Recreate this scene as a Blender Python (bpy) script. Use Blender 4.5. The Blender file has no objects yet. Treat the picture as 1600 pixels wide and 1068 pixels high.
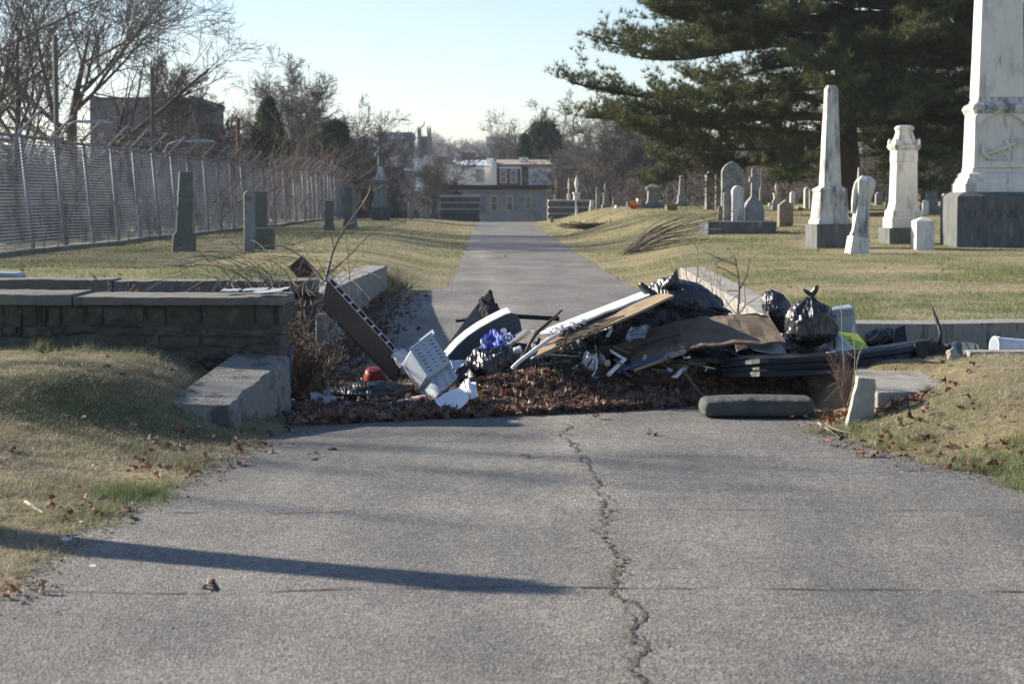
import bpy, math, random
import numpy as np
from mathutils import Vector, Matrix, noise
R = math.radians
SC = bpy.context.scene
COL = SC.collection
# ------------------------------------------------------------------ camera
F = 3111.11          # focal length in pixels of the 1600 px wide photograph (70 mm)
HZ = 305.0           # image row of the horizon
CH = 1.8             # eye height
PITCH = math.atan((534 - HZ) / F)
cam = bpy.data.cameras.new('camera')
cam.lens = 70; cam.sensor_width = 36; cam.clip_end = 6000; cam.clip_start = 0.1
cam.dof.use_dof = True; cam.dof.focus_distance = 17.0; cam.dof.aperture_fstop = 5.0
camo = bpy.data.objects.new('camera', cam); COL.objects.link(camo)
camo.location = (0, 0, CH); camo.rotation_euler = (math.pi/2 - PITCH, 0, 0)
SC.camera = camo
# ------------------------------------------------------------------ sky and sun
SUN_EL = 25.0
SUN_AZ = (-0.905, 0.425)                       # compass direction towards the sun
w = bpy.data.worlds.new("World"); SC.world = w; w.use_nodes = True
nt = w.node_tree; bg = nt.nodes['Background']
sky = nt.nodes.new('ShaderNodeTexSky'); sky.sky_type = 'NISHITA'; sky.sun_disc = False
sky.sun_elevation = R(SUN_EL); sky.sun_rotation = math.atan2(SUN_AZ[0], SUN_AZ[1])
sky.air_density = 1.0; sky.dust_density = 0.25; sky.ozone_density = 2.5
tint = nt.nodes.new('ShaderNodeMix'); tint.data_type = 'RGBA'; tint.blend_type = 'MULTIPLY'; tint.inputs[0].default_value = 1; tint.inputs[7].default_value = (1.0, .965, 1.02, 1)
nt.links.new(sky.outputs[0], tint.inputs[6]); nt.links.new(tint.outputs[2], bg.inputs[0]); bg.inputs[1].default_value = 0.071
sl = bpy.data.lights.new('sun', 'SUN'); sl.energy = 4.8; sl.angle = R(0.8); sl.color = (1.0, 0.90, 0.76)
so = bpy.data.objects.new('sun', sl); COL.objects.link(so); so.location = (-30, 20, 30)
sv = Vector((SUN_AZ[0]*math.cos(R(SUN_EL)), SUN_AZ[1]*math.cos(R(SUN_EL)), math.sin(R(SUN_EL))))
so.rotation_euler = sv.to_track_quat('Z', 'Y').to_euler()
SC.view_settings.view_transform = 'Standard'; SC.view_settings.look = 'None'
SC.view_settings.exposure = 1.27; SC.view_settings.gamma = 1.0
SC.render.engine = 'CYCLES'
SC.cycles.max_bounces = 6; SC.cycles.diffuse_bounces = 3; SC.cycles.glossy_bounces = 3
SC.cycles.transparent_max_bounces = 6; SC.cycles.volume_bounces = 0
HAZE = 0.00019
# ------------------------------------------------------------------ helpers
def S(t): t = min(1.0, max(0.0, t)); return t*t*(3-2*t)
def lerp(a, b, t): return a + (b-a)*t
def interp(x, pts):
    if x <= pts[0][0]: return pts[0][1]
    for (a, va), (b, vb) in zip(pts, pts[1:]):
        if x <= b: return va + (vb-va)*(x-a)/(b-a)
    return pts[-1][1]
cp, sp = math.cos(PITCH), math.sin(PITCH)
def U(px, py, Y):
    """the point at distance Y down the lane that the photograph shows at px, py"""
    dx = (px-800)/F; dy = -(py-534)/F
    d = Vector((dx, cp + dy*sp, -sp + dy*cp))
    return Vector((0, 0, CH)) + d*(Y/d.y)
def proj(p):
    v = Vector(p) - Vector((0, 0, CH)); f = v.y*cp - v.z*sp; u = v.y*sp + v.z*cp
    return 800 + F*v.x/f, 534 - F*u/f
def tag(o, label=None, cat=None, group=None, kind=None):
    if label: o['label'] = label
    if cat: o['category'] = cat
    if group: o['group'] = group
    if kind: o['kind'] = kind
    return o
def empty(name, loc, label=None, cat=None, group=None):
    o = bpy.data.objects.new(name, None); COL.objects.link(o); o.location = loc
    o.empty_display_size = 0.1
    return tag(o, label, cat, group)
def rootloc(o):
    v = Vector(o.location)
    return v + rootloc(o.parent) if o.parent else v
def link_mesh(name, me, mat, parent=None, origin=None):
    o = bpy.data.objects.new(name, me); COL.objects.link(o)
    if mat: me.materials.append(mat)
    if parent:
        o.parent = parent
    if origin is not None: o.location = Vector(origin) - (rootloc(parent) if parent else Vector((0,0,0)))
    return o
def np_mesh(name, V, Fc, mat, parent=None, smooth=False, cols=None, base=None):
    """V (n,3) world coordinates, Fc (m,k) faces of k corners"""
    V = np.asarray(V, dtype=np.float32).reshape(-1, 3); Fc = np.asarray(Fc, dtype=np.int32)
    if base is None: off = np.array(rootloc(parent)) if parent else np.zeros(3)
    else: off = np.array(base)
    me = bpy.data.meshes.new(name); k = Fc.shape[1]; m = Fc.shape[0]
    me.vertices.add(len(V)); me.vertices.foreach_set('co', (V-off.astype(np.float32)).ravel())
    me.loops.add(m*k); me.loops.foreach_set('vertex_index', Fc.ravel())
    me.polygons.add(m); me.polygons.foreach_set('loop_start', np.arange(0, m*k, k, dtype=np.int32))
    me.polygons.foreach_set('loop_total', np.full(m, k, dtype=np.int32))
    if smooth: me.polygons.foreach_set('use_smooth', np.ones(m, dtype=bool))
    me.update(calc_edges=True)
    if cols is not None:
        a = me.color_attributes.new('Col', 'FLOAT_COLOR', 'POINT')
        c = np.ones((len(V), 4), dtype=np.float32); c[:, :3] = cols; a.data.foreach_set('color', c.ravel())
    return link_mesh(name, me, mat, parent, off if (base is not None) else (off if parent else None))
class MB:
    def __init__(s): s.v = []; s.f = []
    def add(s, vs, fs):
        n = len(s.v); s.v += [Vector(v) for v in vs]; s.f += [tuple(i+n for i in f) for f in fs]; return s
    def box(s, x0, x1, y0, y1, z0, z1, M=None):
        vs = [Vector((x, y, z)) for z in (z0, z1) for y in (y0, y1) for x in (x0, x1)]
        if M is not None: vs = [M @ v for v in vs]
        return s.add(vs, [(0,2,3,1),(4,5,7,6),(0,1,5,4),(2,6,7,3),(0,4,6,2),(1,3,7,5)])
    def bar(s, a, b, w, h, up=(0,0,1)):
        a = Vector(a); b = Vector(b); d = (b-a).normalized(); u = Vector(up)
        x = d.cross(u)
        if x.length < 1e-4: x = d.cross(Vector((0,1,0)))
        x.normalize(); u = x.cross(d).normalized()
        vs = [p + x*(i*w/2) + u*(j*h/2) for p in (a, b) for i, j in ((-1,-1),(1,-1),(1,1),(-1,1))]
        return s.add(vs, [(0,1,2,3),(7,6,5,4),(0,4,5,1),(1,5,6,2),(2,6,7,3),(3,7,4,0)])
    def rings(s, rings, cap=True):
        """loft closed rings of equal vertex count"""
        n = len(rings[0]); base = len(s.v)
        for r in rings: s.v += [Vector(p) for p in r]
        for i in range(len(rings)-1):
            for j in range(n):
                a = base+i*n+j; b = base+i*n+(j+1) % n
                s.f.append((a, b, b+n, a+n))
        if cap:
            s.f.append(tuple(base+j for j in range(n))[::-1]); e = base+(len(rings)-1)*n
            s.f.append(tuple(e+j for j in range(n)))
        return s
    def tube(s, pts, rad, n=8, cap=True):
        pts = [Vector(p) for p in pts]; rr = rad if isinstance(rad, (list, tuple)) else [rad]*len(pts); rings = []
        u = None
        for i, p in enumerate(pts):
            d = (pts[min(i+1, len(pts)-1)] - pts[max(i-1, 0)]).normalized()
            if u is None:
                u = d.cross(Vector((0,0,1)));
                if u.length < .05: u = d.cross(Vector((0,1,0)))
            u = (u - d*u.dot(d)).normalized(); v = d.cross(u)
            rings.append([p + (u*math.cos(2*math.pi*k/n) + v*math.sin(2*math.pi*k/n))*rr[i] for k in range(n)])
        return s.rings(rings, cap)
    def frusta(s, secs, M, chamfer=0.0):
        """secs: (z, half_x, half_y) loft of rectangles"""
        rings = []
        for z, hx, hy in secs:
            c = min(hx, hy)*chamfer
            if chamfer: pts = [(-hx+c,-hy),(hx-c,-hy),(hx,-hy+c),(hx,hy-c),(hx-c,hy),(-hx+c,hy),(-hx,hy-c),(-hx,-hy+c)]
            else: pts = [(-hx,-hy),(hx,-hy),(hx,hy),(-hx,hy)]
            rings.append([M @ Vector((x, y, z)) for x, y in pts])
        return s.rings(rings)
    def build(s, name, mat, parent=None, bevel=0, smooth=False, base=None, sub=0):
        off = rootloc(parent) if parent else (Vector(base) if base is not None else Vector((0,0,0)))
        me = bpy.data.meshes.new(name)
        me.from_pydata([v-off for v in s.v], [], s.f); me.update()
        if smooth: me.polygons.foreach_set('use_smooth', [True]*len(me.polygons))
        o = link_mesh(name, me, mat, parent, off)
        if bevel:
            m = o.modifiers.new('b', 'BEVEL'); m.width = bevel; m.segments = 2; m.limit_method = 'ANGLE'; m.angle_limit = R(40)
        if sub:
            m = o.modifiers.new('s', 'SUBSURF'); m.levels = sub; m.render_levels = sub
        return o
def copy_tree(o, parent=None):
    c = o.copy(); COL.objects.link(c)
    if parent: c.parent = parent
    for ch in list(o.children): copy_tree(ch, c)
    return c
# ------------------------------------------------------------------ materials
def new_mat(name):
    m = bpy.data.materials.new(name); m.use_nodes = True
    return m, m.node_tree, m.node_tree.nodes['Principled BSDF']
def mat(name, c1, c2=None, scale=3.0, rough=0.8, bump=0.0, bscale=30.0, metal=0.0, spec=0.5, c3=None, s3=1.0, t3=(0.5, 0.62), stretch=None, detail=6.0, coat=0.0, gen='Object', sub=None):
    """noise mix of two colours, plus an optional patchy third one (stains, wear)"""
    m, t, b = new_mat(name); L = t.links; N = t.nodes
    tc = N.new('ShaderNodeTexCoord'); mp = N.new('ShaderNodeMapping'); L.new(tc.outputs[gen], mp.inputs[0])
    if stretch: mp.inputs['Scale'].default_value = stretch
    b.inputs['Roughness'].default_value = rough; b.inputs['Metallic'].default_value = metal
    b.inputs['Specular IOR Level'].default_value = spec
    b.inputs['Coat Weight'].default_value = coat
    if c2 is None: c2 = tuple(x*0.8 for x in c1)
    n = N.new('ShaderNodeTexNoise'); n.inputs['Scale'].default_value = scale; n.inputs['Detail'].default_value = detail; n.inputs['Roughness'].default_value = .65
    L.new(mp.outputs[0], n.inputs['Vector'])
    r = N.new('ShaderNodeValToRGB'); r.color_ramp.elements[0].position = .3; r.color_ramp.elements[1].position = .7
    r.color_ramp.elements[0].color = (*c1, 1); r.color_ramp.elements[1].color = (*c2, 1)
    L.new(n.outputs['Fac'], r.inputs[0]); out = r.outputs[0]
    if c3:
        n3 = N.new('ShaderNodeTexNoise'); n3.inputs['Scale'].default_value = s3; n3.inputs['Detail'].default_value = 8; n3.inputs['Roughness'].default_value = .7
        L.new(mp.outputs[0], n3.inputs['Vector'])
        r3 = N.new('ShaderNodeValToRGB'); r3.color_ramp.elements[0].position = t3[0]; r3.color_ramp.elements[1].position = t3[1]
        L.new(n3.outputs['Fac'], r3.inputs[0])
        mx = N.new('ShaderNodeMix'); mx.data_type = 'RGBA'; L.new(r3.outputs[0], mx.inputs[0]); L.new(out, mx.inputs[6]); mx.inputs[7].default_value = (*c3, 1); out = mx.outputs[2]
    L.new(out, b.inputs['Base Color'])
    if bump:
        nb = N.new('ShaderNodeTexNoise'); nb.inputs['Scale'].default_value = bscale; nb.inputs['Detail'].default_value = 8
        L.new(mp.outputs[0], nb.inputs['Vector'])
        bp = N.new('ShaderNodeBump'); bp.inputs['Strength'].default_value = bump; bp.inputs['Distance'].default_value = .02
        L.new(nb.outputs['Fac'], bp.inputs['Height']); L.new(bp.outputs[0], b.inputs['Normal'])
    if sub is not None: b.inputs['Transmission Weight'].default_value = sub
    return m
def attr_mat(name, rough=0.8, transl=0.0, noise_amt=0.0, gain=1.0):
    m, t, b = new_mat(name); L = t.links; N = t.nodes
    a = N.new('ShaderNodeAttribute'); a.attribute_name = 'Col'; b.inputs['Roughness'].default_value = rough
    b.inputs['Specular IOR Level'].default_value = .3
    L.new(a.outputs['Color'], b.inputs['Base Color'])
    if transl:
        tr = N.new('ShaderNodeBsdfTranslucent'); L.new(a.outputs['Color'], tr.inputs[0])
        mx = N.new('ShaderNodeMixShader'); mx.inputs[0].default_value = transl
        L.new(b.outputs[0], mx.inputs[1]); L.new(tr.outputs[0], mx.inputs[2]); L.new(mx.outputs[0], N['Material Output'].inputs[0])
    return m
# ------------------------------------------------------------------ terrain
def lane_c(Y): return 0.5 - 0.0122*(Y-34.3) if Y < 400 else -4
WALL_X0 = lambda Y: -1.93 - 0.0143*(Y-20)      # road face of the left return wall (Y 20..34)
WALL_X1 = lambda Y: 2.72 + 0.02*(Y-20.5)       # road face of the right return wall (Y 20.5..36)
def lane_edges(Y):
    c = lane_c(Y); l, r = c-1.6, c+1.6
    t = 1 - S((Y-30.5)/5.0)
    return lerp(l, -1.9, t), lerp(r, 2.62, t)
APL = [(4, -4.6), (7, -2.75), (8.8, -2.3), (10.6, -2.35), (11.6, -2.2), (13.3, -2.0), (14.9, -1.82), (15.4, -1.66), (16.0, -1.66), (30, -1.9)]
APR = [(4, 6), (9, 4.6), (12.2, 3.2), (13.0, 2.95), (13.8, 2.62), (15.1, 2.38), (15.8, 2.5), (16.2, 2.62), (30, 2.62)]
def edges(Y):
    if Y < 17: return interp(Y, APL), interp(Y, APR)
    return lane_edges(Y)
def lane_z(Y):
    z = 0.2*S((Y-17)/13)
    if Y > 118: z -= 0.0013*(min(Y, 175)-118)**2
    return z
PL = [(20, .93), (26, .82), (34, .60), (42, .56), (60, .54), (85, .46), (95, .52), (120, .4), (128, .2), (175, -3.2), (200, -4.6)]
PR = [(20, .50), (36, .50), (47, .56), (57, .72), (70, .98), (80, 1.12), (100, 1.22), (112, 1.12), (130, .3), (175, -3.0), (200, -4.4)]
def gz(x, Y):
    l, r = edges(Y); e = noise.noise(Vector((x*.35, Y*.35, 0)))*.03 + noise.noise(Vector((x*1.4, Y*1.4, 3)))*.012
    lz = lane_z(Y)
    if Y > 200: return -4.6 + .0 * x
    if Y < 17.0:                                    # foreground
        if x < l:
            return .52*S((Y-8.0)/8.6)*S((l-x)/lerp(4.6, 1.4, S((Y-13.3)/1.6))) + .05*S((l-x)/1.6)*S((Y-7)/3) + e*S((l-x)/.5) - .01
        if x > r:
            return .40*S((Y-11.2)/6)*S((x-r)/1.5) + .05*S((x-r)/.6) + e*S((x-r)/.5) - .01
        return -.03
    if Y < 20.15:                                   # sunken strip between the two rows of walls
        if x > r:
            k = 1-S((Y-17.8)/.5)
            return lerp(.02, .36*S((x-r+.5)/1.2), k)
        return -.03
    if x < l:
        pz = interp(Y, PL)
        if Y < 34.2:
            d = (WALL_X0(Y)-.17) - x
            if d < 0: return lz - .0
            return lerp(.72 if Y < 30 else .58, pz, S(d/2.0)) + e - .04
        w = lerp(1.6, 3.5, S((Y-34)/20))
        return lerp(lz, pz, S((l-x)/w)) + e*S((l-x)/.6) + (.0 if l-x > .3 else -.0)
    if x > r:
        pz = interp(Y, PR)
        if x > 9: pz += .02*(x-9)*S((Y-60)/20)*(1-S((Y-110)/30))
        if Y < 36.2:
            d = x - (WALL_X1(Y)+.25)
            if d < 0: return lz
            return lerp(.40, pz, S(d/1.5)) + e - .02
        w = lerp(1.8, 4.5, S((Y-36)/25))
        return lerp(lz, pz, S((x-r)/w)) + e*S((x-r)/.6)
    return lz - .03
def G(px, py, Y0=5, Y1=190):
    """where the ray through a pixel meets the ground"""
    Y = Y0; st = .1
    while Y < Y1:
        p = U(px, py, Y)
        if p.z <= gz(p.x, p.y):
            for _ in range(12):
                Y -= st; st /= 2
                while True:
                    p = U(px, py, Y)
                    if p.z <= gz(p.x, p.y): break
                    Y += st
            return Vector((p.x, p.y, gz(p.x, p.y)))
        Y += st
    p = U(px, py, Y1); return Vector((p.x, p.y, gz(p.x, p.y)))
def at(px, Y, dz=0.0):
    p = U(px, 400, Y); return Vector((p.x, Y, gz(p.x, Y)+dz))

def grid_mesh(name, xs, ys, zf, mat_, kind, smooth=True, wrap=None):
    V = []; nx = len(xs)
    for y in ys:
        for x in xs:
            X = wrap(x, y) if wrap else x
            V.append((X, y, zf(X, y)))
    ii = np.arange((len(ys)-1)*(nx-1)); r = ii//(nx-1); c = ii % (nx-1); a = r*nx+c
    o = np_mesh(name, V, np.stack([a, a+1, a+nx+1, a+nx], 1), mat_, smooth=smooth)
    o['kind'] = kind
    return o
def ramp_list(a, b, n): return [a+(b-a)*i/n for i in range(n)]
ys = ramp_list(-4, 8, 12) + ramp_list(8, 17, 75) + [17.0, 17.4, 17.8, 18.0, 18.2, 18.4, 19, 20.1, 20.2] + ramp_list(20.35, 37, 70) + ramp_list(37, 60, 46) + ramp_list(60, 130, 60) + ramp_list(130, 200, 25) + [200, 300, 600, 1000, 1450]
xs = [-900, -300, -100, -60, -40, -30, -24] + ramp_list(-20, -6, 28) + ramp_list(-6, 6.5, 125) + ramp_list(6.5, 30, 40) + [30, 36, 45, 70, 120, 300, 900]

# grass ground: green and straw patches over soil
def lawn_material():
    m, t, b = new_mat('lawn_soil'); L = t.links; N = t.nodes
    g = N.new('ShaderNodeNewGeometry')
    def nz(s, d=5):
        n = N.new('ShaderNodeTexNoise'); n.inputs['Scale'].default_value = s; n.inputs['Detail'].default_value = d; n.inputs['Roughness'].default_value = .7
        L.new(g.outputs['Position'], n.inputs['Vector']); return n
    a = nz(.32); r = N.new('ShaderNodeValToRGB')
    e = r.color_ramp.elements; e[0].position = .38; e[0].color = (.13, .14, .055, 1); e[1].position = .58; e[1].color = (.30, .24, .135, 1)
    L.new(a.outputs['Fac'], r.inputs[0])
    c = nz(9, 8); r2 = N.new('ShaderNodeValToRGB'); r2.color_ramp.elements[0].position = .3; r2.color_ramp.elements[1].position = .72
    r2.color_ramp.elements[0].color = (.55, .52, .45, 1); r2.color_ramp.elements[1].color = (1.3, 1.3, 1.15, 1)
    L.new(c.outputs['Fac'], r2.inputs[0])
    mx = N.new('ShaderNodeMix'); mx.data_type = 'RGBA'; mx.blend_type = 'MULTIPLY'; mx.inputs[0].default_value = 1
    L.new(r.outputs[0], mx.inputs[6]); L.new(r2.outputs[0], mx.inputs[7]); L.new(mx.outputs[2], b.inputs['Base Color'])
    b.inputs['Roughness'].default_value = .95
    n2 = nz(40, 6); bp = N.new('ShaderNodeBump'); bp.inputs['Strength'].default_value = .9; bp.inputs['Distance'].default_value = .05
    L.new(n2.outputs['Fac'], bp.inputs['Height']); L.new(bp.outputs[0], b.inputs['Normal'])
    return m
M_LAWN = lawn_material()
grid_mesh('ground', xs, ys, gz, M_LAWN, 'structure')

# asphalt
def asphalt_material():
    m, t, b = new_mat('asphalt'); L = t.links; N = t.nodes
    g = N.new('ShaderNodeNewGeometry')
    def nz(s, d=5, ro=.6):
        n = N.new('ShaderNodeTexNoise'); n.inputs['Scale'].default_value = s; n.inputs['Detail'].default_value = d; n.inputs['Roughness'].default_value = ro
        L.new(g.outputs['Position'], n.inputs['Vector']); return n
    def ramp(src, p0, c0, p1, c1):
        r = N.new('ShaderNodeValToRGB'); e = r.color_ramp.elements
        e[0].position = p0; e[0].color = (*c0, 1); e[1].position = p1; e[1].color = (*c1, 1); L.new(src, r.inputs[0]); return r.outputs[0]
    def mul(a, c):
        mx = N.new('ShaderNodeMix'); mx.data_type = 'RGBA'; mx.blend_type = 'MULTIPLY'; mx.inputs[0].default_value = 1
        L.new(a, mx.inputs[6]); L.new(c, mx.inputs[7]); return mx.outputs[2]
    base = ramp(nz(.55, 4).outputs['Fac'], .35, (.118, .115, .108), .68, (.185, .178, .163))
    vo = N.new('ShaderNodeTexVoronoi'); vo.inputs['Scale'].default_value = 85; L.new(g.outputs['Position'], vo.inputs['Vector'])
    vb = N.new('ShaderNodeRGBToBW'); L.new(vo.outputs['Color'], vb.inputs[0])
    v1 = ramp(vb.outputs[0], .15, (.50, .50, .51), .9, (1.75, 1.71, 1.62))
    n3 = ramp(nz(14, 6, .8).outputs['Fac'], .33, (.62, .62, .63), .68, (1.30, 1.29, 1.26))
    out = mul(mul(base, v1), n3)
    # broad stains and tyre-polished strips, stretched along the drive
    mp = N.new('ShaderNodeMapping'); mp.inputs['Scale'].default_value = (1.5, .35, 1); L.new(g.outputs['Position'], mp.inputs[0])
    st = N.new('ShaderNodeTexNoise'); st.inputs['Scale'].default_value = 1.0; st.inputs['Detail'].default_value = 7; st.inputs['Roughness'].default_value = .65; L.new(mp.outputs[0], st.inputs['Vector'])
    out = mul(out, ramp(st.outputs['Fac'], .36, (.72, .72, .74), .62, (1.12, 1.11, 1.09)))
    # paler worn band along the centre joint
    sx = N.new('ShaderNodeSeparateXYZ'); L.new(g.outputs['Position'], sx.inputs[0])
    ma = N.new('ShaderNodeMath'); ma.operation = 'MULTIPLY_ADD'; ma.inputs[1].default_value = -.03; ma.inputs[2].default_value = .78
    L.new(sx.outputs['Y'], ma.inputs[0])
    su = N.new('ShaderNodeMath'); su.operation = 'SUBTRACT'; L.new(sx.outputs['X'], su.inputs[0]); L.new(ma.outputs[0], su.inputs[1])
    ab = N.new('ShaderNodeMath'); ab.operation = 'ABSOLUTE'; L.new(su.outputs[0], ab.inputs[0])
    ad = N.new('ShaderNodeMath'); ad.operation = 'MULTIPLY_ADD'; ad.inputs[1].default_value = .5; L.new(nz(3).outputs['Fac'], ad.inputs[0]); L.new(ab.outputs[0], ad.inputs[2])
    bd = ramp(ad.outputs[0], .22, (1.32, 1.30, 1.24), .62, (1, 1, 1))
    out = mul(out, bd)
    L.new(out, b.inputs['Base Color']); b.inputs['Roughness'].default_value = .72; b.inputs['Specular IOR Level'].default_value = .5
    hb = N.new('ShaderNodeMath'); hb.operation = 'MULTIPLY_ADD'; hb.inputs[1].default_value = .5
    L.new(vo.outputs['Distance'], hb.inputs[0]); L.new(nz(60, 4).outputs['Fac'], hb.inputs[2])
    bp = N.new('ShaderNodeBump'); bp.inputs['Strength'].default_value = .75; bp.inputs['Distance'].default_value = .012; L.new(hb.outputs[0], bp.inputs['Height'])
    L.new(bp.outputs[0], b.inputs['Normal'])
    return m
M_ASPH = asphalt_material()
def road_z(x, Y):
    z = lane_z(Y); e = noise.noise(Vector((x*.5, Y*.5, 7)))*.008
    return z + e
def road_wrap(u, Y):
    l, r = edges(Y)
    j = noise.noise(Vector((0, Y*1.7, 5 if u < .5 else 9)))*.10 + noise.noise(Vector((0, Y*6, 15 if u < .5 else 19)))*.05
    x = l + (r-l)*u
    return x + j*(1-min(u, 1-u)*6 if min(u, 1-u) < .166 else 0)
grid_mesh('road', [i/24 for i in range(25)], ramp_list(2, 20, 120)+ramp_list(20, 40, 90)+ramp_list(40, 130, 110)+ramp_list(130, 176, 12), road_z, M_ASPH, 'structure', wrap=road_wrap)

# cracks: jagged dark ribbons in the asphalt
rng = random.Random(4)
M_CRACK = mat('crack_dirt', (.030, .028, .025), (.06, .055, .045), 20, .95, .5, 60)
M_MOSS = mat('moss', (.07, .085, .035), (.14, .14, .065), 30, .95, .8, 90)
def crack(pts, w0, name, seed, jit=.015, gap=.0):
    rg = random.Random(seed); V = []; Fc = []
    P = []
    for a, b in zip(pts, pts[1:]):
        L_ = (b-a).length; n = max(2, int(L_/.035))
        for i in range(n): P.append(a.lerp(b, i/n))
    off = 0.0; on = False; k = 0
    for i, p in enumerate(P):
        d = (P[min(i+1, len(P)-1)]-P[max(0, i-1)]).normalized(); nrm = Vector((-d.y, d.x, 0))
        off += rg.gauss(0, jit); off *= .88
        w_ = w0*max(.12, (.6+noise.noise(Vector((i*.11, seed, 0)))*1.3+noise.noise(Vector((i*.5, seed, 4)))*.8))
        c = p + nrm*off
        if rg.random() < gap and on: on = False
        elif rg.random() < .4: on = True
        for s_ in (-1, 1):
            q = c + nrm*(s_*w_/2); V.append((q.x, q.y, road_z(q.x, q.y)+.005))
        if i and on: Fc.append((len(V)-4, len(V)-3, len(V)-1, len(V)-2))
    o = np_mesh(name, V, Fc, M_CRACK); o['kind'] = 'structure'; return o
def rp(px, py):
    p = U(px, py, 5); d = (p-Vector((0,0,CH))); k = CH/(-d.z); return Vector((0,0,CH))+d*k
cc = [(885, 664), (888, 690), (905, 712), (925, 745), (940, 780), (950, 800), (935, 820), (946, 850), (975, 880), (957, 905), (968, 935), (995, 960), (975, 990), (1005, 1015), (990, 1045), (1012, 1075)]
crack([rp(*c) for c in cc], .019, 'road_crack', 3, .015, .12)
crack([rp(c[0]+9, c[1]) for c in cc], .012, 'road_crack', 23, .02, .22)
crack([rp(c[0]-7, c[1]) for c in cc[6:]], .010, 'road_crack', 29, .02, .25)
crack([rp(*c) for c in [(-20, 925), (300, 928), (560, 920), (900, 917), (1250, 921), (1620, 925)]], .020, 'road_crack', 8, .006, .03)
crack([rp(*c) for c in [(240, 800), (420, 801), (560, 797)]], .016, 'road_crack', 12, .006, .15)
crack([rp(*c) for c in [(940, 795), (1200, 797), (1620, 800)]], .012, 'road_crack', 9, .006, .08)
crack([rp(*c) for c in [(660, 716), (900, 714), (1120, 713), (1420, 716)]], .013, 'road_crack', 10, .004, .05)
crack([rp(*c) for c in [(690, 692), (810, 665), (960, 660)]], .012, 'road_crack', 15, .004, .2)
crack([rp(*c) for c in [(980, 892), (1070, 886), (1125, 882)]], .012, 'road_crack', 11, .006, .1)
V = []; Fc = []; rg = random.Random(6)
for k in range(26):
    t = rg.random()**.8*(len(cc)-1.01); i = int(t); a = rp(*cc[i]).lerp(rp(*cc[i+1]), t-i); r_ = rg.uniform(.006, .02)
    a += Vector((rg.gauss(0, .012), rg.gauss(0, .012), 0)); z0 = road_z(a.x, a.y)+.006
    n0 = len(V); V.append((a.x, a.y, z0+.006))
    for q in range(7):
        rr = r_*rg.uniform(.6, 1.3); V.append((a.x+rr*math.cos(q*.9), a.y+rr*1.5*math.sin(q*.9), z0))
    for q in range(7): Fc.append((n0, n0+1+q, n0+1+(q+1) % 7))
o = np_mesh('moss', V, Fc, M_MOSS); tag(o, 'green moss growing in the centre crack of the road', 'moss', kind='stuff')
# ------------------------------------------------------------------ walls round the entrance
M_RUBBLE = mat('rubble_stone', (.036, .034, .031), (.11, .098, .082), 9, .95, 1.0, 22, c3=(.14, .125, .10), s3=5, t3=(.57, .68))
M_MORTAR = mat('mortar', (.07, .065, .055), (.13, .12, .10), 9, .95, .8, 40)
M_COPE = mat('coping_stone', (.10, .096, .086), (.19, .18, .155), 4, .88, .6, 40, c3=(.09, .085, .075), s3=2.0)
M_CONC = mat('weathered_concrete', (.21, .205, .185), (.33, .315, .275), 3.5, .88, .6, 60, c3=(.13, .125, .11), s3=2.6, t3=(.5, .66))
M_CONC2 = mat('streaked_concrete', (.20, .20, .185), (.32, .31, .28), 4.0, .9, .45, 60, c3=(.11, .11, .10), s3=4, stretch=(3, 3, .5))
def rubble(name, parent, x0, x1, y0, y1, z0, z1, seed, gname=None):
    """coursed rubble: irregular blocks bedded in mortar"""
    rg = random.Random(seed); core = MB().box(x0+.04, x1-.04, y0+.055, y1-.05, z0, z1)
    co = core.build('mortar', M_MORTAR, parent); co['kind'] = 'stuff'
    b = MB(); z = z0
    while z < z1-.02:
        h = min(rg.uniform(.06, .13), z1-z);
        if z1-(z+h) < .05: h = z1-z
        x = x0 - rg.uniform(0, .2)
        while x < x1:
            w_ = rg.uniform(.09, .40)*rg.choice((.6, 1, 1.2)); xa, xb = max(x, x0)+.007, min(x+w_, x1)-.007
            if xb-xa > .03:
                d = rg.uniform(0, .05); zt = z+.006; zb = z+h-.006
                def J(): return rg.uniform(-.018, .018)
                # eight jittered corners plus a pushed-out middle of the face
                vs = [(xa+J(), y0+d+J(), zt+J()), (xb+J(), y0+d+J(), zt+J()), (xb+J(), y1-d+J(), zt+J()), (xa+J(), y1-d+J(), zt+J()),
                      (xa+J(), y0+d+J(), zb+J()), (xb+J(), y0+d+J(), zb+J()), (xb+J(), y1-d+J(), zb+J()), (xa+J(), y1-d+J(), zb+J()),
                      ((xa+xb)/2+J()*3, y0+d-rg.uniform(.005, .05), (zt+zb)/2+J())]
                b.add(vs, [(3,2,1,0), (4,5,6,7), (2,3,7,6), (1,2,6,5), (3,0,4,7), (0,1,8), (1,5,8), (5,4,8), (4,0,8)])
            x += w_
        z += h
    return b.build('masonry', M_RUBBLE, parent, bevel=.006)
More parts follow.
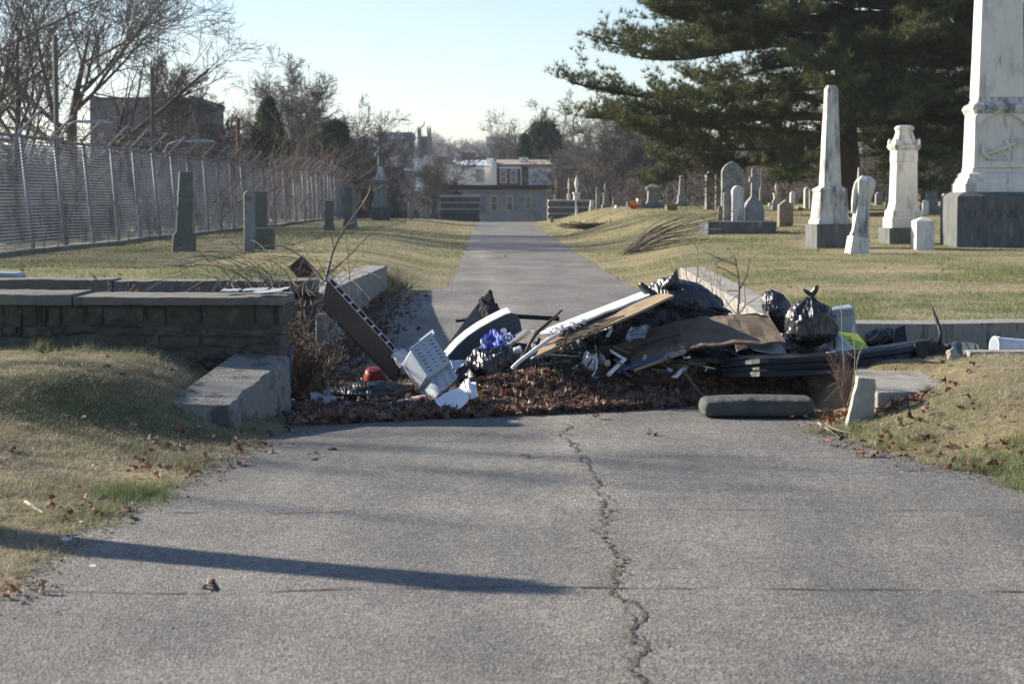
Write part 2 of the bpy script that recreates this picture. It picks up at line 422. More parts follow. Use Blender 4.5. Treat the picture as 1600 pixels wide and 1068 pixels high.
def slab_strip(parent, name, x0, x1, y0, y1, z0, z1, cuts, mt, seed, bev=.012):
    rg = random.Random(seed); xs_ = [x0]+cuts+[x1]
    for a, b_ in zip(xs_, xs_[1:]):
        m = MB(); n = max(3, int((b_-a)/.07)); rings = []
        tl = rg.uniform(-.012, .012)
        for i in range(n+1):
            x = a+.006+(b_-a-.012)*i/n
            yy0 = y0+noise.noise(Vector((x*3, seed, 1)))*.035+noise.noise(Vector((x*9, seed, 2)))*.015; zz1 = z1+noise.noise(Vector((x*2.2, seed, 5)))*.02+noise.noise(Vector((x*8, seed, 6)))*.012+tl
            yy1 = y1+noise.noise(Vector((x*3, seed, 8)))*.02; zz0 = z0+noise.noise(Vector((x*4, seed, 11)))*.008
            rings.append([(x, yy0, zz0), (x, yy1, zz0), (x, yy1, zz1), (x, yy0, zz1)])
        m.rings(rings); m.build(name, mt, parent, bevel=bev)
# outer left wall
ow = empty('stone_wall', (-4, 16.6, .5), 'dark rubble stone wall with a flat coping left of the entrance, behind the sloped concrete buttress', 'wall')
rubble('masonry', ow, -9, -1.90, 16.42, 17.15, .1, .90, 1)
slab_strip(ow, 'coping_slab', -9, -1.875, 16.36, 17.22, .895, .975, [-6.6, -3.62], M_COPE, 2)
# lit rough corner pier at its end
# inner left wall (retains the upper lawn)
iw = empty('retaining_wall', (-4, 20, 0), 'long dark retaining wall behind the outer stone wall, edge of the left lawn', 'wall')
rubble('masonry', iw, -11, -1.96, 20.0, 20.40, -.25, .82, 5)
slab_strip(iw, 'coping_slab', -11, -1.97, 19.93, 20.42, .822, .955, [-8.4, -6.1, -4.0], M_COPE, 7)
# left return wall along the lane: sloping top
def return_wall(name, label, ya, yb, xf, za, zb, wid, seed, mt=M_CONC2):
    e = empty(name, (xf(ya), ya, 0), label, 'wall')
    m = MB(); n = 26; rings = []
    for i in range(n+1):
        Y = lerp(ya, yb, i/n); x = xf(Y); s_ = -1 if wid < 0 else 1
        j = noise.noise(Vector((Y*1.5, seed, 0)))*.02; k = noise.noise(Vector((Y*3.1, seed, 3)))*.012
        zt = lerp(za, zb, i/n)+k
        rings.append([(x+j, Y, -.25), (x+j, Y, zt), (x+wid, Y, zt+.01), (x+wid, Y, -.25)])
    m.rings(rings).build('wall_body', mt, e, bevel=.012)
    return e
rw = return_wall('concrete_wall', 'low concrete wall with a pale flat top running back along the left edge of the lane', 20.45, 34.0, WALL_X0, .80, .60, -.36, 1)
rr = return_wall('concrete_wall', 'low broken concrete wall running back along the right edge of the lane, weeds growing before it', 21.0, 36.0, WALL_X1, .50, .50, .42, 4, M_CONC)
# concrete end post below the tilted cabinet
ep = empty('concrete_post', (-1.86, 19.5, 0), 'short pale topped concrete post standing at the corner behind the tilted brown cabinet', 'post')
MB().frusta([(-.1, .055, .10), (.61, .05, .08), (.65, .04, .06)], Matrix.Translation((-1.86, 19.4, 0)), .2).build('shaft', M_CONC2, ep, bevel=.01)
# wing wall (buttress) with sloping top, splayed to the road
def U0(px, py, Y): return U(px, py, Y)
wf = [U(256, 629, 14.85), U(356, 633, 14.85), U(452, 556, 16.32), U(370, 551, 16.32)]
we = empty('concrete_buttress', (-2.3, 15.4, 0), 'sloped concrete buttress with a pale top beside the road, left of the rubbish heap', 'wall')
m = MB(); n = 22; top = []
for i in range(n+1):
    t = i/n; a = wf[0].lerp(wf[3], t); b_ = wf[1].lerp(wf[2], t)
    a = a + Vector((noise.noise(Vector((t*3, 1, 1)))*.02, 0, noise.noise(Vector((t*4, 2, 1)))*.010)); b_ = b_+Vector((noise.noise(Vector((t*5, 7, 1)))*.022+noise.noise(Vector((t*17, 7, 1)))*.014, 0, noise.noise(Vector((t*6, 4, 1)))*.014+noise.noise(Vector((t*19, 4, 1)))*.010))
    top.append([(a.x-.02, a.y, -.2), a, b_, (b_.x+.03, b_.y, -.2)])
m.rings(top).build('wall_body', mat('stained_concrete', (.16, .158, .145), (.29, .28, .25), 5, .9, .6, 50, c3=(.075, .075, .07), s3=5, t3=(.48, .60)), we, bevel=.010)
# inner right wall
riw = empty('retaining_wall', (6, 20.4, 0), 'long low concrete retaining wall with a pale top at the right, edge of the right lawn', 'wall')
m = MB(); rings = []
for i in range(41):
    x = lerp(2.72, 13, i/40); z_ = .505+noise.noise(Vector((x*1.3, 2, 2)))*.018+.006*(x-3); f = 20.04+noise.noise(Vector((x*2, 5, 5)))*.02
    rings.append([(x, f, -.3), (x, f-.015, z_), (x, f+.42, z_+.01), (x, f+.42, -.3)])
m.rings(rings).build('wall_body', M_CONC2, riw, bevel=.012)
# fallen concrete block, stone post, kerb, rock on the right
cb = empty('concrete_block', (3.0, 16.2, 0), 'big tilted concrete block with a pale top beside the small leaning stone post', 'block')
tp = [U(1336, 603, 15.9), U(1372, 613, 15.55), U(1440, 612, 15.7), U(1472, 600, 16.1), U(1435, 574, 17.2), U(1336, 573, 17.2)]
m = MB(); m.rings([[(p.x, p.y, -.15) for p in tp], [(p.x, p.y, p.z-.02) for p in tp], [p.lerp(sum(tp, Vector())/6, .015) for p in tp]])
m.build('block_body', M_CONC, cb, bevel=.012)
M_GRAN = mat('rough_granite', (.27, .245, .20), (.42, .39, .32), 14, .9, .9, 60)
cs = empty('stone_post', (2.75, 15.35, 0), 'small rough stone post leaning against the front of the concrete block', 'stone')
pp = [U(1322, 655, 15.2), U(1366, 650, 15.3), U(1368, 592, 15.42), U(1341, 590, 15.38)]
m = MB(); fr = [Vector(p) for p in pp]; bk = [p+Vector((.01, .15, .01)) for p in pp]
lo = [fr[0]+Vector((0,0,-.1)), fr[1]+Vector((0,0,-.1)), bk[1]+Vector((0,0,-.1)), bk[0]+Vector((0,0,-.1))]
hi = [fr[3], fr[2], bk[2], bk[3]]; rings = []
for i in range(7):
    t = i/6; rings.append([a.lerp(b_, t)+Vector((noise.noise(Vector((t*4, q*3, 2))), noise.noise(Vector((t*4, q*3, 9))), 0))*.014 for q, (a, b_) in enumerate(zip(lo, hi))])
m.rings(rings).build('post_body', M_GRAN, cs, bevel=.008)
kb = empty('kerb_stone', (4.6, 17.8, .3), 'pale kerb stone strip in the grass below the right retaining wall', 'kerb')
a = U(1510, 556, 17.85); m = MB(); rings = []
for i in range(21):
    x = a.x + 3.4*i/20; z_ = a.z+.05+.012*i/20+noise.noise(Vector((x*3, 0, 0)))*.01
    rings.append([(x, 17.72, z_-.2), (x, 17.72, z_), (x, 17.95, z_), (x, 17.95, z_-.2)])
m.rings(rings).build('kerb_body', M_CONC, kb, bevel=.01)
def rock(name, label, c, r, seed, mt, cat='rock'):
    import bmesh
    bm = bmesh.new(); bmesh.ops.create_icosphere(bm, subdivisions=3, radius=1)
    for v in bm.verts:
        n = noise.noise(v.co*1.3+Vector((seed, 0, 0)))*.35+noise.noise(v.co*3+Vector((0, seed, 0)))*.12
        v.co = Vector((v.co.x*r[0], v.co.y*r[1], v.co.z*r[2]))*(1+n)
    me = bpy.data.meshes.new(name); bm.to_mesh(me); bm.free()
    o = link_mesh(name, me, mt, None, c); return tag(o, label, cat)
rock('rock', 'small rounded grey rock in the grass left of the pale kerb strip', at(1491, 17.4, .04), (.055, .05, .07), 3, M_GRAN)
# ------------------------------------------------------------------ chain-link fence
M_GALV = mat('galvanised_steel', (.17, .19, .21), (.25, .27, .29), 6, .6, 0, metal=.1)
M_GREENP = mat('dull_green_steel', (.05, .062, .055), (.085, .095, .085), 3, .6, .1)
M_MESH = mat('weathered_mesh', (.31, .295, .27), (.50, .48, .445), 2.2, .65, 0, c3=(.17, .15, .13), s3=.8, t3=(.5, .62))
FL = [(-10.35, 33.5), (-10.22, 42), (-10.15, 84), (-9.75, 94), (-10.9, 134)]
fpts = []; dl = 0.0; tot = 0
segl = [math.dist(a, b) for a, b in zip(FL, FL[1:])]; total = sum(segl)
def fp(s):
    for (a, b), l in zip(zip(FL, FL[1:]), segl):
        if s <= l: return (a[0]+(b[0]-a[0])*s/l, a[1]+(b[1]-a[1])*s/l)
        s -= l
    return FL[-1]
fn = empty('chain_link_fence', (-10.2, 50, .5), 'tall chain link fence topped with angled barbed wire arms along the left lawn', 'fence')
FH = 2.45; npost = int(total/3.05)+1; tops = []
rg = random.Random(5)
for i in range(npost):
    x, y = fp(i*3.05); z = gz(x, y)+.05; ln = .24-.004*i if i < 30 else .1; ln += rg.uniform(-.03, .03)
    topp = Vector((x-ln, y, z+FH)); tops.append((Vector((x, y, z)), topp))
    MB().tube([(x, y, z-.3), topp], .045, 8).build('post', M_GALV, fn, smooth=True)
    MB().tube([topp, topp+Vector((-.05, 0, .05)), topp+Vector((.42, .12, .56))], [.045, .038, .03], 6).build('barbed_wire_arm', M_GALV, fn)
def frail(t, r, name, mt, sag=0.0, off=Vector((0, 0, 0))):
    m = MB()
    pts = []
    for i, (a, b) in enumerate(tops):
        pts.append(a.lerp(b, t)+off)
        if sag and i < len(tops)-1:
            c, d = tops[i+1]; q = (a.lerp(b, t)+c.lerp(d, t))/2+off; q.z -= sag*rg.uniform(.3, 1.3); pts.append(q)
    return m.tube(pts, r, 5).build(name, mt, fn)
frail(1.0, .028, 'top_rail', M_GALV); frail(.41, .024, 'middle_rail', M_GREENP, off=Vector((-.05, 0, 0)))
for k, (u_) in enumerate((.25, .6, .97)):
    frail(1.0, .006, 'barbed_wire', M_GALV, .05, Vector((-.05+.45*u_, .12*u_, .05+.52*u_)))
# woven mesh: rows of flattened diamonds, real strips with gaps between
V = []; Fc = []
rows = 36
for i in range(len(tops)-1):
    (a0, a1), (b0, b1) = tops[i], tops[i+1]
    n = 43 if i < 16 else 20
    for r_ in range(rows):
        t0 = (r_+.5)/rows
        for k in range(n):
            s0, s1 = k/n, (k+1)/n
            up = .60/rows if k % 2 else .34/rows
            up2 = .34/rows if k % 2 else .60/rows
            belly = noise.noise(Vector((i+s0, r_*.12, 0)))*.05*math.sin(math.pi*s0)
            def P(s_, t_, o_=0): return (a0.lerp(b0, s_)).lerp(a1.lerp(b1, s_), t_) + Vector((o_+belly, 0, 0))
            v = [P(s0, t0-up/2), P(s1, t0-up2/2), P(s1, t0+up2/2, -.008), P(s0, t0+up/2, -.008)]
            q = len(V); V += [tuple(p) for p in v]; Fc.append((q, q+1, q+2, q+3))
np_mesh('woven_mesh', V, Fc, M_MESH, fn)
# vertical wires of the weave
V = []; Fc = []
for i in range(min(18, len(tops)-1)):
    (a0, a1), (b0, b1) = tops[i], tops[i+1]
    for k in range(43):
        s0 = (k+.5)/43; bot = a0.lerp(b0, s0); tp_ = a1.lerp(b1, s0); q = len(V)
        for p, d in ((bot, -.004), (bot, .004), (tp_, .004), (tp_, -.004)): V.append((p.x+.004, p.y+d, p.z))
        Fc.append((q, q+1, q+2, q+3))
np_mesh('vertical_weave', V, Fc, M_MESH, fn)
# concrete footing kerb
m = MB(); rings = []
for i in range(0, npost):
    x, y = fp(i*3.05); z = gz(x+.2, y); h = .10
    rings.append([(x+.16, y, z-.3), (x+.16, y, z+h), (x-.16, y, z+h), (x-.16, y, z-.3)])
m.rings(rings).build('footing', mat('dark_footing', (.11, .115, .10), (.18, .18, .15), 4, .9, .4, 30), fn)
# two tall poles and street lights behind the fence
def pole(name, label, px, pyt, Y, r, cat='pole', rust=False, group=None):
    b_ = U(px, 300, Y); z0 = gz(b_.x, Y) if Y < 190 else -4.6; tpz = U(px, pyt, Y).z
    o = MB().tube([(b_.x, Y, z0-.3), (b_.x, Y, tpz)], [r, r*.92], 10).build(name, M_GREENP if not rust else M_RUST, None, base=(b_.x, Y, z0))
    return tag(o, label, cat, group)
M_RUST = mat('rusty_steel', (.16, .085, .05), (.10, .065, .05), 6, .9, .3)
pole('steel_pole', 'tall plain green steel pole behind the fence, the left and taller one of the two', 90, 55, 62, .085)
pole('steel_pole', 'tall plain green steel pole behind the fence, in front of the old brick building', 240, 106, 70, .085)
pole('steel_pole', 'short dark steel pole behind the fence, right of the arched street light', 323, 207, 82, .07)
pole('steel_pole', 'rusty brown pole standing among brown stems near the ivy covered tree', 373, 184, 86, .09, rust=True)
def street_light(label, pxl, pyl, pxp, Y):
    """curved arm and a flat lamp head"""
    hd = U(pxl, pyl, Y); pb = U(pxp, pyl, Y); z0 = gz(pb.x, Y); e = empty('street_light', (pb.x, Y, z0), label, 'street light')
    s_ = 1 if hd.x > pb.x else -1; L_ = abs(hd.x-pb.x)
    MB().tube([(pb.x, Y, z0-.2), (pb.x, Y, hd.z-1.2)], .075, 8).build('pole', M_GALV, e)
    MB().tube([(pb.x, Y, hd.z-1.2), (pb.x+s_*L_*.12, Y, hd.z-.55), (pb.x+s_*L_*.35, Y, hd.z-.12), (pb.x+s_*L_*.7, Y, hd.z), (hd.x, Y, hd.z)], [.06, .05, .045, .04, .04], 8).build('arm', M_GALV, e, smooth=True)
    M = Matrix.Translation(hd)
    MB().rings([[M @ Vector((s_*(-.1+.95*t), wy*.17*math.sin(math.pi*min(.95, .25+t*.7)), -.05+.11*math.sin(math.pi*(.15+.7*t))*wz)) for wy, wz in ((-1, 0), (1, 0), (.7, 1), (-.7, 1))] for t in (0, .2, .5, .8, 1)]).build('lamp_head', mat('lamp_grey', (.33, .36, .38), None, 4, .4), e)
street_light('street light with its flat lamp head just right of the taller green pole', 134, 190, 88, 64)
street_light('street light with an arched arm and flat head right of the second green pole', 295, 220, 246, 66)
# ------------------------------------------------------------------ gravestones and monuments
M_MARB = mat('white_marble', (.60, .585, .53), (.72, .70, .64), 2.5, .65, .25, 40, c3=(.26, .265, .25), s3=2.2, t3=(.53, .70), stretch=(1.8, 1.8, .45))
M_MARBD = mat('stained_marble', (.46, .46, .42), (.66, .64, .58), 3, .7, .3, 40, c3=(.12, .125, .115), s3=2.4, t3=(.46, .62), stretch=(2, 2, .4))
M_GREY = mat('grey_granite', (.17, .18, .175), (.27, .275, .26), 5, .75, .3, 50, c3=(.09, .10, .09), s3=2)
M_BASE = mat('grimy_base_stone', (.060, .066, .066), (.15, .155, .15), 3, .85, .4, 40, c3=(.30, .30, .28), s3=1.6, t3=(.60, .76), stretch=(2, 2, .6))
M_BROWN = mat('brown_sandstone', (.17, .13, .085), (.27, .215, .145), 5, .85, .4, 40, c3=(.10, .085, .06), s3=2)
M_GREEN = mat('mossy_stone', (.085, .10, .08), (.15, .16, .13), 4, .85, .4, 40)
def base_M(p, yaw=0, tiltx=0, tilty=0):
    return Matrix.Translation(p) @ Matrix.Rotation(R(tilty), 4, 'Y') @ Matrix.Rotation(R(tiltx), 4, 'X') @ Matrix.Rotation(R(yaw), 4, 'Z')
def arc_slab(m, M, hw, th, z0, z1, style, n=10):
    """upright slab with a shaped head"""
    pts = [(-hw, z0), (hw, z0)]
    H = z1-z0
    if style == 'round':
        hh = min(hw, H*.4); pts += [(hw*math.cos(math.pi*k/n), z1-hh+hh*math.sin(math.pi*k/n)) for k in range(n+1)]
    elif style == 'seg':
        hh = hw*.35; pts += [(hw*math.cos(math.pi*k/n), z1-hh+hh*math.sin(math.pi*k/n)) for k in range(n+1)]
    elif style == 'gable': pts += [(hw, z1-hw*.75), (0, z1), (-hw, z1-hw*.75)]
    elif style == 'gothic': pts += [(hw, z1-hw*1.0), (hw*.85, z1-hw*.62), (hw*.5, z1-hw*.25), (0, z1), (-hw*.5, z1-hw*.25), (-hw*.85, z1-hw*.62), (-hw, z1-hw*1.0)]
    elif style == 'shoulder': pts += [(hw, z1-hw*.5), (hw*.6, z1-hw*.42), (hw*.5, z1), (-hw*.5, z1), (-hw*.6, z1-hw*.42), (-hw, z1-hw*.5)]
    else: pts += [(hw, z1), (-hw, z1)]
    m.rings([[M @ Vector((x, y, z)) for x, z in pts] for y in (-th, th)])
    return m
def mon(style, label, x0, x1, yt, yb, Y=None, mt=M_MARB, mt2=None, yaw=4, tilt=0, tiltx=0, cat='gravestone', name='gravestone', depth=.5, group=None):
    xc = (x0+x1)/2
    p = G(xc, yb) if Y is None else at(xc, Y)
    s = p.y/F; W = (x1-x0)*s/2; H = U(xc, yt, p.y).z - p.z; D = W*depth
    p = Vector((p.x, p.y+D, p.z)); M = base_M(p, yaw, tiltx, tilt); mt2 = mt2 or mt; sink = -.12
    e = empty(name, p, label, cat, group)
    if style in ('flat', 'round', 'seg', 'gable', 'gothic', 'shoulder'):
        arc_slab(MB(), M, W, max(.06, D), sink, H, style).build('slab', mt, e, bevel=.012)
    elif style in ('slab_base', 'round_base', 'gothic_base', 'shoulder_base', 'seg_base'):
        bh = H*.18; MB().frusta([(sink, W, D), (bh, W, D)], M).build('base', mt2, e, bevel=.015)
        arc_slab(MB(), M, W*.78, max(.07, D*.55), bh-.005, H, {'slab_base': 'flat', 'round_base': 'round', 'gothic_base': 'gothic', 'shoulder_base': 'shoulder', 'seg_base': 'seg'}[style]).build('slab', mt, e, bevel=.012)
    elif style == 'post':       # square post with pyramid top
        MB().frusta([(sink, W, D), (H*.88, W*.96, D*.96), (H, W*.1, D*.1)], M).build('post_body', mt, e, bevel=.01)
    elif style == 'pillar':
        MB().frusta([(sink, W, D), (H*.12, W, D)], M).build('base', mt2, e, bevel=.01)
        MB().frusta([(H*.12-.005, W*.72, D*.72), (H*.86, W*.66, D*.66)], M).build('shaft', mt, e, bevel=.01)
        MB().frusta([(H*.86-.003, W*.86, D*.86), (H*.91, W*.9, D*.9), (H*.96, W*.5, D*.5), (H, W*.28, D*.28)], M).build('cap', mt, e, bevel=.01)
    elif style == 'obelisk':
        MB().frusta([(sink, W, D), (H*.12, W, D)], M).build('base', mt2, e, bevel=.015)
        MB().frusta([(H*.12-.005, W*.82, D*.82), (H*.15, W*.82, D*.82), (H*.17, W*.7, D*.7), (H*.34, W*.64, D*.64), (H*.355, W*.72, D*.72), (H*.37, W*.6, D*.6)], M).build('pedestal', mt, e, bevel=.01)
        MB().frusta([(H*.37-.005, W*.50, D*.50), (H*.95, W*.30, D*.30), (H, W*.03, D*.03)], M).build('shaft', mt, e, bevel=.01)
    elif style == 'gabled':     # tall die with heavy gabled cap on a moulded foot
        MB().frusta([(sink, W, D), (H*.13, W, D), (H*.15, W*.9, D*.9), (H*.17, W*.88, D*.88)], M).build('base', mt2, e, bevel=.015)
        MB().frusta([(H*.17-.004, W*.8, D*.8), (H*.22, W*.66, D*.66), (H*.3, W*.55, D*.55), (H*.74, W*.5, D*.5)], M).build('die', mt, e, bevel=.01)
        MB().frusta([(H*.74-.003, W*.58, D*.58), (H*.78, W*.68, D*.68), (H*.86, W*.68, D*.68), (H, W*.08, D*.08)], M).build('cap', mt, e, bevel=.01)
    elif style == 'urn':        # pedestal carrying an urn
        MB().frusta([(sink, W, D), (H*.1, W, D), (H*.12, W*.8, D*.8)], M).build('base', mt2, e, bevel=.01)
        MB().frusta([(H*.12-.004, W*.62, D*.62), (H*.52, W*.56, D*.56), (H*.55, W*.76, D*.76), (H*.59, W*.7, D*.7)], M).build('pedestal', mt, e, bevel=.01)
        prof = [(.59, .3), (.63, .14), (.68, .2), (.76, .42), (.84, .44), (.88, .26), (.92, .3), (.96, .14), (1.0, .03)]
        MB().rings([[M @ Vector((W*r_*math.cos(a*math.pi/5), W*r_*math.sin(a*math.pi/5), H*z-.002)) for a in range(10)] for z, r_ in prof]).build('urn', mt, e, smooth=True)
    elif style == 'cross':      # slab body with a thin finial rising above its shoulder
        MB().frusta([(sink, W, D), (H*.38, W, D), (H*.48, W*.62, D*.8), (H*.53, W*.34, D*.6), (H*.55, W*.30, D*.5)], M).build('pedestal', mt, e, bevel=.01)
        MB().frusta([(H*.55-.004, W*.22, D*.35), (H*.97, W*.18, D*.3), (H, W*.1, D*.15)], M).box(-W*.42, W*.42, -D*.28, D*.28, H*.78, H*.86, M).build('cross', mt, e, bevel=.008)
    return e
# --- the large monument at the right edge
def big_monument():
    Y = 47.0; s = Y/F; xc = 1568; p0 = U(xc, 388, Y); z0 = gz(p0.x, Y+1); p = Vector((p0.x+.03, Y+1.05, z0))
    H = lambda py: U(xc, py, Y).z - z0
    M = base_M(p, -2.0); e = empty('monument', p, 'huge white marble obelisk monument on a dark base with a carved anchor, right edge', 'monument')
    hw = 73*s
    MB().frusta([(-.2, hw*1.0, hw), (H(307), hw, hw), (H(300), hw*.86, hw*.86)], M).build('base', M_BASE, e, bevel=.02)
    k = 1/ (1+0)
    sec = [(H(300)-.01, .80), (H(287), .80), (H(286), .77), (H(279), .74), (H(276), .70), (H(272), .71), (H(268), .63), (H(262), .615)]
    MB().frusta([(z, hw*a, hw*a) for z, a in sec], M).build('plinth_moulding', M_MARB, e, bevel=.01)
    # die with an arched recess on the front: ring loft round the arch
    dz0, dz1 = H(262)-.006, H(176); dw = hw*.605
    m = MB(); m.frusta([(dz0, dw, dw*.96), (dz1, dw*.95, dw*.93)], M)
    die = m.build('die', M_MARB, e, bevel=.01)
    # front slab with an arch-shaped opening
    aw = 45*s*.86; az0 = H(252); azs = H(207); n = 14
    inner = [(-aw, az0), (aw, az0)] + [(aw*math.cos(math.pi*q/n), azs+aw*.80*math.sin(math.pi*q/n)) for q in range(n+1)]
    outer = [(-dw*.985, dz0+.01), (dw*.985, dz0+.01)] + [(dw*.97*max(-1, min(1, 1.5*math.cos(math.pi*q/n))), lerp(azs, dz1-.01, min(1, 1.35*math.sin(math.pi*q/n)))) for q in range(n+1)]
    yf = -dw*.96; m = MB(); N_ = len(inner)
    rings = [[M @ Vector((x, yf-.0, z)) for x, z in outer], [M @ Vector((x, yf-.085, z)) for x, z in outer], [M @ Vector((x, yf-.085, z)) for x, z in inner], [M @ Vector((x, yf+.0, z)) for x, z in inner]]
    m.rings(rings, cap=False); m.build('arched_panel', M_MARB, e, bevel=.008)
    # anchor relief
    m = MB(); y = yf-.05; c = H(233)
    def A(px, py): return M @ Vector(((px-1568)*s, y, H(py)))
    m.tube([A(1543, 241), A(1570, 231), A(1590, 222)], [.05, .045, .035], 8)
    m.tube([A(1540, 222), A(1538, 231), A(1541, 240), A(1549, 247), A(1559, 248)], [.015, .045, .05, .045, .015], 8)
    m.tube([A(1574, 217), A(1578, 225), A(1581, 236)], [.035, .05, .035], 8)
    m.tube([A(1590+7*math.cos(a*.7), 221+7*math.sin(a*.7)) for a in range(10)], .022, 6, False)
    m.tube([A(1560, 236), A(1566, 243), A(1574, 240), A(1578, 245), A(1574, 250), A(1569, 246)], .018, 6)
    m.build('carved_anchor', M_MARB, e, smooth=True)
    MB().frusta([(dz1-.006, dw*.97, dw*.95), (H(173), dw*1.0, dw*.98), (H(168), dw*1.06, dw*1.04), (H(162), dw*1.0, dw*.98), (H(158), dw*.84, dw*.84), (H(152), dw*.80, dw*.80), (H(150), dw*.78, dw*.78)], M).build('cornice', M_MARBD, e, bevel=.012)
    sw = 38*s*.94
    MB().frusta([(H(150)-.004, sw, sw), (H(-260), sw*.72, sw*.72), (H(-290), .03, .03)], M).build('shaft', M_MARB, e, bevel=.012)
    # carved name, letters coloured slightly darker than the base
    def txt(body, px, py, size):
        cu = bpy.data.curves.new('carved_name', 'FONT'); cu.body = body; cu.size = size; cu.extrude = .008; cu.align_x = 'CENTER'; cu.space_character = 1.15
        o = bpy.data.objects.new('tmp', cu); COL.objects.link(o); bpy.context.view_layer.update()
        me = bpy.data.meshes.new_from_object(o.evaluated_get(bpy.context.evaluated_depsgraph_get())); bpy.data.objects.remove(o)
        me.materials.clear(); me.materials.append(M_CARVE); o = bpy.data.objects.new('carved_name', me); COL.objects.link(o)
        o.parent = e; o.matrix_local = Matrix.Translation(-p) @ M @ Matrix.Translation((0, -hw-.002, H(py))) @ Matrix.Rotation(R(90), 4, 'X')
    txt('ROBINSON', 1568, 341, .34)
M_CARVE = mat('carved_letters', (.052, .057, .058), (.12, .125, .122), 8, .9)
big_monument()
def obelisk_main():
    x0, x1 = 1258, 1332; p = G(1300, 388); s = p.y/F; H = lambda py: U(1295, py, p.y).z-p.z
    W = 28*s; c = Vector((at(1300, p.y).x+.0, p.y+W, p.z)); M = base_M(c, 9); e = empty('obelisk', c, 'slender white marble obelisk with a dark square base in front of the pine trunk', 'obelisk')
    MB().frusta([(-.15, W*1.08, W*1.08), (H(350), W*1.08, W*1.08)], M).build('base', M_BASE, e, bevel=.015)
    MB().frusta([(H(350)-.005, W*.94, W*.94), (H(345), W*.93, W*.93), (H(342), W*.85, W*.85), (H(301), W*.76, W*.76), (H(298), W*.80, W*.80), (H(295), W*.78, W*.78), (H(291), W*.56, W*.56)], M).build('pedestal', M_MARBD, e, bevel=.01)
    MB().frusta([(H(291)-.005, W*.50, W*.50), (H(138), W*.31, W*.31), (H(132), W*.2, W*.2)], M).build('shaft', M_MARBD, e, bevel=.01)
obelisk_main()
def draped_monument():
    p = G(1409, 381); s = p.y/F; H = lambda py: U(1409, py, p.y).z-p.z
    W = 30*s; c = Vector((at(1409, p.y).x+.1, p.y+W*.9, p.z)); M = base_M(c, 6); e = empty('monument', c, 'white square pillar monument with a moulded crown, between the obelisk and the largest monument', 'monument')
    MB().frusta([(-.1, W*1.02, W*1.02), (H(356), W*1.02, W*1.02)], M).build('base', M_BASE, e, bevel=.015)
    MB().frusta([(H(356)-.004, W*.84, W*.84), (H(341), W*.84, W*.84), (H(339), W*.78, W*.78), (H(330), W*.76, W*.76), (H(326), W*.66, W*.66), (H(317), W*.62, W*.62)], M).build('plinth', M_MARB, e, bevel=.01)
    MB().frusta([(H(317)-.004, W*.60, W*.60), (H(254), W*.56, W*.56), (H(252), W*.585, W*.585), (H(234), W*.57, W*.57)], M).build('die', M_MARB, e, bevel=.01)
    MB().frusta([(H(234)-.004, W*.62, W*.62), (H(230), W*.70, W*.70), (H(227), W*.72, W*.72), (H(224), W*.58, W*.58), (H(216), W*.46, W*.46), (H(209), W*.38, W*.38), (H(204), W*.36, W*.36), (H(202), W*.40, W*.40), (H(199), W*.42, W*.42), (H(196), W*.34, W*.34), (H(195), W*.2, W*.2)], M).build('crown', M_MARBD, e, bevel=.008)
    for sx in (-1, 1):
        for sy in (-1, 1): MB().frusta([(H(227), W*.07, W*.07), (H(220), W*.08, W*.08), (H(216), W*.02, W*.02)], M @ Matrix.Translation((sx*W*.6, sy*W*.6, 0))).build('corner_ornament', M_MARB, e)
draped_monument()
def leaning():
    p = G(1340, 396); s = p.y/F; H = lambda py: U(1340, py, p.y).z-p.z
    W = 14*s; c = Vector((at(1341, p.y).x, p.y+.2, p.z)); M = base_M(c, 10, -2, 6.5); e = empty('leaning_monument', c, 'crumbling marble post leaning right on a small foot beside the obelisk', 'monument')
    MB().frusta([(-.15, W*1.15, W*1.0), (H(370), W*1.0, W*.95)], M).build('base', M_MARB, e, bevel=.012)
    m = MB(); rings = []
    secs = [(H(370)-.004, 1.0), (H(366), 1.02), (H(362), .86), (H(340), .84), (H(310), .80), (H(300), .92), (H(290), .95), (H(282), .98), (H(278), .75), (H(274), .5)]
    for z, a in secs:
        j = lambda q: noise.noise(Vector((z*3, q*2.3, 0)))*.035
        rings.append([M @ Vector((x*W*a+j(k), y*W*a+j(k+5), z)) for k, (x, y) in enumerate(((-1,-.8),(-.2,-1),(.7,-1),(1,-.6),(1,.7),(.3,1),(-.8,.9),(-1,.2)))])
    m.rings(rings).build('shaft', M_MARBD, e, bevel=.008)
    m = MB(); q = [M @ Vector((-W*1.05, -.02, H(z_))) for z_ in (335, 320, 300, 285)]
    m.tube(q, [.03, .06, .07, .04], 6); m.tube([M @ Vector((-W*.8, 0, H(290))), M @ Vector((-W*.95, 0, H(262)))], [.03, .018], 5)
    m.build('broken_drapery', M_MARBD, e)
leaning()
mon('post', 'small white square post with a low peaked top left of the largest monument', 1429, 1459, 339, 390, None, M_MARB, yaw=8, depth=.9)
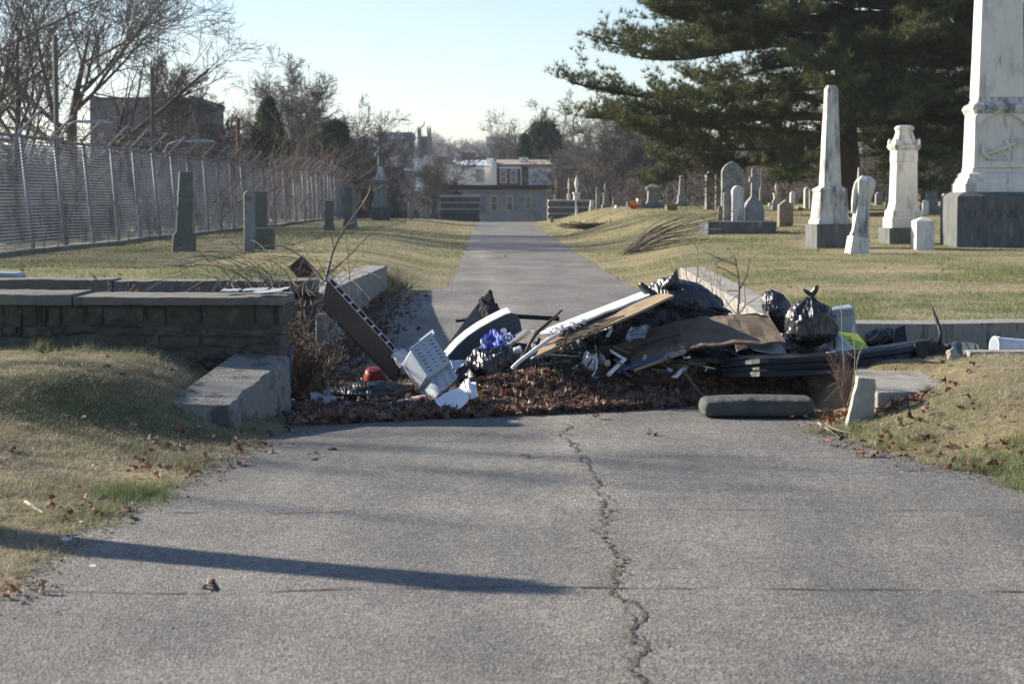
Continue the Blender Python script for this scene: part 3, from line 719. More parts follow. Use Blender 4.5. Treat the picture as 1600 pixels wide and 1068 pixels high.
GL = [
 # style,label,x0,x1,yt,yb,Y,mat,mat2,yaw,tilt,cat,depth
 ('gable', 'tan stone post with a pointed top right of the long dark plinth', 1217, 1239, 312, 354, None, M_BROWN, 3, 0, .8),
 ('gabled', 'dark granite monument with a heavy gabled cap beside the red and yellow flowers', 1005, 1037, 287, 336, 92, M_GREY, 2, 0, .9),
 ('flat', 'narrow pale slab between the flowers and the gable capped monument', 995, 1008, 310, 336, 92, M_MARBD, 14, 0, .7),
 ('flat', 'squat dark stump of a stone tilting left behind the fallen white slab', 1041, 1058, 319, 342, 84, M_BROWN, 10, -6, .5),
 ('flat', 'small white slab fallen aslant in front of the dark stump', 1044, 1055, 334, 348, 80, M_MARB, 20, 24, .35),
 ('obelisk', 'thin grey obelisk behind the brush, left of the gothic stones', 1056, 1074, 273, 323, 104, M_GREY, 5, 0, .9),
 ('shoulder', 'tall narrow dark slab with shoulders, left of the two behind the plinth', 1102, 1116, 268, 322, 88, M_GREY, 10, 0, .7),
 ('shoulder', 'tall thin dark slab close behind the big gothic headstone', 1117, 1128, 257, 322, 90, M_GREY, 10, 0, .7),
 ('gothic', 'big grey headstone with a pointed gothic head above the long plinth', 1127, 1159, 252, 342, 66, M_GREY, 4, 0, .35),
 ('cross', 'grey pedestal stone with a thin cross rising from it at the right of the plinth', 1162, 1193, 262, 343, 57.5, M_GREY, 4, 0, .8),
 ('seg', 'narrow grey slab at the left end of the long plinth', 1130, 1143, 300, 342, 57.5, M_GREY, 4, 0, .6),
 ('round', 'white round headed slab in the middle of the long plinth', 1143, 1162, 290, 343, 57.3, M_MARBD, 8, 0, .6),
 ('flat', 'tiny pale slab behind the brush at the left end of the plinth', 1120, 1129, 322, 343, 62, M_BROWN, 6, 4, .6),
 ('urn', 'slim pale stone with an urn right behind the cross pedestal', 1206, 1220, 285, 331, 88, M_MARBD, 4, 0, .8),
 ('round', 'small pale stone leaning at the foot of the urn stone', 1205, 1214, 311, 333, 84, M_MARB, 10, 5, .5),
 ('post', 'small bright post stone right of the tan pointed post', 1234, 1242, 299, 322, 100, M_MARB, 6, 0, .8),
 ('round', 'narrow white round headed stone left of the obelisk', 1256, 1266, 292, 333, 86, M_MARBD, 8, 0, .7),
 ('seg', 'dark stone half hidden by the left side of the obelisk pedestal', 1264, 1274, 296, 334, 84, M_GREY, 6, 0, .7),
 ('flat', 'low tilted stone at the foot of the narrow white stone left of the obelisk', 1245, 1256, 324, 334, 84, M_GREY, 6, 12, .8),
 ('post', 'tiny white stone far back under the pine, left of the tan post', 1200, 1205, 317, 327, 98, M_MARB, 6, 0, .8),
 ('cross', 'thin pale cross stone in front of the pine trunk foot', 1186, 1191, 262, 322, 104, M_GREY, 6, 0, .8),
 ('round', 'pale round headed stone just right of the crowned pillar monument', 1446, 1464, 287, 340, 76, M_GREY, 12, 0, .5),
 ('round', 'whitish low round stone peeping from behind the crowned pillar monument', 1440, 1450, 312, 341, 72, M_MARB, 12, 0, .5),
 ('seg', 'dark low stone behind the crowned pillar, left of the pale round headed stone', 1438, 1449, 297, 338, 78, M_BASE, 8, 0, .5),
 ('round', 'small white rounded stone touching the dark base of the largest monument', 1471, 1481, 302, 330, 80, M_MARB, 8, 0, .6),
 ('seg', 'narrow grey stone directly left of the crowned pillar shaft', 1384, 1391, 288, 332, 80, M_GREY, 8, 0, .6),
 ('shoulder', 'small dark stone between the leaning post and the crowned pillar', 1367, 1378, 300, 324, 92, M_GREY, 8, 0, .6),
 # row on the crest beside the lane
 ('urn', 'white pedestal with a tall urn on the crest, largest beside the lane', 893, 909, 274, 332, 122, M_MARB, 5, 0, .9),
 ('urn', 'slim white urn stone on the crest left of the largest urn pedestal', 885, 892, 277, 330, 126, M_MARB, 5, 0, .9),
 ('urn', 'slim dark urn stone on the crest over the end of the striped wall', 865, 873, 275, 332, 128, M_BROWN, 5, 0, .9),
 ('obelisk', 'thin leaning white stone on the crest in front of the striped wall', 899, 904, 309, 333, 116, M_MARB, 5, -5, .9),
 ('flat', 'small leaning stone edge on the crest, right end of the striped wall', 920, 926, 313, 331, 116, M_MARB, 5, 8, .9),
 ('pillar', 'slim pale pillar stone on the crest right of the striped wall', 930, 938, 292, 330, 114, M_GREY, 5, 0, .9),
 ('urn', 'dark pedestal with a pale figure shaped finial on the crest', 940, 952, 285, 329, 112, M_GREY, 5, 0, .9),
 ('slab_base', 'low upright grey slab right of the finial pedestal on the crest', 956, 966, 309, 329, 110, M_GREY, 5, 0, .8),
 ('flat', 'little white block tilted in the grass below the crest', 961, 973, 323, 333, 100, M_MARB, 14, 25, .5),
 ('flat', 'wide low grey slab behind the narrow pale slab on the crest', 979, 995, 315, 327, 112, M_GREY, 5, 0, .5),
 ('round', 'low arched white stone at the left end of the striped wall', 862, 876, 322, 334, 124, M_BROWN, 5, 0, .6),
 ('flat', 'small dark marker alone in the grass at the right edge of the lane', 860, 865, 339, 348, None, M_BROWN, 5, 0, .8),
 ('seg', 'low stone at the back right of the gable capped monument', 1030, 1041, 313, 328, 108, M_GREY, 5, 0, .5),
 ('obelisk', 'small dark obelisk on the crest behind the fallen white slab', 1062, 1070, 296, 324, 112, M_GREY, 5, 0, .9),
 # left lawn
 ('flat', 'dark green mossy headstone standing behind the pale leaning slab near the fence', 394, 418, 299, 386, 46, M_GREEN, -6, 0, .3),
 ('round', 'narrow pale blue grey stone with a rounded head before the mossy headstone', 381, 398, 297, 391, 44, M_GREY, 10, 0, .7),
 ('slab_base', 'small dark pillar stone in the left lawn right of the fence bend', 505, 523, 314, 358, 73, M_GREEN, 4, 0, .8),
 ('slab_base', 'tall dark slab beside a pale one where the fence runs out', 536, 552, 293, 356, 76, M_GREEN, 4, 0, .8),
 ('flat', 'leaning pale board like stone at the end of the left row', 550, 559, 282, 345, 80, M_GREY, 4, -5, .5),
 ('slab_base', 'small dark stone with a bright top left of the broad low vault', 636, 648, 316, 335, 118, M_GREY, 4, 0, .8),
 ('gable', 'tiny pointed dark stone left of the low vault', 657, 672, 323, 336, 117, M_GREY, 4, 0, .3),
]
for (st, lb, x0, x1, yt, yb, Y, mt_, yaw, tilt, dp) in GL:
    mon(st, lb, x0, x1, yt, yb, Y, mt_, yaw=yaw, tilt=tilt, depth=dp)
# stone base under the mossy headstone
# long dark plinth
p = at(1159, 56); e = empty('plinth', p, 'long low dark stone plinth carrying several headstones in the right lawn', 'plinth')
a = at(1106, 56); b_ = at(1213, 56); zt = U(1159, 345, 56).z
MB().box(a.x, b_.x, 56, 58.4, p.z-.3, zt-.02).build('plinth_body', M_BASE, e, bevel=.02)
# tall tilted obelisk with a gabled relief on the left lawn
p = G(284, 394); s = p.y/F; c = Vector((p.x, p.y+.25, p.z)); M = base_M(c, 13, 0, 2.2); H = lambda py: U(284, py, p.y).z-p.z
e = empty('tall_gravestone', c, 'tall dark tapering gravestone leaning slightly before the chain link fence', 'gravestone')
W = 13*s
MB().frusta([(-.2, W*1.45, W*1.3), (H(368), W*1.35, W*1.2), (H(362), W*1.0, W*1.0)], M).build('base', M_GREEN, e, bevel=.015)
MB().frusta([(H(362)-.004, W*.98, W*.95), (H(308), W*.86, W*.85), (H(306), W*.92, W*.9), (H(300), W*.92, W*.9), (H(297), W*.84, W*.84), (H(275), W*.80, W*.80), (H(268), W*.78, W*.78)], M).build('shaft', M_GREEN, e, bevel=.01)
m = MB(); m.rings([[M @ Vector((x*W, y, z)) for x, z in ((-.86, H(306)), (.86, H(306)), (.84, H(296)), (0, H(284)), (-.84, H(296)))] for y in (-W*.99, -W*.86)]); m.build('gabled_relief', M_GREEN, e, bevel=.006)
mon('flat', 'low dark base block at the foot of the mossy headstone', 395, 428, 356, 385, 45.4, M_GREEN, yaw=-4, depth=.5)
# statue monument
def statue_monument():
    Y = 108; s = Y/F; p = at(595, Y); H = lambda py: U(595, py, Y).z-p.z; M = base_M(p, 3)
    e = empty('statue_monument', p, 'tall grey pedestal with a pale pyramid and a standing statue on top, far left', 'monument')
    W = 14.5*s
    MB().frusta([(-.2, W*1.0, W), (H(331), W, W), (H(329), W*.92, W*.92), (H(324), W*.9, W*.9)], M).build('base', M_BASE, e, bevel=.02)
    MB().frusta([(H(324)-.004, W*.72, W*.72), (H(291), W*.66, W*.66), (H(288), W*.7, W*.7), (H(284), W*.95, W*.95), (H(280), W*.98, W*.98), (H(278), W*.62, W*.62)], M).build('pedestal', M_GREY, e, bevel=.015)
    MB().frusta([(H(278)-.004, W*.52, W*.52), (H(260), W*.26, W*.26)], M).build('pyramid', M_MARBD, e)
    prof = [(260, .25, 0), (256, .30, 0), (250, .24, .02), (245, .22, .05), (241, .26, .08), (238, .28, .08), (236, .12, .1), (235, .13, .12), (232, .16, .12), (230, .10, .12), (229, .02, .12)]
    rings = [[M @ Vector((W*(r_*math.cos(a*math.pi/5)-o_), W*r_*.8*math.sin(a*math.pi/5), H(z)-.004)) for a in range(10)] for z, r_, o_ in prof]
    m = MB().rings(rings); m.tube([M @ Vector((-W*.3, -.1, H(239))), M @ Vector((-W*.55, -.2, H(243))), M @ Vector((-W*.35, -.3, H(247)))], [.08, .07, .05], 6)
    m.build('statue', M_GREEN, e, smooth=True)
statue_monument()
# family vault / striped walls at the end of the lane
def striped_vault(label, x0, x1, yt, yb, Y, cols, capname='coping', zb=None):
    a = at(x0, Y); b_ = at(x1, Y); zt = U(x0, yt, Y).z; z0 = (min(a.z, b_.z) if zb is None else zb)-.3; e = empty('stone_vault', (a.x, Y, z0), label, 'vault')
    n = len(cols); ww = [.45 if c is M_TANW else 1.0 for c in cols]; zz = [lerp(zt, z0, sum(ww[:i])/sum(ww)) for i in range(n+1)]
    for i, c in enumerate(cols):
        o_ = .05*(i % 2)
        MB().box(a.x-o_, b_.x+o_, Y-o_, Y+3+o_, zz[i+1], zz[i]-.004).build('stone_course', c, e, bevel=.02)
    return e
M_TANW = mat('tan_weathered_stone', (.38, .36, .31), (.48, .455, .39), 2, .9, .3)
striped_vault('low stone vault with pale coping lines left of the lane end', 688, 748, 305, 338, 124, [M_TANW, M_BASE, M_TANW, M_BASE, M_TANW, M_BASE, M_BASE, M_BASE, M_BASE])
striped_vault('low dark vault with pale horizontal stripes right of the lane end', 857, 926, 312, 337, 122, [M_TANW, M_BASE, M_TANW, M_BASE, M_TANW, M_BASE, M_TANW, M_BASE])
p = at(679, 120); s = 120/F; e = empty('stone_pedestal', p, 'short dark pedestal with a flared square cap at the left end of the low vault', 'pedestal')
Hh = U(679, 300, 120).z-p.z; W = 7*s; M = base_M(p, 0)
MB().frusta([(-.2, W*1.1, W*1.1), (Hh*.2, W*.9, W*.9), (Hh*.25, W*.7, W*.7), (Hh*.75, W*.62, W*.62), (Hh*.82, W*1.0, W*1.0), (Hh, W*1.0, W*1.0)], M).build('pedestal_body', M_BASE, e, bevel=.02)
# flowers by the gable-capped stone
p = at(992, 90); e = empty('flower_bunch', p, 'bunch of red and yellow flowers on the grass beside the narrow pale slab', 'flowers')
rg = random.Random(3)
M_RED = mat('red_petals', (.55, .03, .02), None, 4, .6); M_YEL = mat('yellow_petals', (.75, .35, .03), None, 4, .6)
for nm, mt_, z_, n_ in (('red_flower', M_RED, .12, 7), ('yellow_flower', M_YEL, .28, 4)):
    for k in range(n_):
        c = p+Vector((rg.uniform(-.18, .18), rg.uniform(-.1, .1), z_+rg.uniform(-.05, .08))); m = MB()
        for q in range(6):
            a = q*math.pi/3; m.add([c, c+Vector((.09*math.cos(a), .05*math.sin(a)-.03, .09*math.sin(a))), c+Vector((.09*math.cos(a+.9), -.03, .09*math.sin(a+.9)))], [(0, 1, 2)])
        m.tube([c, (c.x*.5+p.x*.5, p.y, p.z)], .01, 4); m.build(nm, mt_, e)
# ------------------------------------------------------------------ bare trees
def seg_mesh(segs, n=4):
    """segs: list of (p0, p1, r0, r1) -> vertices and quads of open prisms"""
    A = np.array([s[0] for s in segs], dtype=np.float64); B = np.array([s[1] for s in segs], dtype=np.float64)
    r0 = np.array([s[2] for s in segs]); r1 = np.array([s[3] for s in segs])
    d = B-A; L = np.linalg.norm(d, axis=1, keepdims=True); d = d/np.maximum(L, 1e-9)
    up = np.tile(np.array([0.0, 0.0, 1.0]), (len(A), 1)); up[np.abs(d[:, 2]) > .9] = (1, 0, 0)
    u = np.cross(d, up); u /= np.linalg.norm(u, axis=1, keepdims=True); v = np.cross(d, u)
    B = B + d*(r1[:, None]*.4)
    an = 2*np.pi*np.arange(n)/n
    ring = u[:, None, :]*np.cos(an)[None, :, None] + v[:, None, :]*np.sin(an)[None, :, None]
    V0 = A[:, None, :]+ring*r0[:, None, None]; V1 = B[:, None, :]+ring*r1[:, None, None]
    V = np.concatenate([V0, V1], 1).reshape(-1, 3)
    b = (np.arange(len(A))*2*n)[:, None]; k = np.arange(n)[None, :]; k2 = (k+1) % n
    Fc = np.stack([b+k, b+k2, b+n+k2, b+n+k], 2).reshape(-1, 4)
    return V, Fc
def grow(rg, out, p, d, L, r, lvl, maxl, P):
    """one branch; children off it"""
    n = P['n'][min(lvl, len(P['n'])-1)]; step = L/n; kids = P['kids'][min(lvl, len(P['kids'])-1)]
    marks = sorted(rg.uniform(P['start'] if lvl else P['start0'], 1.0) for _ in range(kids)) if lvl < maxl else []
    mi = 0; rr = r
    for i in range(n):
        j = P['jit']*(1+.10*lvl)
        d = (d + Vector((rg.gauss(0, j), rg.gauss(0, j), rg.gauss(0, j)+P['up']*(1 if lvl else 0)))).normalized()
        if P.get('droop') and lvl == 1: d.z -= P['droop']*i/n; d.normalize()
        q = p + d*step; r2 = max(P['rmin'], r*(1-(i+1)/n*(.75 if lvl else .93)))
        out[0 if lvl < P['trunk_lvl'] else 1].append((tuple(p), tuple(q), rr, r2))
        while mi < len(marks) and marks[mi] <= (i+1)/n:
            t = marks[mi]; base = p.lerp(q, max(0, t*n-i)); mi += 1
            ang = R(rg.uniform(*P['ang'])); ax = d.orthogonal().normalized(); ax.rotate(Matrix.Rotation(rg.uniform(0, 2*math.pi), 3, d))
            cd = d.copy(); cd.rotate(Matrix.Rotation(ang, 3, ax))
            if lvl == 0: cl = L*P['ratio0']*rg.uniform(.7, 1.15)*(1.15-.45*t)
            else: cl = L*P['ratio']*rg.uniform(.6, 1.15)*(1.25-.6*t)
            grow(rg, out, base, cd, cl, max(P['rmin'], min(r2*.9, r2*P['rr'])), lvl+1, maxl, P)
        p = q; rr = r2
TP = dict(n=[7, 6, 5, 4, 3], kids=[9, 8, 6, 5], start0=.28, start=.15, jit=.10, up=.03, rmin=.008, ang=(28, 62), ratio0=.62, ratio=.55, rr=.62, trunk_lvl=2)
M_BARK = mat('grey_bark', (.055, .050, .045), (.12, .11, .10), 6, .95, .6, 20)
M_TWIG = mat('brown_twigs', (.075, .065, .058), (.12, .105, .095), 3, .95)
M_BARKL = mat('pale_bark', (.13, .12, .10), (.26, .24, .21), 2.5, .9, .4, 20)
def bare_tree(label, base, h, r, seed, P=None, maxl=4, lean=(0, 0), group=None, bark=None, twig=None, stems=1, name='bare_tree'):
    P = dict(TP, **(P or {})); rg = random.Random(seed); e = empty(name, base, label, 'tree', group); out = ([], [])
    for k in range(stems):
        a = rg.uniform(0, 6.28); sp_ = .0 if stems == 1 else .28
        d = Vector((lean[0]+sp_*math.cos(a), lean[1]+sp_*math.sin(a), 1)).normalized()
        grow(rg, out, Vector(base)-Vector((0, 0, .3)), d, h*rg.uniform(.9, 1.05)*.78, r*(1 if k == 0 else .75), 0, maxl, P)
    V, Fc = seg_mesh(out[0], 7); np_mesh('trunk', V, Fc, bark or M_BARK, e, smooth=True)
    if out[1]:
        V, Fc = seg_mesh(out[1], 3); np_mesh('crown', V, Fc, twig or M_TWIG, e)
    return e
def place_copy(src, label, loc, s, rz, group=None):
    c = copy_tree(src); c.location = loc; c.scale = (s, s, s); c.rotation_euler = (0, 0, rz); c['label'] = label
    if group: c['group'] = group
    return c
# big trees at the left edge (behind the fence)
b = at(110, 82); bare_tree('massive bare tree with arching limbs behind the left green pole', (b.x, 82, 0), 11.5, .42, 21, dict(kids=[12, 10, 7, 5], start0=.22, ang=(22, 58), ratio0=.9, up=.055, jit=.10, rmin=.009, rr=.6), 4)
b = at(45, 74); bare_tree('tall bare tree with a forked dark trunk at the left edge', (b.x, 74, 0), 13, .30, 35, dict(kids=[9, 8, 6, 4], start0=.15, ang=(15, 45), ratio0=.7, jit=.09, rmin=.009, up=.05), 4, stems=2)
b = at(-30, 70); bare_tree('bare tree half outside the frame at the far left', (b.x, 70, 0), 12, .22, 36, dict(kids=[11, 8, 6, 5], start0=.12, ang=(30, 70), ratio0=.8, jit=.13, rmin=.010), 4)
t1 = bare_tree('fine twigged bare tree right of the second green pole', (at(300, 112).x, 112, -.5), 9.5, .20, 41, dict(kids=[12, 10, 7, 6], start0=.1, ang=(22, 50), ratio0=.7, rmin=.012), 4)
t2 = bare_tree('wide feathery bare tree behind the ivy covered tree', (at(478, 150).x, 150, -1), 11.2, .26, 45, dict(kids=[14, 11, 8, 6], start0=.1, ang=(30, 65), ratio0=.85, rmin=.015), 4, stems=2)
t3 = bare_tree('bare tree with dark stems beside the white row house', (at(908, 158).x, 158, -2.5), 11.0, .26, 52, dict(kids=[12, 10, 7, 6], start0=.2, ang=(25, 60), ratio0=.72, rmin=.014), 4, stems=2)
place_copy(t3, 'slender bare tree rising left of the cream row house', (at(700, 175).x, 175, -3.5), .82, 1.3)
place_copy(t2, 'bare crown showing above the ivy covered conifer', (at(848, 215).x, 215, -4), 1.22, 2.0)
place_copy(t1, 'bare tree at the right end of the old brick building', (at(330, 130).x, 130, -1.5), .86, 2.2)
place_copy(t1, 'low bare tree among stems left of the statue monument', (at(560, 150).x, 150, -1.5), .58, .7)
place_copy(t2, 'bare tree right of the lane end behind the crest gravestones', (at(965, 175).x, 175, -2.5), .95, 3.0)
place_copy(t3, 'bare tree left of the pine, behind the finial pedestal', (at(1010, 165).x, 165, -2.0), .95, 4.4)
place_copy(t2, 'bare tree filling the sky gap right of the pine trunk', (at(1452, 120).x, 120, .5), .95, 1.0)
place_copy(t1, 'bare tree behind the shaft of the largest monument', (at(1545, 112).x, 112, .5), 1.2, 5.0)
place_copy(t3, 'bare tree at the right frame edge behind the largest monument', (at(1610, 100).x, 100, .5), 1.15, .4)
bare_tree('small spreading leafless tree with pale forked trunk behind the plinth stones', (at(1158, 84).x, 84, at(1158, 84).z), 4.2, .19, 63, dict(kids=[7, 8, 6, 5], start0=.35, ang=(35, 80), ratio0=.85, jit=.16, rmin=.009, up=.0), 4, bark=M_BARKL)
# brown woods: stuff built of replicated thickets
def thicket_segs(seed, n, w, h, rmin, lean=.15):
    rg = random.Random(seed); out = ([], [])
    P = dict(TP, n=[5, 4, 3], kids=[7, 5, 3], start0=.2, ang=(20, 50), rmin=rmin, ratio0=.5, ratio=.5, jit=.10, trunk_lvl=9)
    for k in range(n):
        grow(rg, out, Vector((rg.uniform(-w, w), rg.uniform(-1.5, 1.5), -.3)), Vector((rg.gauss(0, lean), rg.gauss(0, lean), 1)).normalized(), h*rg.uniform(.5, 1.0), rmin*3, 0, 3, P)
    return out[0]
def replicate(name, label, cat, protoVF, places, mt):
    Vs, Fs, k = [], [], 0; V0, F0 = protoVF
    for (x, y, z, s, a, sz) in places:
        c, s_ = math.cos(a), math.sin(a)
        W = np.stack([(V0[:, 0]*c-V0[:, 1]*s_)*s+x, (V0[:, 0]*s_+V0[:, 1]*c)*s+y, V0[:, 2]*s*sz+z], 1)
        Vs.append(W); Fs.append(F0+k); k += len(V0)
    o = np_mesh(name, np.concatenate(Vs), np.concatenate(Fs), mt); return tag(o, label, cat, kind='stuff')
M_WOOD = mat('winter_wood_brown', (.085, .068, .060), (.15, .125, .11), .35, .95)
M_WOODB = mat('winter_wood_grey', (.065, .062, .064), (.12, .11, .108), .2, .95)
TH = seg_mesh(thicket_segs(3, 20, 3.0, 6.0, .016), 3)
rg = random.Random(9); pl = []
for k in range(46):                     # right woods behind the graves
    px = lerp(995, 1660, (k % 23)/22)+rg.uniform(-18, 18); Y = rg.uniform(135, 185); q = at(px, Y)
    pl.append((q.x, Y, -2.2, rg.uniform(.9, 1.35)*(1.0 if px > 1000 else .8), rg.uniform(0, 6), 1))
for k in range(14):
    px = lerp(1180, 1640, k/13)+rg.uniform(-18, 18); Y = rg.uniform(118, 132); q = at(px, Y); pl.append((q.x, Y, .4, rg.uniform(.45, .7), rg.uniform(0, 6), 1))
replicate('winter_woods', 'brown leafless woods filling the background behind the right graves', 'woods', TH, pl, M_WOOD)
pl = []
for k in range(30):                     # left thicket between the fence and the valley
    px = lerp(330, 665, (k % 15)/14)+rg.uniform(-10, 10); Y = rg.uniform(120, 170); q = at(px, Y)
    pl.append((q.x, Y, -2.0, rg.uniform(.75, 1.1)*lerp(.95, .50, (px-330)/335), rg.uniform(0, 6), 1))
for k in range(16):
    px = rg.uniform(-40, 150); Y = rg.uniform(100, 130); q = at(px, Y); pl.append((q.x, Y, -.8, rg.uniform(.6, .85), rg.uniform(0, 6), 1))
for k in range(20):
    px = lerp(-10, 340, k/19); Y = rg.uniform(95, 120); q = at(px, Y); pl.append((q.x, Y, -1.0, rg.uniform(.42, .55), rg.uniform(0, 6), 1))
replicate('winter_woods', 'brown leafless scrub filling the background behind the left fence', 'woods', TH, pl, M_WOODB)
pl = []
for k in range(26):                     # scrub right behind the fence
    Y = 38+k*2.4; pl.append((-12.2-rg.uniform(0, 3), Y, .2, rg.uniform(.28, .42), rg.uniform(0, 6), 1))
for k in range(10): pl.append((rg.uniform(-17, -12), rg.uniform(40, 62), .2, rg.uniform(.42, .5), rg.uniform(0, 6), .9))
replicate('winter_scrub', 'low brown leafless scrub seen through the chain link mesh', 'scrub', TH, pl, M_WOODB)
# vines and stems growing in the fence
def stems(name, label, cat, items, mt, rr, group=None, sides=4, part='stem'):
    """each item: (base, height, lean, curl, n side twigs) ; one thing made of one continuous woody plant"""
    segs = []
    for (b_, h, lean, curl, tw, seed) in items:
        rg = random.Random(seed); p = Vector(b_); d = Vector((lean[0], lean[1], 1)).normalized(); n = 9; r = rr
        for i in range(n):
            d = (d+Vector((curl*.14+rg.gauss(0, .07), rg.gauss(0, .07), rg.gauss(0, .04)-abs(curl)*.05))).normalized(); q = p+d*h/n; r2 = max(rr*.25, rr*(1-(i+1)/n*.8))
            segs.append((tuple(p), tuple(q), r, r2))
            if i > 1 and rg.random() < tw/n:
                a = rg.uniform(0, 6.3); dd = (d*.8+Vector((math.cos(a), math.sin(a), .3))).normalized(); pp = q.copy(); L = h*rg.uniform(.12, .35)
                for k in range(4):
                    dd = (dd+Vector((rg.gauss(0, .15), rg.gauss(0, .15), rg.gauss(0, .12)))).normalized(); q2 = pp+dd*L/4
                    segs.append((tuple(pp), tuple(q2), max(rr*.25, r2*.6), max(rr*.22, r2*.4)))
                    if rg.random() < .4:
                        d3 = (dd+Vector((rg.gauss(0, .6), rg.gauss(0, .6), rg.gauss(0, .5)))).normalized(); segs.append((tuple(q2), tuple(q2+d3*L*.3), rr*.22, rr*.15))
                    pp = q2
            p = q; r = r2
    V, Fc = seg_mesh(segs, sides); o = np_mesh(name, V, Fc, mt, None, base=items[0][0]); return tag(o, label, cat, group)
M_STEM = mat('pale_stem', (.20, .16, .12), (.33, .27, .21), 8, .85)
M_STEMD = mat('dark_stem', (.075, .055, .045), (.15, .115, .09), 8, .85)
M_STEMR = mat('reddish_stem', (.16, .095, .07), (.25, .17, .13), 8, .85)
rg = random.Random(77); k = 0; allv = []; nearv = []
for k in range(34):
    s_ = 36+k*2.6; 
    if s_ > total-2: break
    x, y = fp(s_); z = gz(x, y)
    it = [((x-.3-rg.uniform(0, .9), y+rg.uniform(-1, 1), z), rg.uniform(2.6, 4.8), (rg.uniform(-.1, .35), rg.uniform(-.1, .1)), rg.uniform(-.6, 1.1), 7, 900+k*9+q) for q in range(6)]
    allv += it
for q in range(3): tag(stems('fence_vines', ['pale leafless vine stems arching over the far half of the fence', 'brown leafless vine stems mixed into the far half of the fence', 'dark leafless vine stems mixed into the far half of the fence'][q], 'vines', allv[q::3], [M_STEM, M_STEMR, M_STEMD][q], .018), kind='stuff')
for k, s_ in enumerate((8.5, 11.5, 15, 18.5, 22, 26, 30)):
    x, y = fp(s_); z = gz(x, y); it = [((x+rg.uniform(-.5, .5), y+rg.uniform(-1, 1), z), rg.uniform(1.5, 3.0), (rg.uniform(-.2, .3), 0), rg.uniform(-.5, .9), 9, 1700+k*9+q) for q in range(3)]
    nearv += it
tag(stems('fence_vines', 'thin leafless vine stems climbing the near part of the fence', 'vines', nearv, M_STEMD, .010), kind='stuff')
# dry vine tangle lying on the top wires
V = []; 
segs = []
for k in range(420):
    s_ = rg.uniform(9, 70)
    x, y = fp(s_); z = gz(x, y)+FH+rg.uniform(-.1, .45)*(1 if 13 < s_ < 45 else .5); p = Vector((x+rg.uniform(-.2, .35)-.2, y, z)); d = Vector((rg.gauss(0, .3), rg.gauss(0, 1), rg.gauss(0, .35))).normalized()
    for i in range(5):
        q = p+d*.13; segs.append((tuple(p), tuple(q), .010, .008)); p = q; d = (d+Vector((rg.gauss(0, .5), rg.gauss(0, .5), rg.gauss(0, .5)))).normalized()
V, Fc = seg_mesh(segs, 3); o = np_mesh('dry_vine_tangle', V, Fc, M_STEMD); tag(o, 'brown tangle of dry vine caught in the barbed wire', 'vine', kind='stuff')
# ------------------------------------------------------------------ conifers
M_NEED = attr_mat('pine_needles', .6, .25)
M_PBARK = mat('dark_pine_bark', (.045, .036, .030), (.10, .075, .06), 5, .95, .9, 14, stretch=(1, 1, .35))
def tuft_mesh(pts, dirs, size, cols, nneed=11, seed=1, width=.012):
    """radiating needle bundles: each needle one thin triangle"""
    rs = np.random.RandomState(seed); n = len(pts); P = np.repeat(np.array(pts), nneed, 0); D = np.repeat(np.array(dirs), nneed, 0)
    Sz = np.repeat(np.array(size), nneed)*rs.uniform(.6, 1.15, n*nneed)
    d = D*0.75 + rs.normal(0, .62, (n*nneed, 3)); d /= np.linalg.norm(d, axis=1, keepdims=True)
    side = np.cross(d, rs.normal(0, 1, (n*nneed, 3))); side /= np.linalg.norm(side, axis=1, keepdims=True)
    wd = width*Sz/.2
    A = P+side*wd[:, None]; B = P-side*wd[:, None]; C = P+d*Sz[:, None]; A2 = P+d*(Sz*.5)[:, None]+side*(wd*1.5)[:, None]
    V = np.stack([A, B, C], 1).reshape(-1, 3); Fc = np.arange(len(V)).reshape(-1, 3)
    c = np.repeat(np.array(cols), nneed, 0)*rs.uniform(.75, 1.25, (n*nneed, 1)); c = np.repeat(c, 3, 0)
    return V, Fc, c
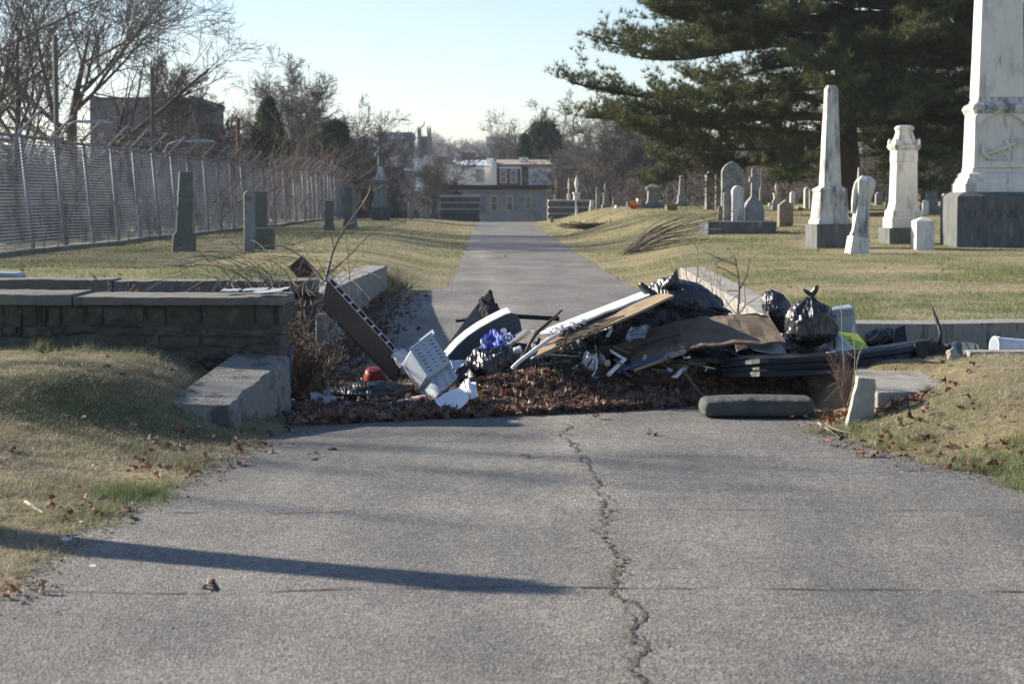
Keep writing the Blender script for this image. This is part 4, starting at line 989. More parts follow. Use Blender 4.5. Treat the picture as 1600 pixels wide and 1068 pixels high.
def pine(label, px, Y, ztop, zlow, reach, seed, trunk_r, z0, crownshape, ntuft_scale=1.0, tsize=.26, dens=1.0, limbs=60, special=()):
    rg = random.Random(seed); base = Vector((at(px, Y).x, Y, z0)); e = empty('pine_tree', base, label, 'tree')
    tr = []; p = base-Vector((0, 0, .4)); n = 16
    pts = [base+Vector((noise.noise(Vector((i*.35, seed, 0)))*.25, noise.noise(Vector((i*.35, 9, seed)))*.25, (ztop-z0)*i/n)) for i in range(n+1)]
    rad = [trunk_r*(1.25 if i == 0 else 1)*(1-.72*i/n) for i in range(n+1)]
    MB().tube([base-Vector((0, 0, .4))]+pts, [trunk_r*1.4]+rad, 12).build('trunk', M_PBARK, e, smooth=True)
    segs = []; tp = []; td = []; ts = []; tc_ = []
    def spray(p, d, L):
        """a limb's end foliage: tufts on upturned twigs"""
        pass
    for k in range(limbs):
        if k < len(special): zf, az, L, droop = special[k]
        else:
            t = rg.random(); zf = zlow+(ztop-zlow)*t; az = rg.uniform(0, 2*math.pi); L = reach*crownshape(t)*rg.uniform(.72, 1.05); droop = rg.uniform(.02, .16)
        zf_ = base.z+zf if False else zf
        o = Vector((base.x, base.y, zf_)); d = Vector((math.cos(az), math.sin(az), rg.uniform(-.02, .18))); d.normalize()
        n = 11; p = o.copy(); r = trunk_r*.30*(L/reach)**.7+.03
        for i in range(n):
            f = i/n; dz = (-droop if f < .55 else +.14)
            d = (d+Vector((rg.gauss(0, .05), rg.gauss(0, .05), dz*.5+rg.gauss(0, .03)))).normalized(); q = p+d*L/n; r2 = max(.015, r*.86)
            segs.append((tuple(p), tuple(q), r, r2))
            if f > .22:
                m_ = 3 if f < .5 else 4
                for b_ in range(m_):       # side branches in the horizontal plane, tips turned up
                    sgn = rg.choice((-1, 1)); sd = (d*.75+Vector((-d.y, d.x, 0))*sgn*rg.uniform(.35, 1.0)+Vector((0, 0, rg.uniform(-.22, .48)))).normalized()
                    SL = L*.20*rg.uniform(.5, 1.1)*(1.15-.5*f)+.35; pp = p.lerp(q, rg.random()); ns = max(3, int(SL/.28)); rs_ = .02
                    for s2 in range(ns):
                        sd = (sd+Vector((rg.gauss(0, .13), rg.gauss(0, .13), .07))).normalized(); q2 = pp+sd*SL/ns
                        segs.append((tuple(pp), tuple(q2), rs_, rs_*.8)); rs_ *= .8
                        cnt = int(5*dens+.5)
                        for u_ in range(cnt):
                            c = pp.lerp(q2, rg.random())+Vector((rg.gauss(0, .13), rg.gauss(0, .13), rg.gauss(0, .07)+.05)); tp.append(tuple(c)); dd = (sd*.6+Vector((rg.gauss(0, .4), rg.gauss(0, .4), .75))).normalized(); td.append(tuple(dd))
                            ts.append(tsize*rg.uniform(.7, 1.2)); g = rg.random(); tc_.append((.056+.064*g, .078+.056*g, .030+.009*g))
                        pp = q2
            p = q; r = r2
    V, Fc = seg_mesh(segs, 5); np_mesh('limbs', V, Fc, M_PBARK, e)
    V, Fc, c = tuft_mesh(tp, td, ts, tc_, 12, seed); np_mesh('crown', V, Fc, M_NEED, e, cols=c)
    print('pine tufts', len(tp)); return e
PX = at(1318, 80)
zz = lambda py: U(1318, py, 80).z
def az_to(px, L): return math.acos(max(-1, min(1, ((px-1318)*80/F)/L)))
spec = []
for (pxe, pys, L) in [(880, 165, 11.6), (905, 120, 11.2), (955, 60, 10.5), (985, 20, 9.8), (960, 190, 10.2), (1010, 215, 9.0), (940, 70, 10.6), (1020, -20, 9.5), (1050, 240, 8.5), (1500, 60, 5.5), (1520, 90, 5.8), (1500, 150, 5.5), (1480, 190, 5.0), (1530, 30, 6.5), (1570, 0, 7.2), (1440, 150, 4), (1600, 60, 8), (1560, 170, 7)]:
    for sgn in (-1, 1):
        if sgn == 1 and pxe < 960: continue
        spec.append((zz(pys+rg.uniform(-8, 8)), sgn*az_to(pxe, L) if abs((pxe-1318)*80/F) < L else math.pi, L, .055))
pine('huge dark pine tree with sweeping upturned limbs filling the upper right', 1318, 80, 17, zz(235), 9.5, 5, .58, PX.z, lambda t: 1.0-.45*t, limbs=138, special=spec, tsize=.27, dens=1.05)
pine('small loose evergreen with drooping green sprays left of the big pine', 1068, 112, 5.3, 2.6, 3.0, 8, .16, 1.0, lambda t: 1.0-.6*t, limbs=16, tsize=.24, dens=.75)
def ivy_tree(label, px, Y, yt, yb, wpx, seed, dark, name='evergreen_tree', n=1500, pointy=True, tsz=.5):
    rg = random.Random(seed); q = U(px, 300, Y); top = U(px, yt, Y).z; bot = U(px, yb, Y).z; s = Y/F; e = empty(name, (q.x, Y, bot-1), label, 'tree')
    MB().tube([(q.x, Y, bot-1.0), (q.x+.1, Y, lerp(bot, top, .9))], [.25, .08], 7).build('trunk', M_PBARK, e)
    P_, D_, S_, C_ = [], [], [], []
    for k in range(n):
        t = rg.random()**1.15; a = rg.uniform(0, 6.28); W = wpx*s/2*((1.0-t)**.7 if pointy else math.sin(math.pi*min(1, (.12+.88*(1-t))))**.6)*(1+.35*noise.noise(Vector((math.cos(a)*1.3, math.sin(a)*1.3+seed, t*4))))
        rr_ = W*rg.random()**.4; P_.append((q.x+rr_*math.cos(a), Y+rr_*math.sin(a), lerp(bot, top, t)+rg.gauss(0, .1))); D_.append((math.cos(a)*.4, math.sin(a)*.4, .7)); S_.append(tsz*rg.uniform(.6, 1.2)); g = rg.random(); C_.append((dark[0]*(.7+.6*g), dark[1]*(.7+.6*g), dark[2]*(.7+.6*g)))
    V, Fc, c = tuft_mesh(P_, D_, S_, C_, 9, seed, .05); np_mesh('crown', V, Fc, M_NEED, e, cols=c)
ivy_tree('dense ivy green conical tree behind the fence, left of the feathery bare tree', 420, 128, 160, 245, 66, 3, (.050, .085, .045), n=1900, tsz=.42)
ivy_tree('small dark green tree right of the feathery bare tree', 522, 140, 194, 240, 40, 4, (.045, .075, .04), pointy=False, n=800)
ivy_tree('dark ivy clad tree with ragged top behind the white row house', 851, 205, 196, 256, 44, 5, (.030, .060, .030), n=1700, pointy=False, tsz=.6)
ivy_tree('narrow pointed dark green tree left of the ivy clad tree', 820, 200, 214, 254, 20, 6, (.030, .060, .033), n=700, tsz=.5)
ivy_tree('dark evergreen mass low behind the obelisk, right part of the graves', 1500, 118, 150, 250, 150, 7, (.030, .045, .022), n=2200, pointy=False, tsz=.5)
# ------------------------------------------------------------------ buildings
M_CREAM = mat('cream_stucco', (.74, .71, .62), (.82, .79, .71), 1.5, .85, .1)
M_BRICKR = mat('dark_red_brick', (.13, .07, .06), (.19, .105, .085), 4, .9, .2)
M_WHITEP = mat('pale_blue_render', (.66, .70, .76), (.74, .78, .83), 1.2, .8, .1)
M_BLUEG = mat('blue_grey_render', (.26, .285, .32), (.34, .365, .40), .5, .85, .2, c3=(.15, .165, .18), s3=.7)
M_ROOFT = mat('tan_roof_felt', (.20, .165, .13), (.26, .22, .18), 2, .9)
M_ROOFS = mat('silver_roof', (.42, .45, .50), (.50, .53, .58), 1.5, .55)
M_DARKR = mat('black_roof_edge', (.03, .03, .032), None, 2, .8)
M_FRAME = mat('white_window_frame', (.68, .68, .66), None, 3, .5)
M_FRAMET = mat('buff_window_frame', (.62, .60, .50), None, 3, .6)
M_GLASS = mat('dark_window_glass', (.05, .06, .075), (.09, .10, .12), 3, .12, spec=.8)
M_OLDB = mat('old_brown_brick', (.12, .098, .09), (.18, .15, .135), 1.2, .9, .2)
M_SLATE = mat('slate', (.10, .105, .115), (.15, .155, .165), 2, .7)
def px_box(e, name, x0, x1, yt, yb, Y, dep, mt, zb=None, bev=.02):
    a = U(x0, yt, Y); b_ = U(x1, yt, Y); z1 = a.z; z0 = U(x0, yb, Y).z if zb is None else zb
    return MB().box(a.x, b_.x, Y, Y+dep, z0, z1).build(name, mt, e, bevel=bev)
def window(e, x0, x1, yt, yb, Y, fr, bars=1):
    a = U(x0, yt, Y); b_ = U(x1, yb, Y); w_ = b_.x-a.x; h = a.z-b_.z; t = w_*.13
    m = MB(); m.box(a.x, a.x+t, Y-.09, Y, b_.z, a.z).box(b_.x-t, b_.x, Y-.09, Y, b_.z, a.z).box(a.x+t+.002, b_.x-t-.002, Y-.09, Y, a.z-t, a.z).box(a.x+t+.002, b_.x-t-.002, Y-.09, Y, b_.z, b_.z+t*.8)
    m.box(a.x+t+.002, b_.x-t-.002, Y-.08, Y, (a.z+b_.z)/2-t*.25, (a.z+b_.z)/2+t*.25)
    o = m.build('window', fr, e)
    MB().box(a.x+t+.004, b_.x-t-.004, Y-.05, Y-.01, b_.z+t*.8+.002, a.z-t-.002).build('pane', M_GLASS, o)
BY = 190
# lower blue-grey building with tall windows at the lane's end
e = empty('blue_grey_building', (U(850, 300, 172).x, 172, -8), 'long low blue grey rendered building with a black roof edge behind the lane end', 'building')
px_box(e, 'wall', 722, 870, 297, 345, 172, 9, M_BLUEG, -8)
px_box(e, 'roof', 700, 886, 289, 296.5, 171.6, 10, M_DARKR)
px_box(e, 'cornice', 716, 872, 295.6, 299, 171.8, 1, M_TANW)
for x0, x1, y0, y1 in ((766, 778, 305, 330), (791, 802, 305, 329), (821, 831, 306, 326), (854, 864, 306, 322)): window(e, x0, x1, y0, y1, 172, M_FRAMET)
px_box(e, 'downpipe', 868.5, 870.5, 298, 340, 171.8, .2, M_FRAME)
px_box(e, 'extension', 870, 900, 299, 330, 173, 8, M_BASE, -8)
# cream house
e = empty('cream_house', (U(730, 300, BY).x, BY, -8), 'cream flat roofed house with a square end tower at the left end of the row', 'house')
px_box(e, 'wall', 706, 768, 262, 290, BY, 9, M_CREAM, -8)
a = [U(706, 262, BY), U(768, 262, BY), U(766, 254, BY+8), U(708, 254, BY+8)]
MB().rings([[p for p in a], [p+Vector((0, 0, .25)) for p in a]]).build('roof', M_ROOFS, e)
px_box(e, 'end_tower', 694.5, 706, 256, 290, BY-1, 6, M_CREAM, -8)
px_box(e, 'tower_cornice', 692, 708, 253, 256.2, BY-1.5, 7, M_ROOFT)
px_box(e, 'party_wall', 768, 776, 252, 290, BY-1.5, 9, M_CREAM, -8)
MB().box(U(744, 263, BY).x, U(757, 263, BY).x, BY-.12, BY-.004, U(744, 285, BY).z, U(744, 264, BY).z).build('garage_opening', M_BLUEG, e)
m = MB(); a = U(760, 257, BY+1); m.box(a.x, a.x+.7, BY+1, BY+2, a.z-.8, a.z+.6); m.build('chimney', M_CREAM, e)
# brick house
e = empty('brick_house', (U(796, 300, BY).x, BY, -8), 'dark red brick house with two white framed windows in the middle of the row', 'house')
px_box(e, 'wall', 776.5, 815, 262, 290, BY-1, 9, M_BRICKR, -8)
px_box(e, 'eaves_board', 779, 814, 260.5, 264, BY-1.2, .19, M_FRAME)
a = [U(777, 260, BY-1), U(816, 260, BY-1), U(812, 252.5, BY+8), U(776, 252.5, BY+8)]
MB().rings([a, [p+Vector((0, 0, .2)) for p in a]]).build('roof', M_ROOFT, e)
for x0, x1 in ((781, 792), (797, 808)): window(e, x0, x1, 265.5, 286, BY-1.004, M_FRAME)
px_box(e, 'downpipe', 813.5, 815, 262, 290, BY-1.15, .14, M_FRAME)
# white house
e = empty('white_house', (U(845, 300, BY).x, BY, -8), 'pale blue white rendered house right of the brick house', 'house')
px_box(e, 'wall', 825.5, 866, 261, 286, BY+.2, 9, M_WHITEP, -8)
px_box(e, 'recess_wall', 816, 825, 261, 288, BY+1.5, 7, M_BLUEG, -8)
a = [U(816, 260, BY-.2), U(866, 260, BY-.2), U(862, 252.5, BY+8), U(814, 252.5, BY+8)]
MB().rings([a, [p+Vector((0, 0, .2)) for p in a]]).build('roof', M_ROOFT, e)
window(e, 836, 843, 271, 278, BY+.2, M_FRAMET); window(e, 855, 864, 269, 283, BY+.2, M_FRAMET)
px_box(e, 'door', 817.5, 824, 266, 285, BY+1.35, .14, M_FRAMET)
px_box(e, 'porch_roof', 830, 866, 287.5, 289, BY-1.5, 1.6, M_ROOFS)
m = MB(); a = U(811, 254, BY+3); m.box(a.x, a.x+.9, BY+3, BY+4, a.z-.8, a.z+.5); m.build('chimney', M_CREAM, e)
e = empty('end_house', (U(885, 300, BY).x, BY, -8), 'shaded brick house with pale eaves at the right end of the house row', 'house')
px_box(e, 'wall', 867, 905, 262, 290, BY, 9, M_OLDB, -8)
px_box(e, 'eaves_board', 866, 906, 259.5, 262.4, BY-.2, 9.5, M_ROOFS)
px_box(e, 'downpipe', 904, 905.5, 262, 290, BY-.15, .14, M_FRAME)
window(e, 878, 887, 266, 281, BY, M_FRAMET)
m = MB(); a = U(860, 252, BY+2); m.box(a.x, a.x+1.1, BY+2, BY+3, a.z-1, a.z+.2); m.build('chimney', M_OLDB, e)
# old brick building far left
e = empty('old_brick_building', (U(220, 200, 125).x, 125, -2), 'large old brown brick building with low parapet gables behind the left trees', 'building')
M_OLDG = mat('old_grey_brick', (.17, .15, .145), (.25, .225, .21), 1.2, .9, .2)
px_box(e, 'wall', 140, 299, 157, 260, 125, 14, M_OLDG, -2)
a = [U(144, 157, 124.8), U(296, 157, 124.8), U(292, 152, 131), U(148, 152, 131)]
px_box(e, 'roof', 150, 295, 152, 157.5, 126, 10, M_SLATE)
for x in (140, 294): 
    px_box(e, 'parapet_gable', x, x+6, 149, 160, 124.9, 14.2, M_OLDG)
for x in (165, 195, 225, 255, 275): window(e, x, x+9, 172, 192, 125, M_OLDB)
# hall with a pediment, and a twin-turreted church far away
e = empty('gabled_hall', (U(615, 220, 330).x, 330, -3), 'distant grey hall with a triangular gable on the skyline', 'building')
px_box(e, 'wall', 592, 641, 216, 300, 330, 14, M_OLDB, -3)
px_box(e, 'roof', 590, 643, 206.5, 216, 331, 14, M_SLATE)
a = [U(606, 217, 328), U(636, 217, 328), U(621, 204.5, 328)]
MB().rings([[p for p in a], [p+Vector((0, 6, 0)) for p in a]]).build('gable', M_BLUEG, e)
for x in (602, 610, 618, 626, 634): window(e, x, x+4, 221, 231, 330, M_ROOFS)
e = empty('church', (U(662, 220, 420).x, 420, -3), 'distant church with two square pinnacled turrets on the skyline', 'church')
px_box(e, 'nave', 655, 670, 213, 300, 422, 20, M_OLDB, -3)
for x0, x1 in ((652.5, 657), (667.5, 672.5)):
    px_box(e, 'turret', x0, x1, 208, 300, 420, 4, M_OLDB, -3)
    xc = (x0+x1)/2
    for q in (x0+.6, x1-.6):
        a = U(q, 208, 420); MB().tube([(a.x, 421, a.z-.1), (a.x, 421, a.z+.9), (a.x, 421, a.z+1.7)], [.24, .2, .02], 6).build('pinnacle', M_OLDB, e)
# scattered distant houses on the slope
HLL = ['brown distant house directly below the left end of the gabled hall', 'blue grey distant house just right of the gabled hall foot', 'pale distant house straight below the twin turreted church', 'red brick distant house right below the church turret', 'wide brown distant block above the cream house end tower', 'widest and highest blue grey distant block on the slope, above the brick house', 'pale distant house between the high block and the narrow pointed tree', 'dark red distant house right behind the statue', 'brown distant house low on the slope near the statue monument', 'blue grey distant house low beside the cream house', 'small pale distant house left of the wide brown block', 'low red distant house over the cream house roof', 'brown distant house just left of the narrow pointed green tree', 'leftmost blue grey distant house on the skyline left of the hall']
rg = random.Random(12); hs = []
HL = [(600, 246, 18, 7), (628, 240, 14, 8), (655, 252, 16, 7), (690, 246, 12, 6), (740, 238, 26, 8), (776, 226, 30, 9), (800, 242, 20, 6), (612, 262, 14, 8), (640, 268, 12, 8), (670, 262, 15, 8), (715, 240, 10, 5), (755, 246, 18, 5), (812, 234, 18, 8), (585, 232, 10, 8)]
for k, (px, py, w_, h) in enumerate(HL):
    Y = 240+(270-py)*4.5; a = U(px-w_/2, py, Y); b_ = U(px+w_/2, py+h, Y)
    hm = [M_OLDB, M_BLUEG, M_WHITEP, M_BRICKR][k % 4]
    e = empty('distant_house', ((a.x+b_.x)/2, Y, b_.z-4), HLL[k], 'house', 'distant houses on the slope')
    MB().box(a.x, b_.x, Y, Y+6, b_.z-4, a.z).build('wall', hm, e)
    if k % 2:
        MB().rings([[(a.x-.2, Y-.3, a.z), (b_.x+.2, Y-.3, a.z), (b_.x+.2, Y+3, a.z+1.6), (a.x-.2, Y+3, a.z+1.6)], [(a.x-.2, Y-.3, a.z+.15), (b_.x+.2, Y-.3, a.z+.15), (b_.x+.2, Y+3, a.z+1.8), (a.x-.2, Y+3, a.z+1.8)]]).build('roof', M_SLATE, e)
    else: MB().box(a.x-.2, b_.x+.2, Y-.2, Y+6.2, a.z+.002, a.z+.4).build('roof', M_ROOFS, e)
# hills
def hill_z(x, Y):
    b_ = interp(Y, [(205, -6), (260, -5.5), (420, 5.0), (700, 14), (1100, 25), (1500, 27), (2200, 20)])
    n = noise.noise(Vector((x*.004, Y*.004, 2)))*8*S((Y-300)/500) + noise.noise(Vector((x*.03, Y*.02, 5)))*2.2*S((Y-300)/400) + noise.noise(Vector((x*.12, Y*.05, 5)))*1.2*S((Y-350)/400)
    return b_+n
M_HILL = mat('winter_hillside', (.085, .085, .09), (.15, .14, .135), .02, 1.0, .8, .4)
grid_mesh('hills', ramp_list(-900, -250, 20)+ramp_list(-250, 250, 130)+ramp_list(250, 901, 21), ramp_list(205, 700, 50)+ramp_list(700, 1450, 28), hill_z, M_HILL, 'structure', wrap=None)

rg = random.Random(19); pl = []
for k in range(110):                     # woods on the valley slope
    px = rg.uniform(380, 1120); Y = rg.uniform(225, 400); q = U(px, 300, Y)
    if 640 < px < 900 and Y < 260: Y += 60
    pl.append((q.x*Y/max(Y, 1), Y, hill_z(q.x, Y)-.5, rg.uniform(.9, 1.35)*(1 if not 690 < px < 860 else .8), rg.uniform(0, 6), .85))
for k in range(120):
    px = rg.uniform(300, 1200); Y = rg.uniform(420, 950); q = U(px, 300, Y); pl.append((q.x, Y, hill_z(q.x, Y)-.5, rg.uniform(1.2, 2.0), rg.uniform(0, 6), .7))
replicate('distant_woods', 'hazy leafless trees covering the slope beyond the houses', 'woods', TH, pl, M_WOODB)
# ------------------------------------------------------------------ the rubbish heap across the lane
import bmesh
def ip(px, pts): return interp(px, pts)
HEAP_F = [(-2.2, 15.55), (-1.6, 15.62), (-1.2, 15.75), (-.6, 16.05), (0, 16.25), (.6, 16.45), (1.2, 16.75), (1.9, 17.2), (2.6, 17.5), (3.2, 17.7)]
HEAP_H = [(-2.2, .01), (-1.5, .02), (-1.0, .03), (-.6, .05), (-.3, .15), (.1, .22), (.8, .25), (1.6, .24), (2.2, .19), (2.7, .12), (3.2, .04)]
def heap_z(x, Y):
    f = interp(x, HEAP_F); h = interp(x, HEAP_H); t = S((Y-f)/.85)
    core = .16*S((Y-f-.9)/.6)*S((x+.55)/.5)*(1-S((x-1.6)/.6))
    back = 1-S((Y-18.6)/.9)
    return (h*t+core)*back + noise.noise(Vector((x*2.5, Y*2.5, 1)))*.03*t*back + lane_z(Y)+.004
M_HEAP = mat('leaf_mould', (.022, .016, .012), (.055, .038, .027), 30, .95, .9, 60)
def hw(x, Y): return x
xs_ = ramp_list(-2.05, 3.2, 75); ys_ = ramp_list(15.5, 19.6, 60); V = []; nx = len(xs_)
for y in ys_:
    for x in xs_:
        ff = interp(x, HEAP_F)-.03; V.append((x, max(y, ff), heap_z(x, max(y, ff)) if max(y, ff) > ff+.001 else -.02))
ii = np.arange((len(ys_)-1)*(nx-1)); r = ii//(nx-1); c = ii % (nx-1); a = r*nx+c
o = np_mesh('leaf_mould', V, np.stack([a, a+1, a+nx+1, a+nx], 1), M_HEAP, smooth=True); tag(o, 'dark mound of crumbled leaves and dirt under the rubbish heap', 'leaf litter', kind='stuff')
# --- oak leaves
M_LEAF = attr_mat('dead_leaves', .55, .22)
OAK = [(0, -.55), (.05, -.40), (.16, -.38), (.30, -.42), (.20, -.22), (.24, -.12), (.44, -.08), (.24, .06), (.20, .14), (.36, .30), (.16, .28), (.08, .34), (0, .52),
       (-.08, .34), (-.16, .28), (-.36, .30), (-.20, .14), (-.24, .06), (-.44, -.08), (-.24, -.12), (-.20, -.22), (-.30, -.42), (-.16, -.38), (-.05, -.40)]
OAK = np.array(OAK); SM = OAK[::2]
def leaves(name, label, spots, seed, size=(.06, .11), shape=OAK, flat=.5, colours=None, cat='leaves'):
    """spots: (x, y, z); every leaf a curled lobed blade"""
    rs = np.random.RandomState(seed); n = len(spots); k = len(shape); P = np.array(spots)
    s = rs.uniform(size[0], size[1], n); curl = rs.uniform(-2.6, 2.6, n); fold = rs.uniform(.2, 1.8, n)*rs.choice([-1, 1], n)
    L = np.concatenate([[[0, 0]], shape], 0)                       # centre + outline
    X = L[None, :, 0]*s[:, None]*rs.uniform(.7, 1.1, n)[:, None]; Y = L[None, :, 1]*s[:, None]
    jit = rs.normal(0, .05, (n, k+1))*s[:, None]; X = X+jit*(np.arange(k+1) > 0); 
    Z = curl[:, None]*Y**2/s[:, None]*.6+fold[:, None]*np.abs(X)*.7+rs.normal(0, .05, (n, k+1))*s[:, None]
    loc = np.stack([X, Y, Z], 2)
    q = rs.normal(0, 1, (n, 3)); q[:, 2] = np.abs(q[:, 2])+flat*3; q /= np.linalg.norm(q, axis=1, keepdims=True)   # leaf normal
    t = np.cross(q, rs.normal(0, 1, (n, 3))); t /= np.linalg.norm(t, axis=1, keepdims=True); b = np.cross(q, t)
    W = loc[:, :, 0:1]*t[:, None, :]+loc[:, :, 1:2]*b[:, None, :]+loc[:, :, 2:3]*q[:, None, :]+P[:, None, :]
    pal = np.array(colours or [(.19, .125, .095), (.13, .085, .065), (.24, .17, .13), (.30, .225, .18), (.19, .07, .04), (.10, .07, .055), (.27, .20, .16)])
    ci = rs.randint(0, len(pal), n); C = pal[ci]*rs.uniform(.7, 1.25, (n, 1)); C = np.repeat(C, k+1, 0)
    base = (np.arange(n)*(k+1))[:, None]; j = np.arange(k)[None, :]
    Fc = np.stack([base+0*j, base+1+j, base+1+(j+1) % k], 2).reshape(-1, 3)
    o = np_mesh(name, W.reshape(-1, 3), Fc, M_LEAF, cols=C)
    if label: tag(o, label, cat, kind='stuff')
    return o
rs = np.random.RandomState(11); sp_ = []
while len(sp_) < 8200:
    x = rs.uniform(-1.75, 2.9); f = interp(x, HEAP_F); Y = f+abs(rs.normal(0, .48))-.05
    if Y > 18.6 or (x < -1.75): continue
    if x > 1.9 and rs.rand() < .4: continue
    if x < -.35 and rs.rand() < .55: continue
    z = heap_z(x, Y) if Y > f else .01
    sp_.append((x, Y, z+rs.uniform(.0, .045)))
leaves('leaf_heap', 'thick drift of brown oak leaves along the front of the rubbish heap', sp_, 3, (.055, .115), flat=.12)
# --- sheets and boards
def sheet(name, tops, bots, th, mt, parent=None, label=None, cat=None, warp=.0, rag=0.0, nv=4, seed=0, sub=6, group=None, nrm=None, bev=0.0, wf=1.0):
    """a sheet lofted between an upper and a lower line of (px, py, Y) points, with real thickness"""
    def line(pts, t):
        t = t*(len(pts)-1); i = min(int(t), len(pts)-2); return pts[i].lerp(pts[i+1], t-i)
    T = [U(*p) for p in tops]; B = [U(*p) for p in bots]; nu = sub*(max(len(T), len(B))-1); G_ = []
    for i in range(nu+1):
        row = []
        for j in range(nv+1):
            p = line(T, i/nu).lerp(line(B, i/nu), j/nv); 
            if rag and (j in (0, nv) or i in (0, nu)): p = p+Vector((noise.noise(Vector((i*1.7, j*2.1, seed))), noise.noise(Vector((i*1.9, j*1.1, seed+3))), noise.noise(Vector((i*2.3, j, seed+7)))))*rag
            row.append(p)
        G_.append(row)
    c = (T[0]-B[0]); n_ = (T[-1]-T[0]).cross(c)
    if nrm: n_ = Vector(nrm)
    n_.normalize()
    if not nrm and n_.y < 0: n_ = -n_
    V = []; 
    for side in (0, 1):
        for i in range(nu+1):
            for j in range(nv+1):
                w_ = warp*noise.noise(Vector((i*.35*wf, j*.5*wf, seed)))+warp*.4*noise.noise(Vector((i*1.1*wf, j*1.3*wf, seed+5)))
                V.append(G_[i][j]+n_*(w_+th*side))
    N1 = (nu+1)*(nv+1); I = lambda s, i, j: s*N1+i*(nv+1)+j; Fs = []
    for i in range(nu):
        for j in range(nv):
            Fs.append((I(0, i, j), I(0, i+1, j), I(0, i+1, j+1), I(0, i, j+1))); Fs.append((I(1, i, j), I(1, i, j+1), I(1, i+1, j+1), I(1, i+1, j)))
    for i in range(nu): Fs += [(I(0, i, 0), I(1, i, 0), I(1, i+1, 0), I(0, i+1, 0)), (I(0, i, nv), I(0, i+1, nv), I(1, i+1, nv), I(1, i, nv))]
    for j in range(nv): Fs += [(I(0, 0, j), I(0, 0, j+1), I(1, 0, j+1), I(1, 0, j)), (I(0, nu, j), I(1, nu, j), I(1, nu, j+1), I(0, nu, j+1))]
    o = MB().add(V, Fs).build(name, mt, parent, bevel=bev, base=(None if parent else tuple(sum(V, Vector())/len(V))))
    if label: tag(o, label, cat, group)
    return o
M_PLY = mat('weathered_plywood', (.20, .135, .075), (.34, .25, .15), 3, .75, .35, 30, c3=(.12, .09, .06), s3=5, stretch=(1.2, 6, 6))
M_PLYD = mat('dirty_plywood', (.085, .060, .038), (.15, .11, .072), 4, .85, .4, 30, c3=(.20, .16, .115), s3=9, t3=(.55, .66), stretch=(1, 5, 5))
M_DBRN = mat('dark_brown_board', (.045, .028, .020), (.070, .045, .030), 3, .6, .1, 20, spec=.3)
M_CHAR = mat('charred_wood', (.012, .011, .011), (.03, .028, .026), 12, .8, .8, 40)
M_TAUPE = mat('taupe_board', (.12, .098, .083), (.17, .145, .125), 3, .7, .2)
M_WHT = mat('dirty_white_board', (.55, .57, .60), (.68, .70, .72), 5, .55, .15, 30, c3=(.35, .34, .32), s3=6, t3=(.6, .7))
M_WHTP = mat('white_paper', (.66, .68, .72), (.78, .80, .82), 4, .7, .1)
M_PLAS = mat('blue_grey_plastic', (.36, .42, .51), (.43, .49, .57), 3, .38, .06, 20)
M_GRYP = mat('grey_plastic', (.20, .235, .275), (.27, .31, .35), 3, .4, .05)
M_SLOT = mat('dark_slot', (.02, .022, .028), None, 2, .8)
M_BLKP = mat('black_moulded_plastic', (.007, .0075, .009), (.013, .014, .017), 4, .48, .25, 25, spec=.35)
M_BLKM = mat('black_matt_plastic', (.012, .013, .015), (.022, .024, .027), 5, .7, .3, 30, spec=.3)
M_BLUE = mat('royal_blue_cloth', (.006, .028, .24), (.010, .045, .33), 6, .55, .3, 20)
M_NAVY = mat('navy_vinyl', (.030, .038, .055), (.05, .06, .085), 5, .6, .2, 30)
M_REDB = mat('red_plastic', (.24, .018, .014), (.30, .025, .02), 4, .45)
M_LIME = mat('lime_green_card', (.38, .50, .04), (.46, .58, .06), 2, .6)
M_MINT = mat('pale_mint_card', (.48, .62, .60), (.55, .68, .66), 2, .6)
# tilted brown cabinet with a row of open pigeonholes
A0, A1 = U(511, 437, 17.92), U(625, 561, 17.68); Wd = U(501, 480, 17.88)-A0; Dp = Vector((.030, .12, .015))
e = empty('cabinet', (A0+A1)/2, 'long brown cabinet tilted off the wall, its open compartments edged in white', 'cabinet')
ax = (A1-A0); axn = ax.normalized()
m = MB(); c8 = [A0, A1, A1+Wd*.85, A0+Wd]
inner = [p+Dp for p in c8]
# back/front panels and far side, leaving the upper long side open
n1 = Dp.normalized()*.018
def slab4(m, q, off):
    m.rings([[p for p in q], [p+off for p in q]]); return m
slab4(m, c8, n1); m.build('front_panel', mat('brown_laminate', (.085, .056, .040), (.12, .08, .057), 3, .6, .15, 20, spec=.3), e, bevel=.003)
slab4(MB(), [p-n1 for p in inner], n1).build('back_panel', M_DBRN, e)
wn = Wd.normalized()*.02
MB().rings([[c8[3], c8[2], inner[2], inner[3]], [c8[3]-wn, c8[2]-wn, inner[2]-wn, inner[3]-wn]]).build('bottom_panel', M_DBRN, e)
MB().rings([[A0+wn*3.2+n1, A1+wn*3.2+n1, A1+wn*3.2+Dp-n1, A0+wn*3.2+Dp-n1], [A0+wn*3.6+n1, A1+wn*3.6+n1, A1+wn*3.6+Dp-n1, A0+wn*3.6+Dp-n1]]).build('compartment_floor', M_DBRN, e)
M_TRIM = mat('pale_trim', (.52, .50, .48), None, 4, .6)
nd = 10
for i in range(nd+1):
    p = A0.lerp(A1, i/nd)-axn*.008; t_ = axn*.017
    MB().rings([[p+n1, p+t_+n1, p+t_+Dp-n1, p+Dp-n1], [p+wn*.3+n1, p+t_+wn*.3+n1, p+t_+wn*.3+Dp-n1, p+wn*.3+Dp-n1]]).build('divider', M_TRIM, e)
u3 = -Wd.normalized()*.004
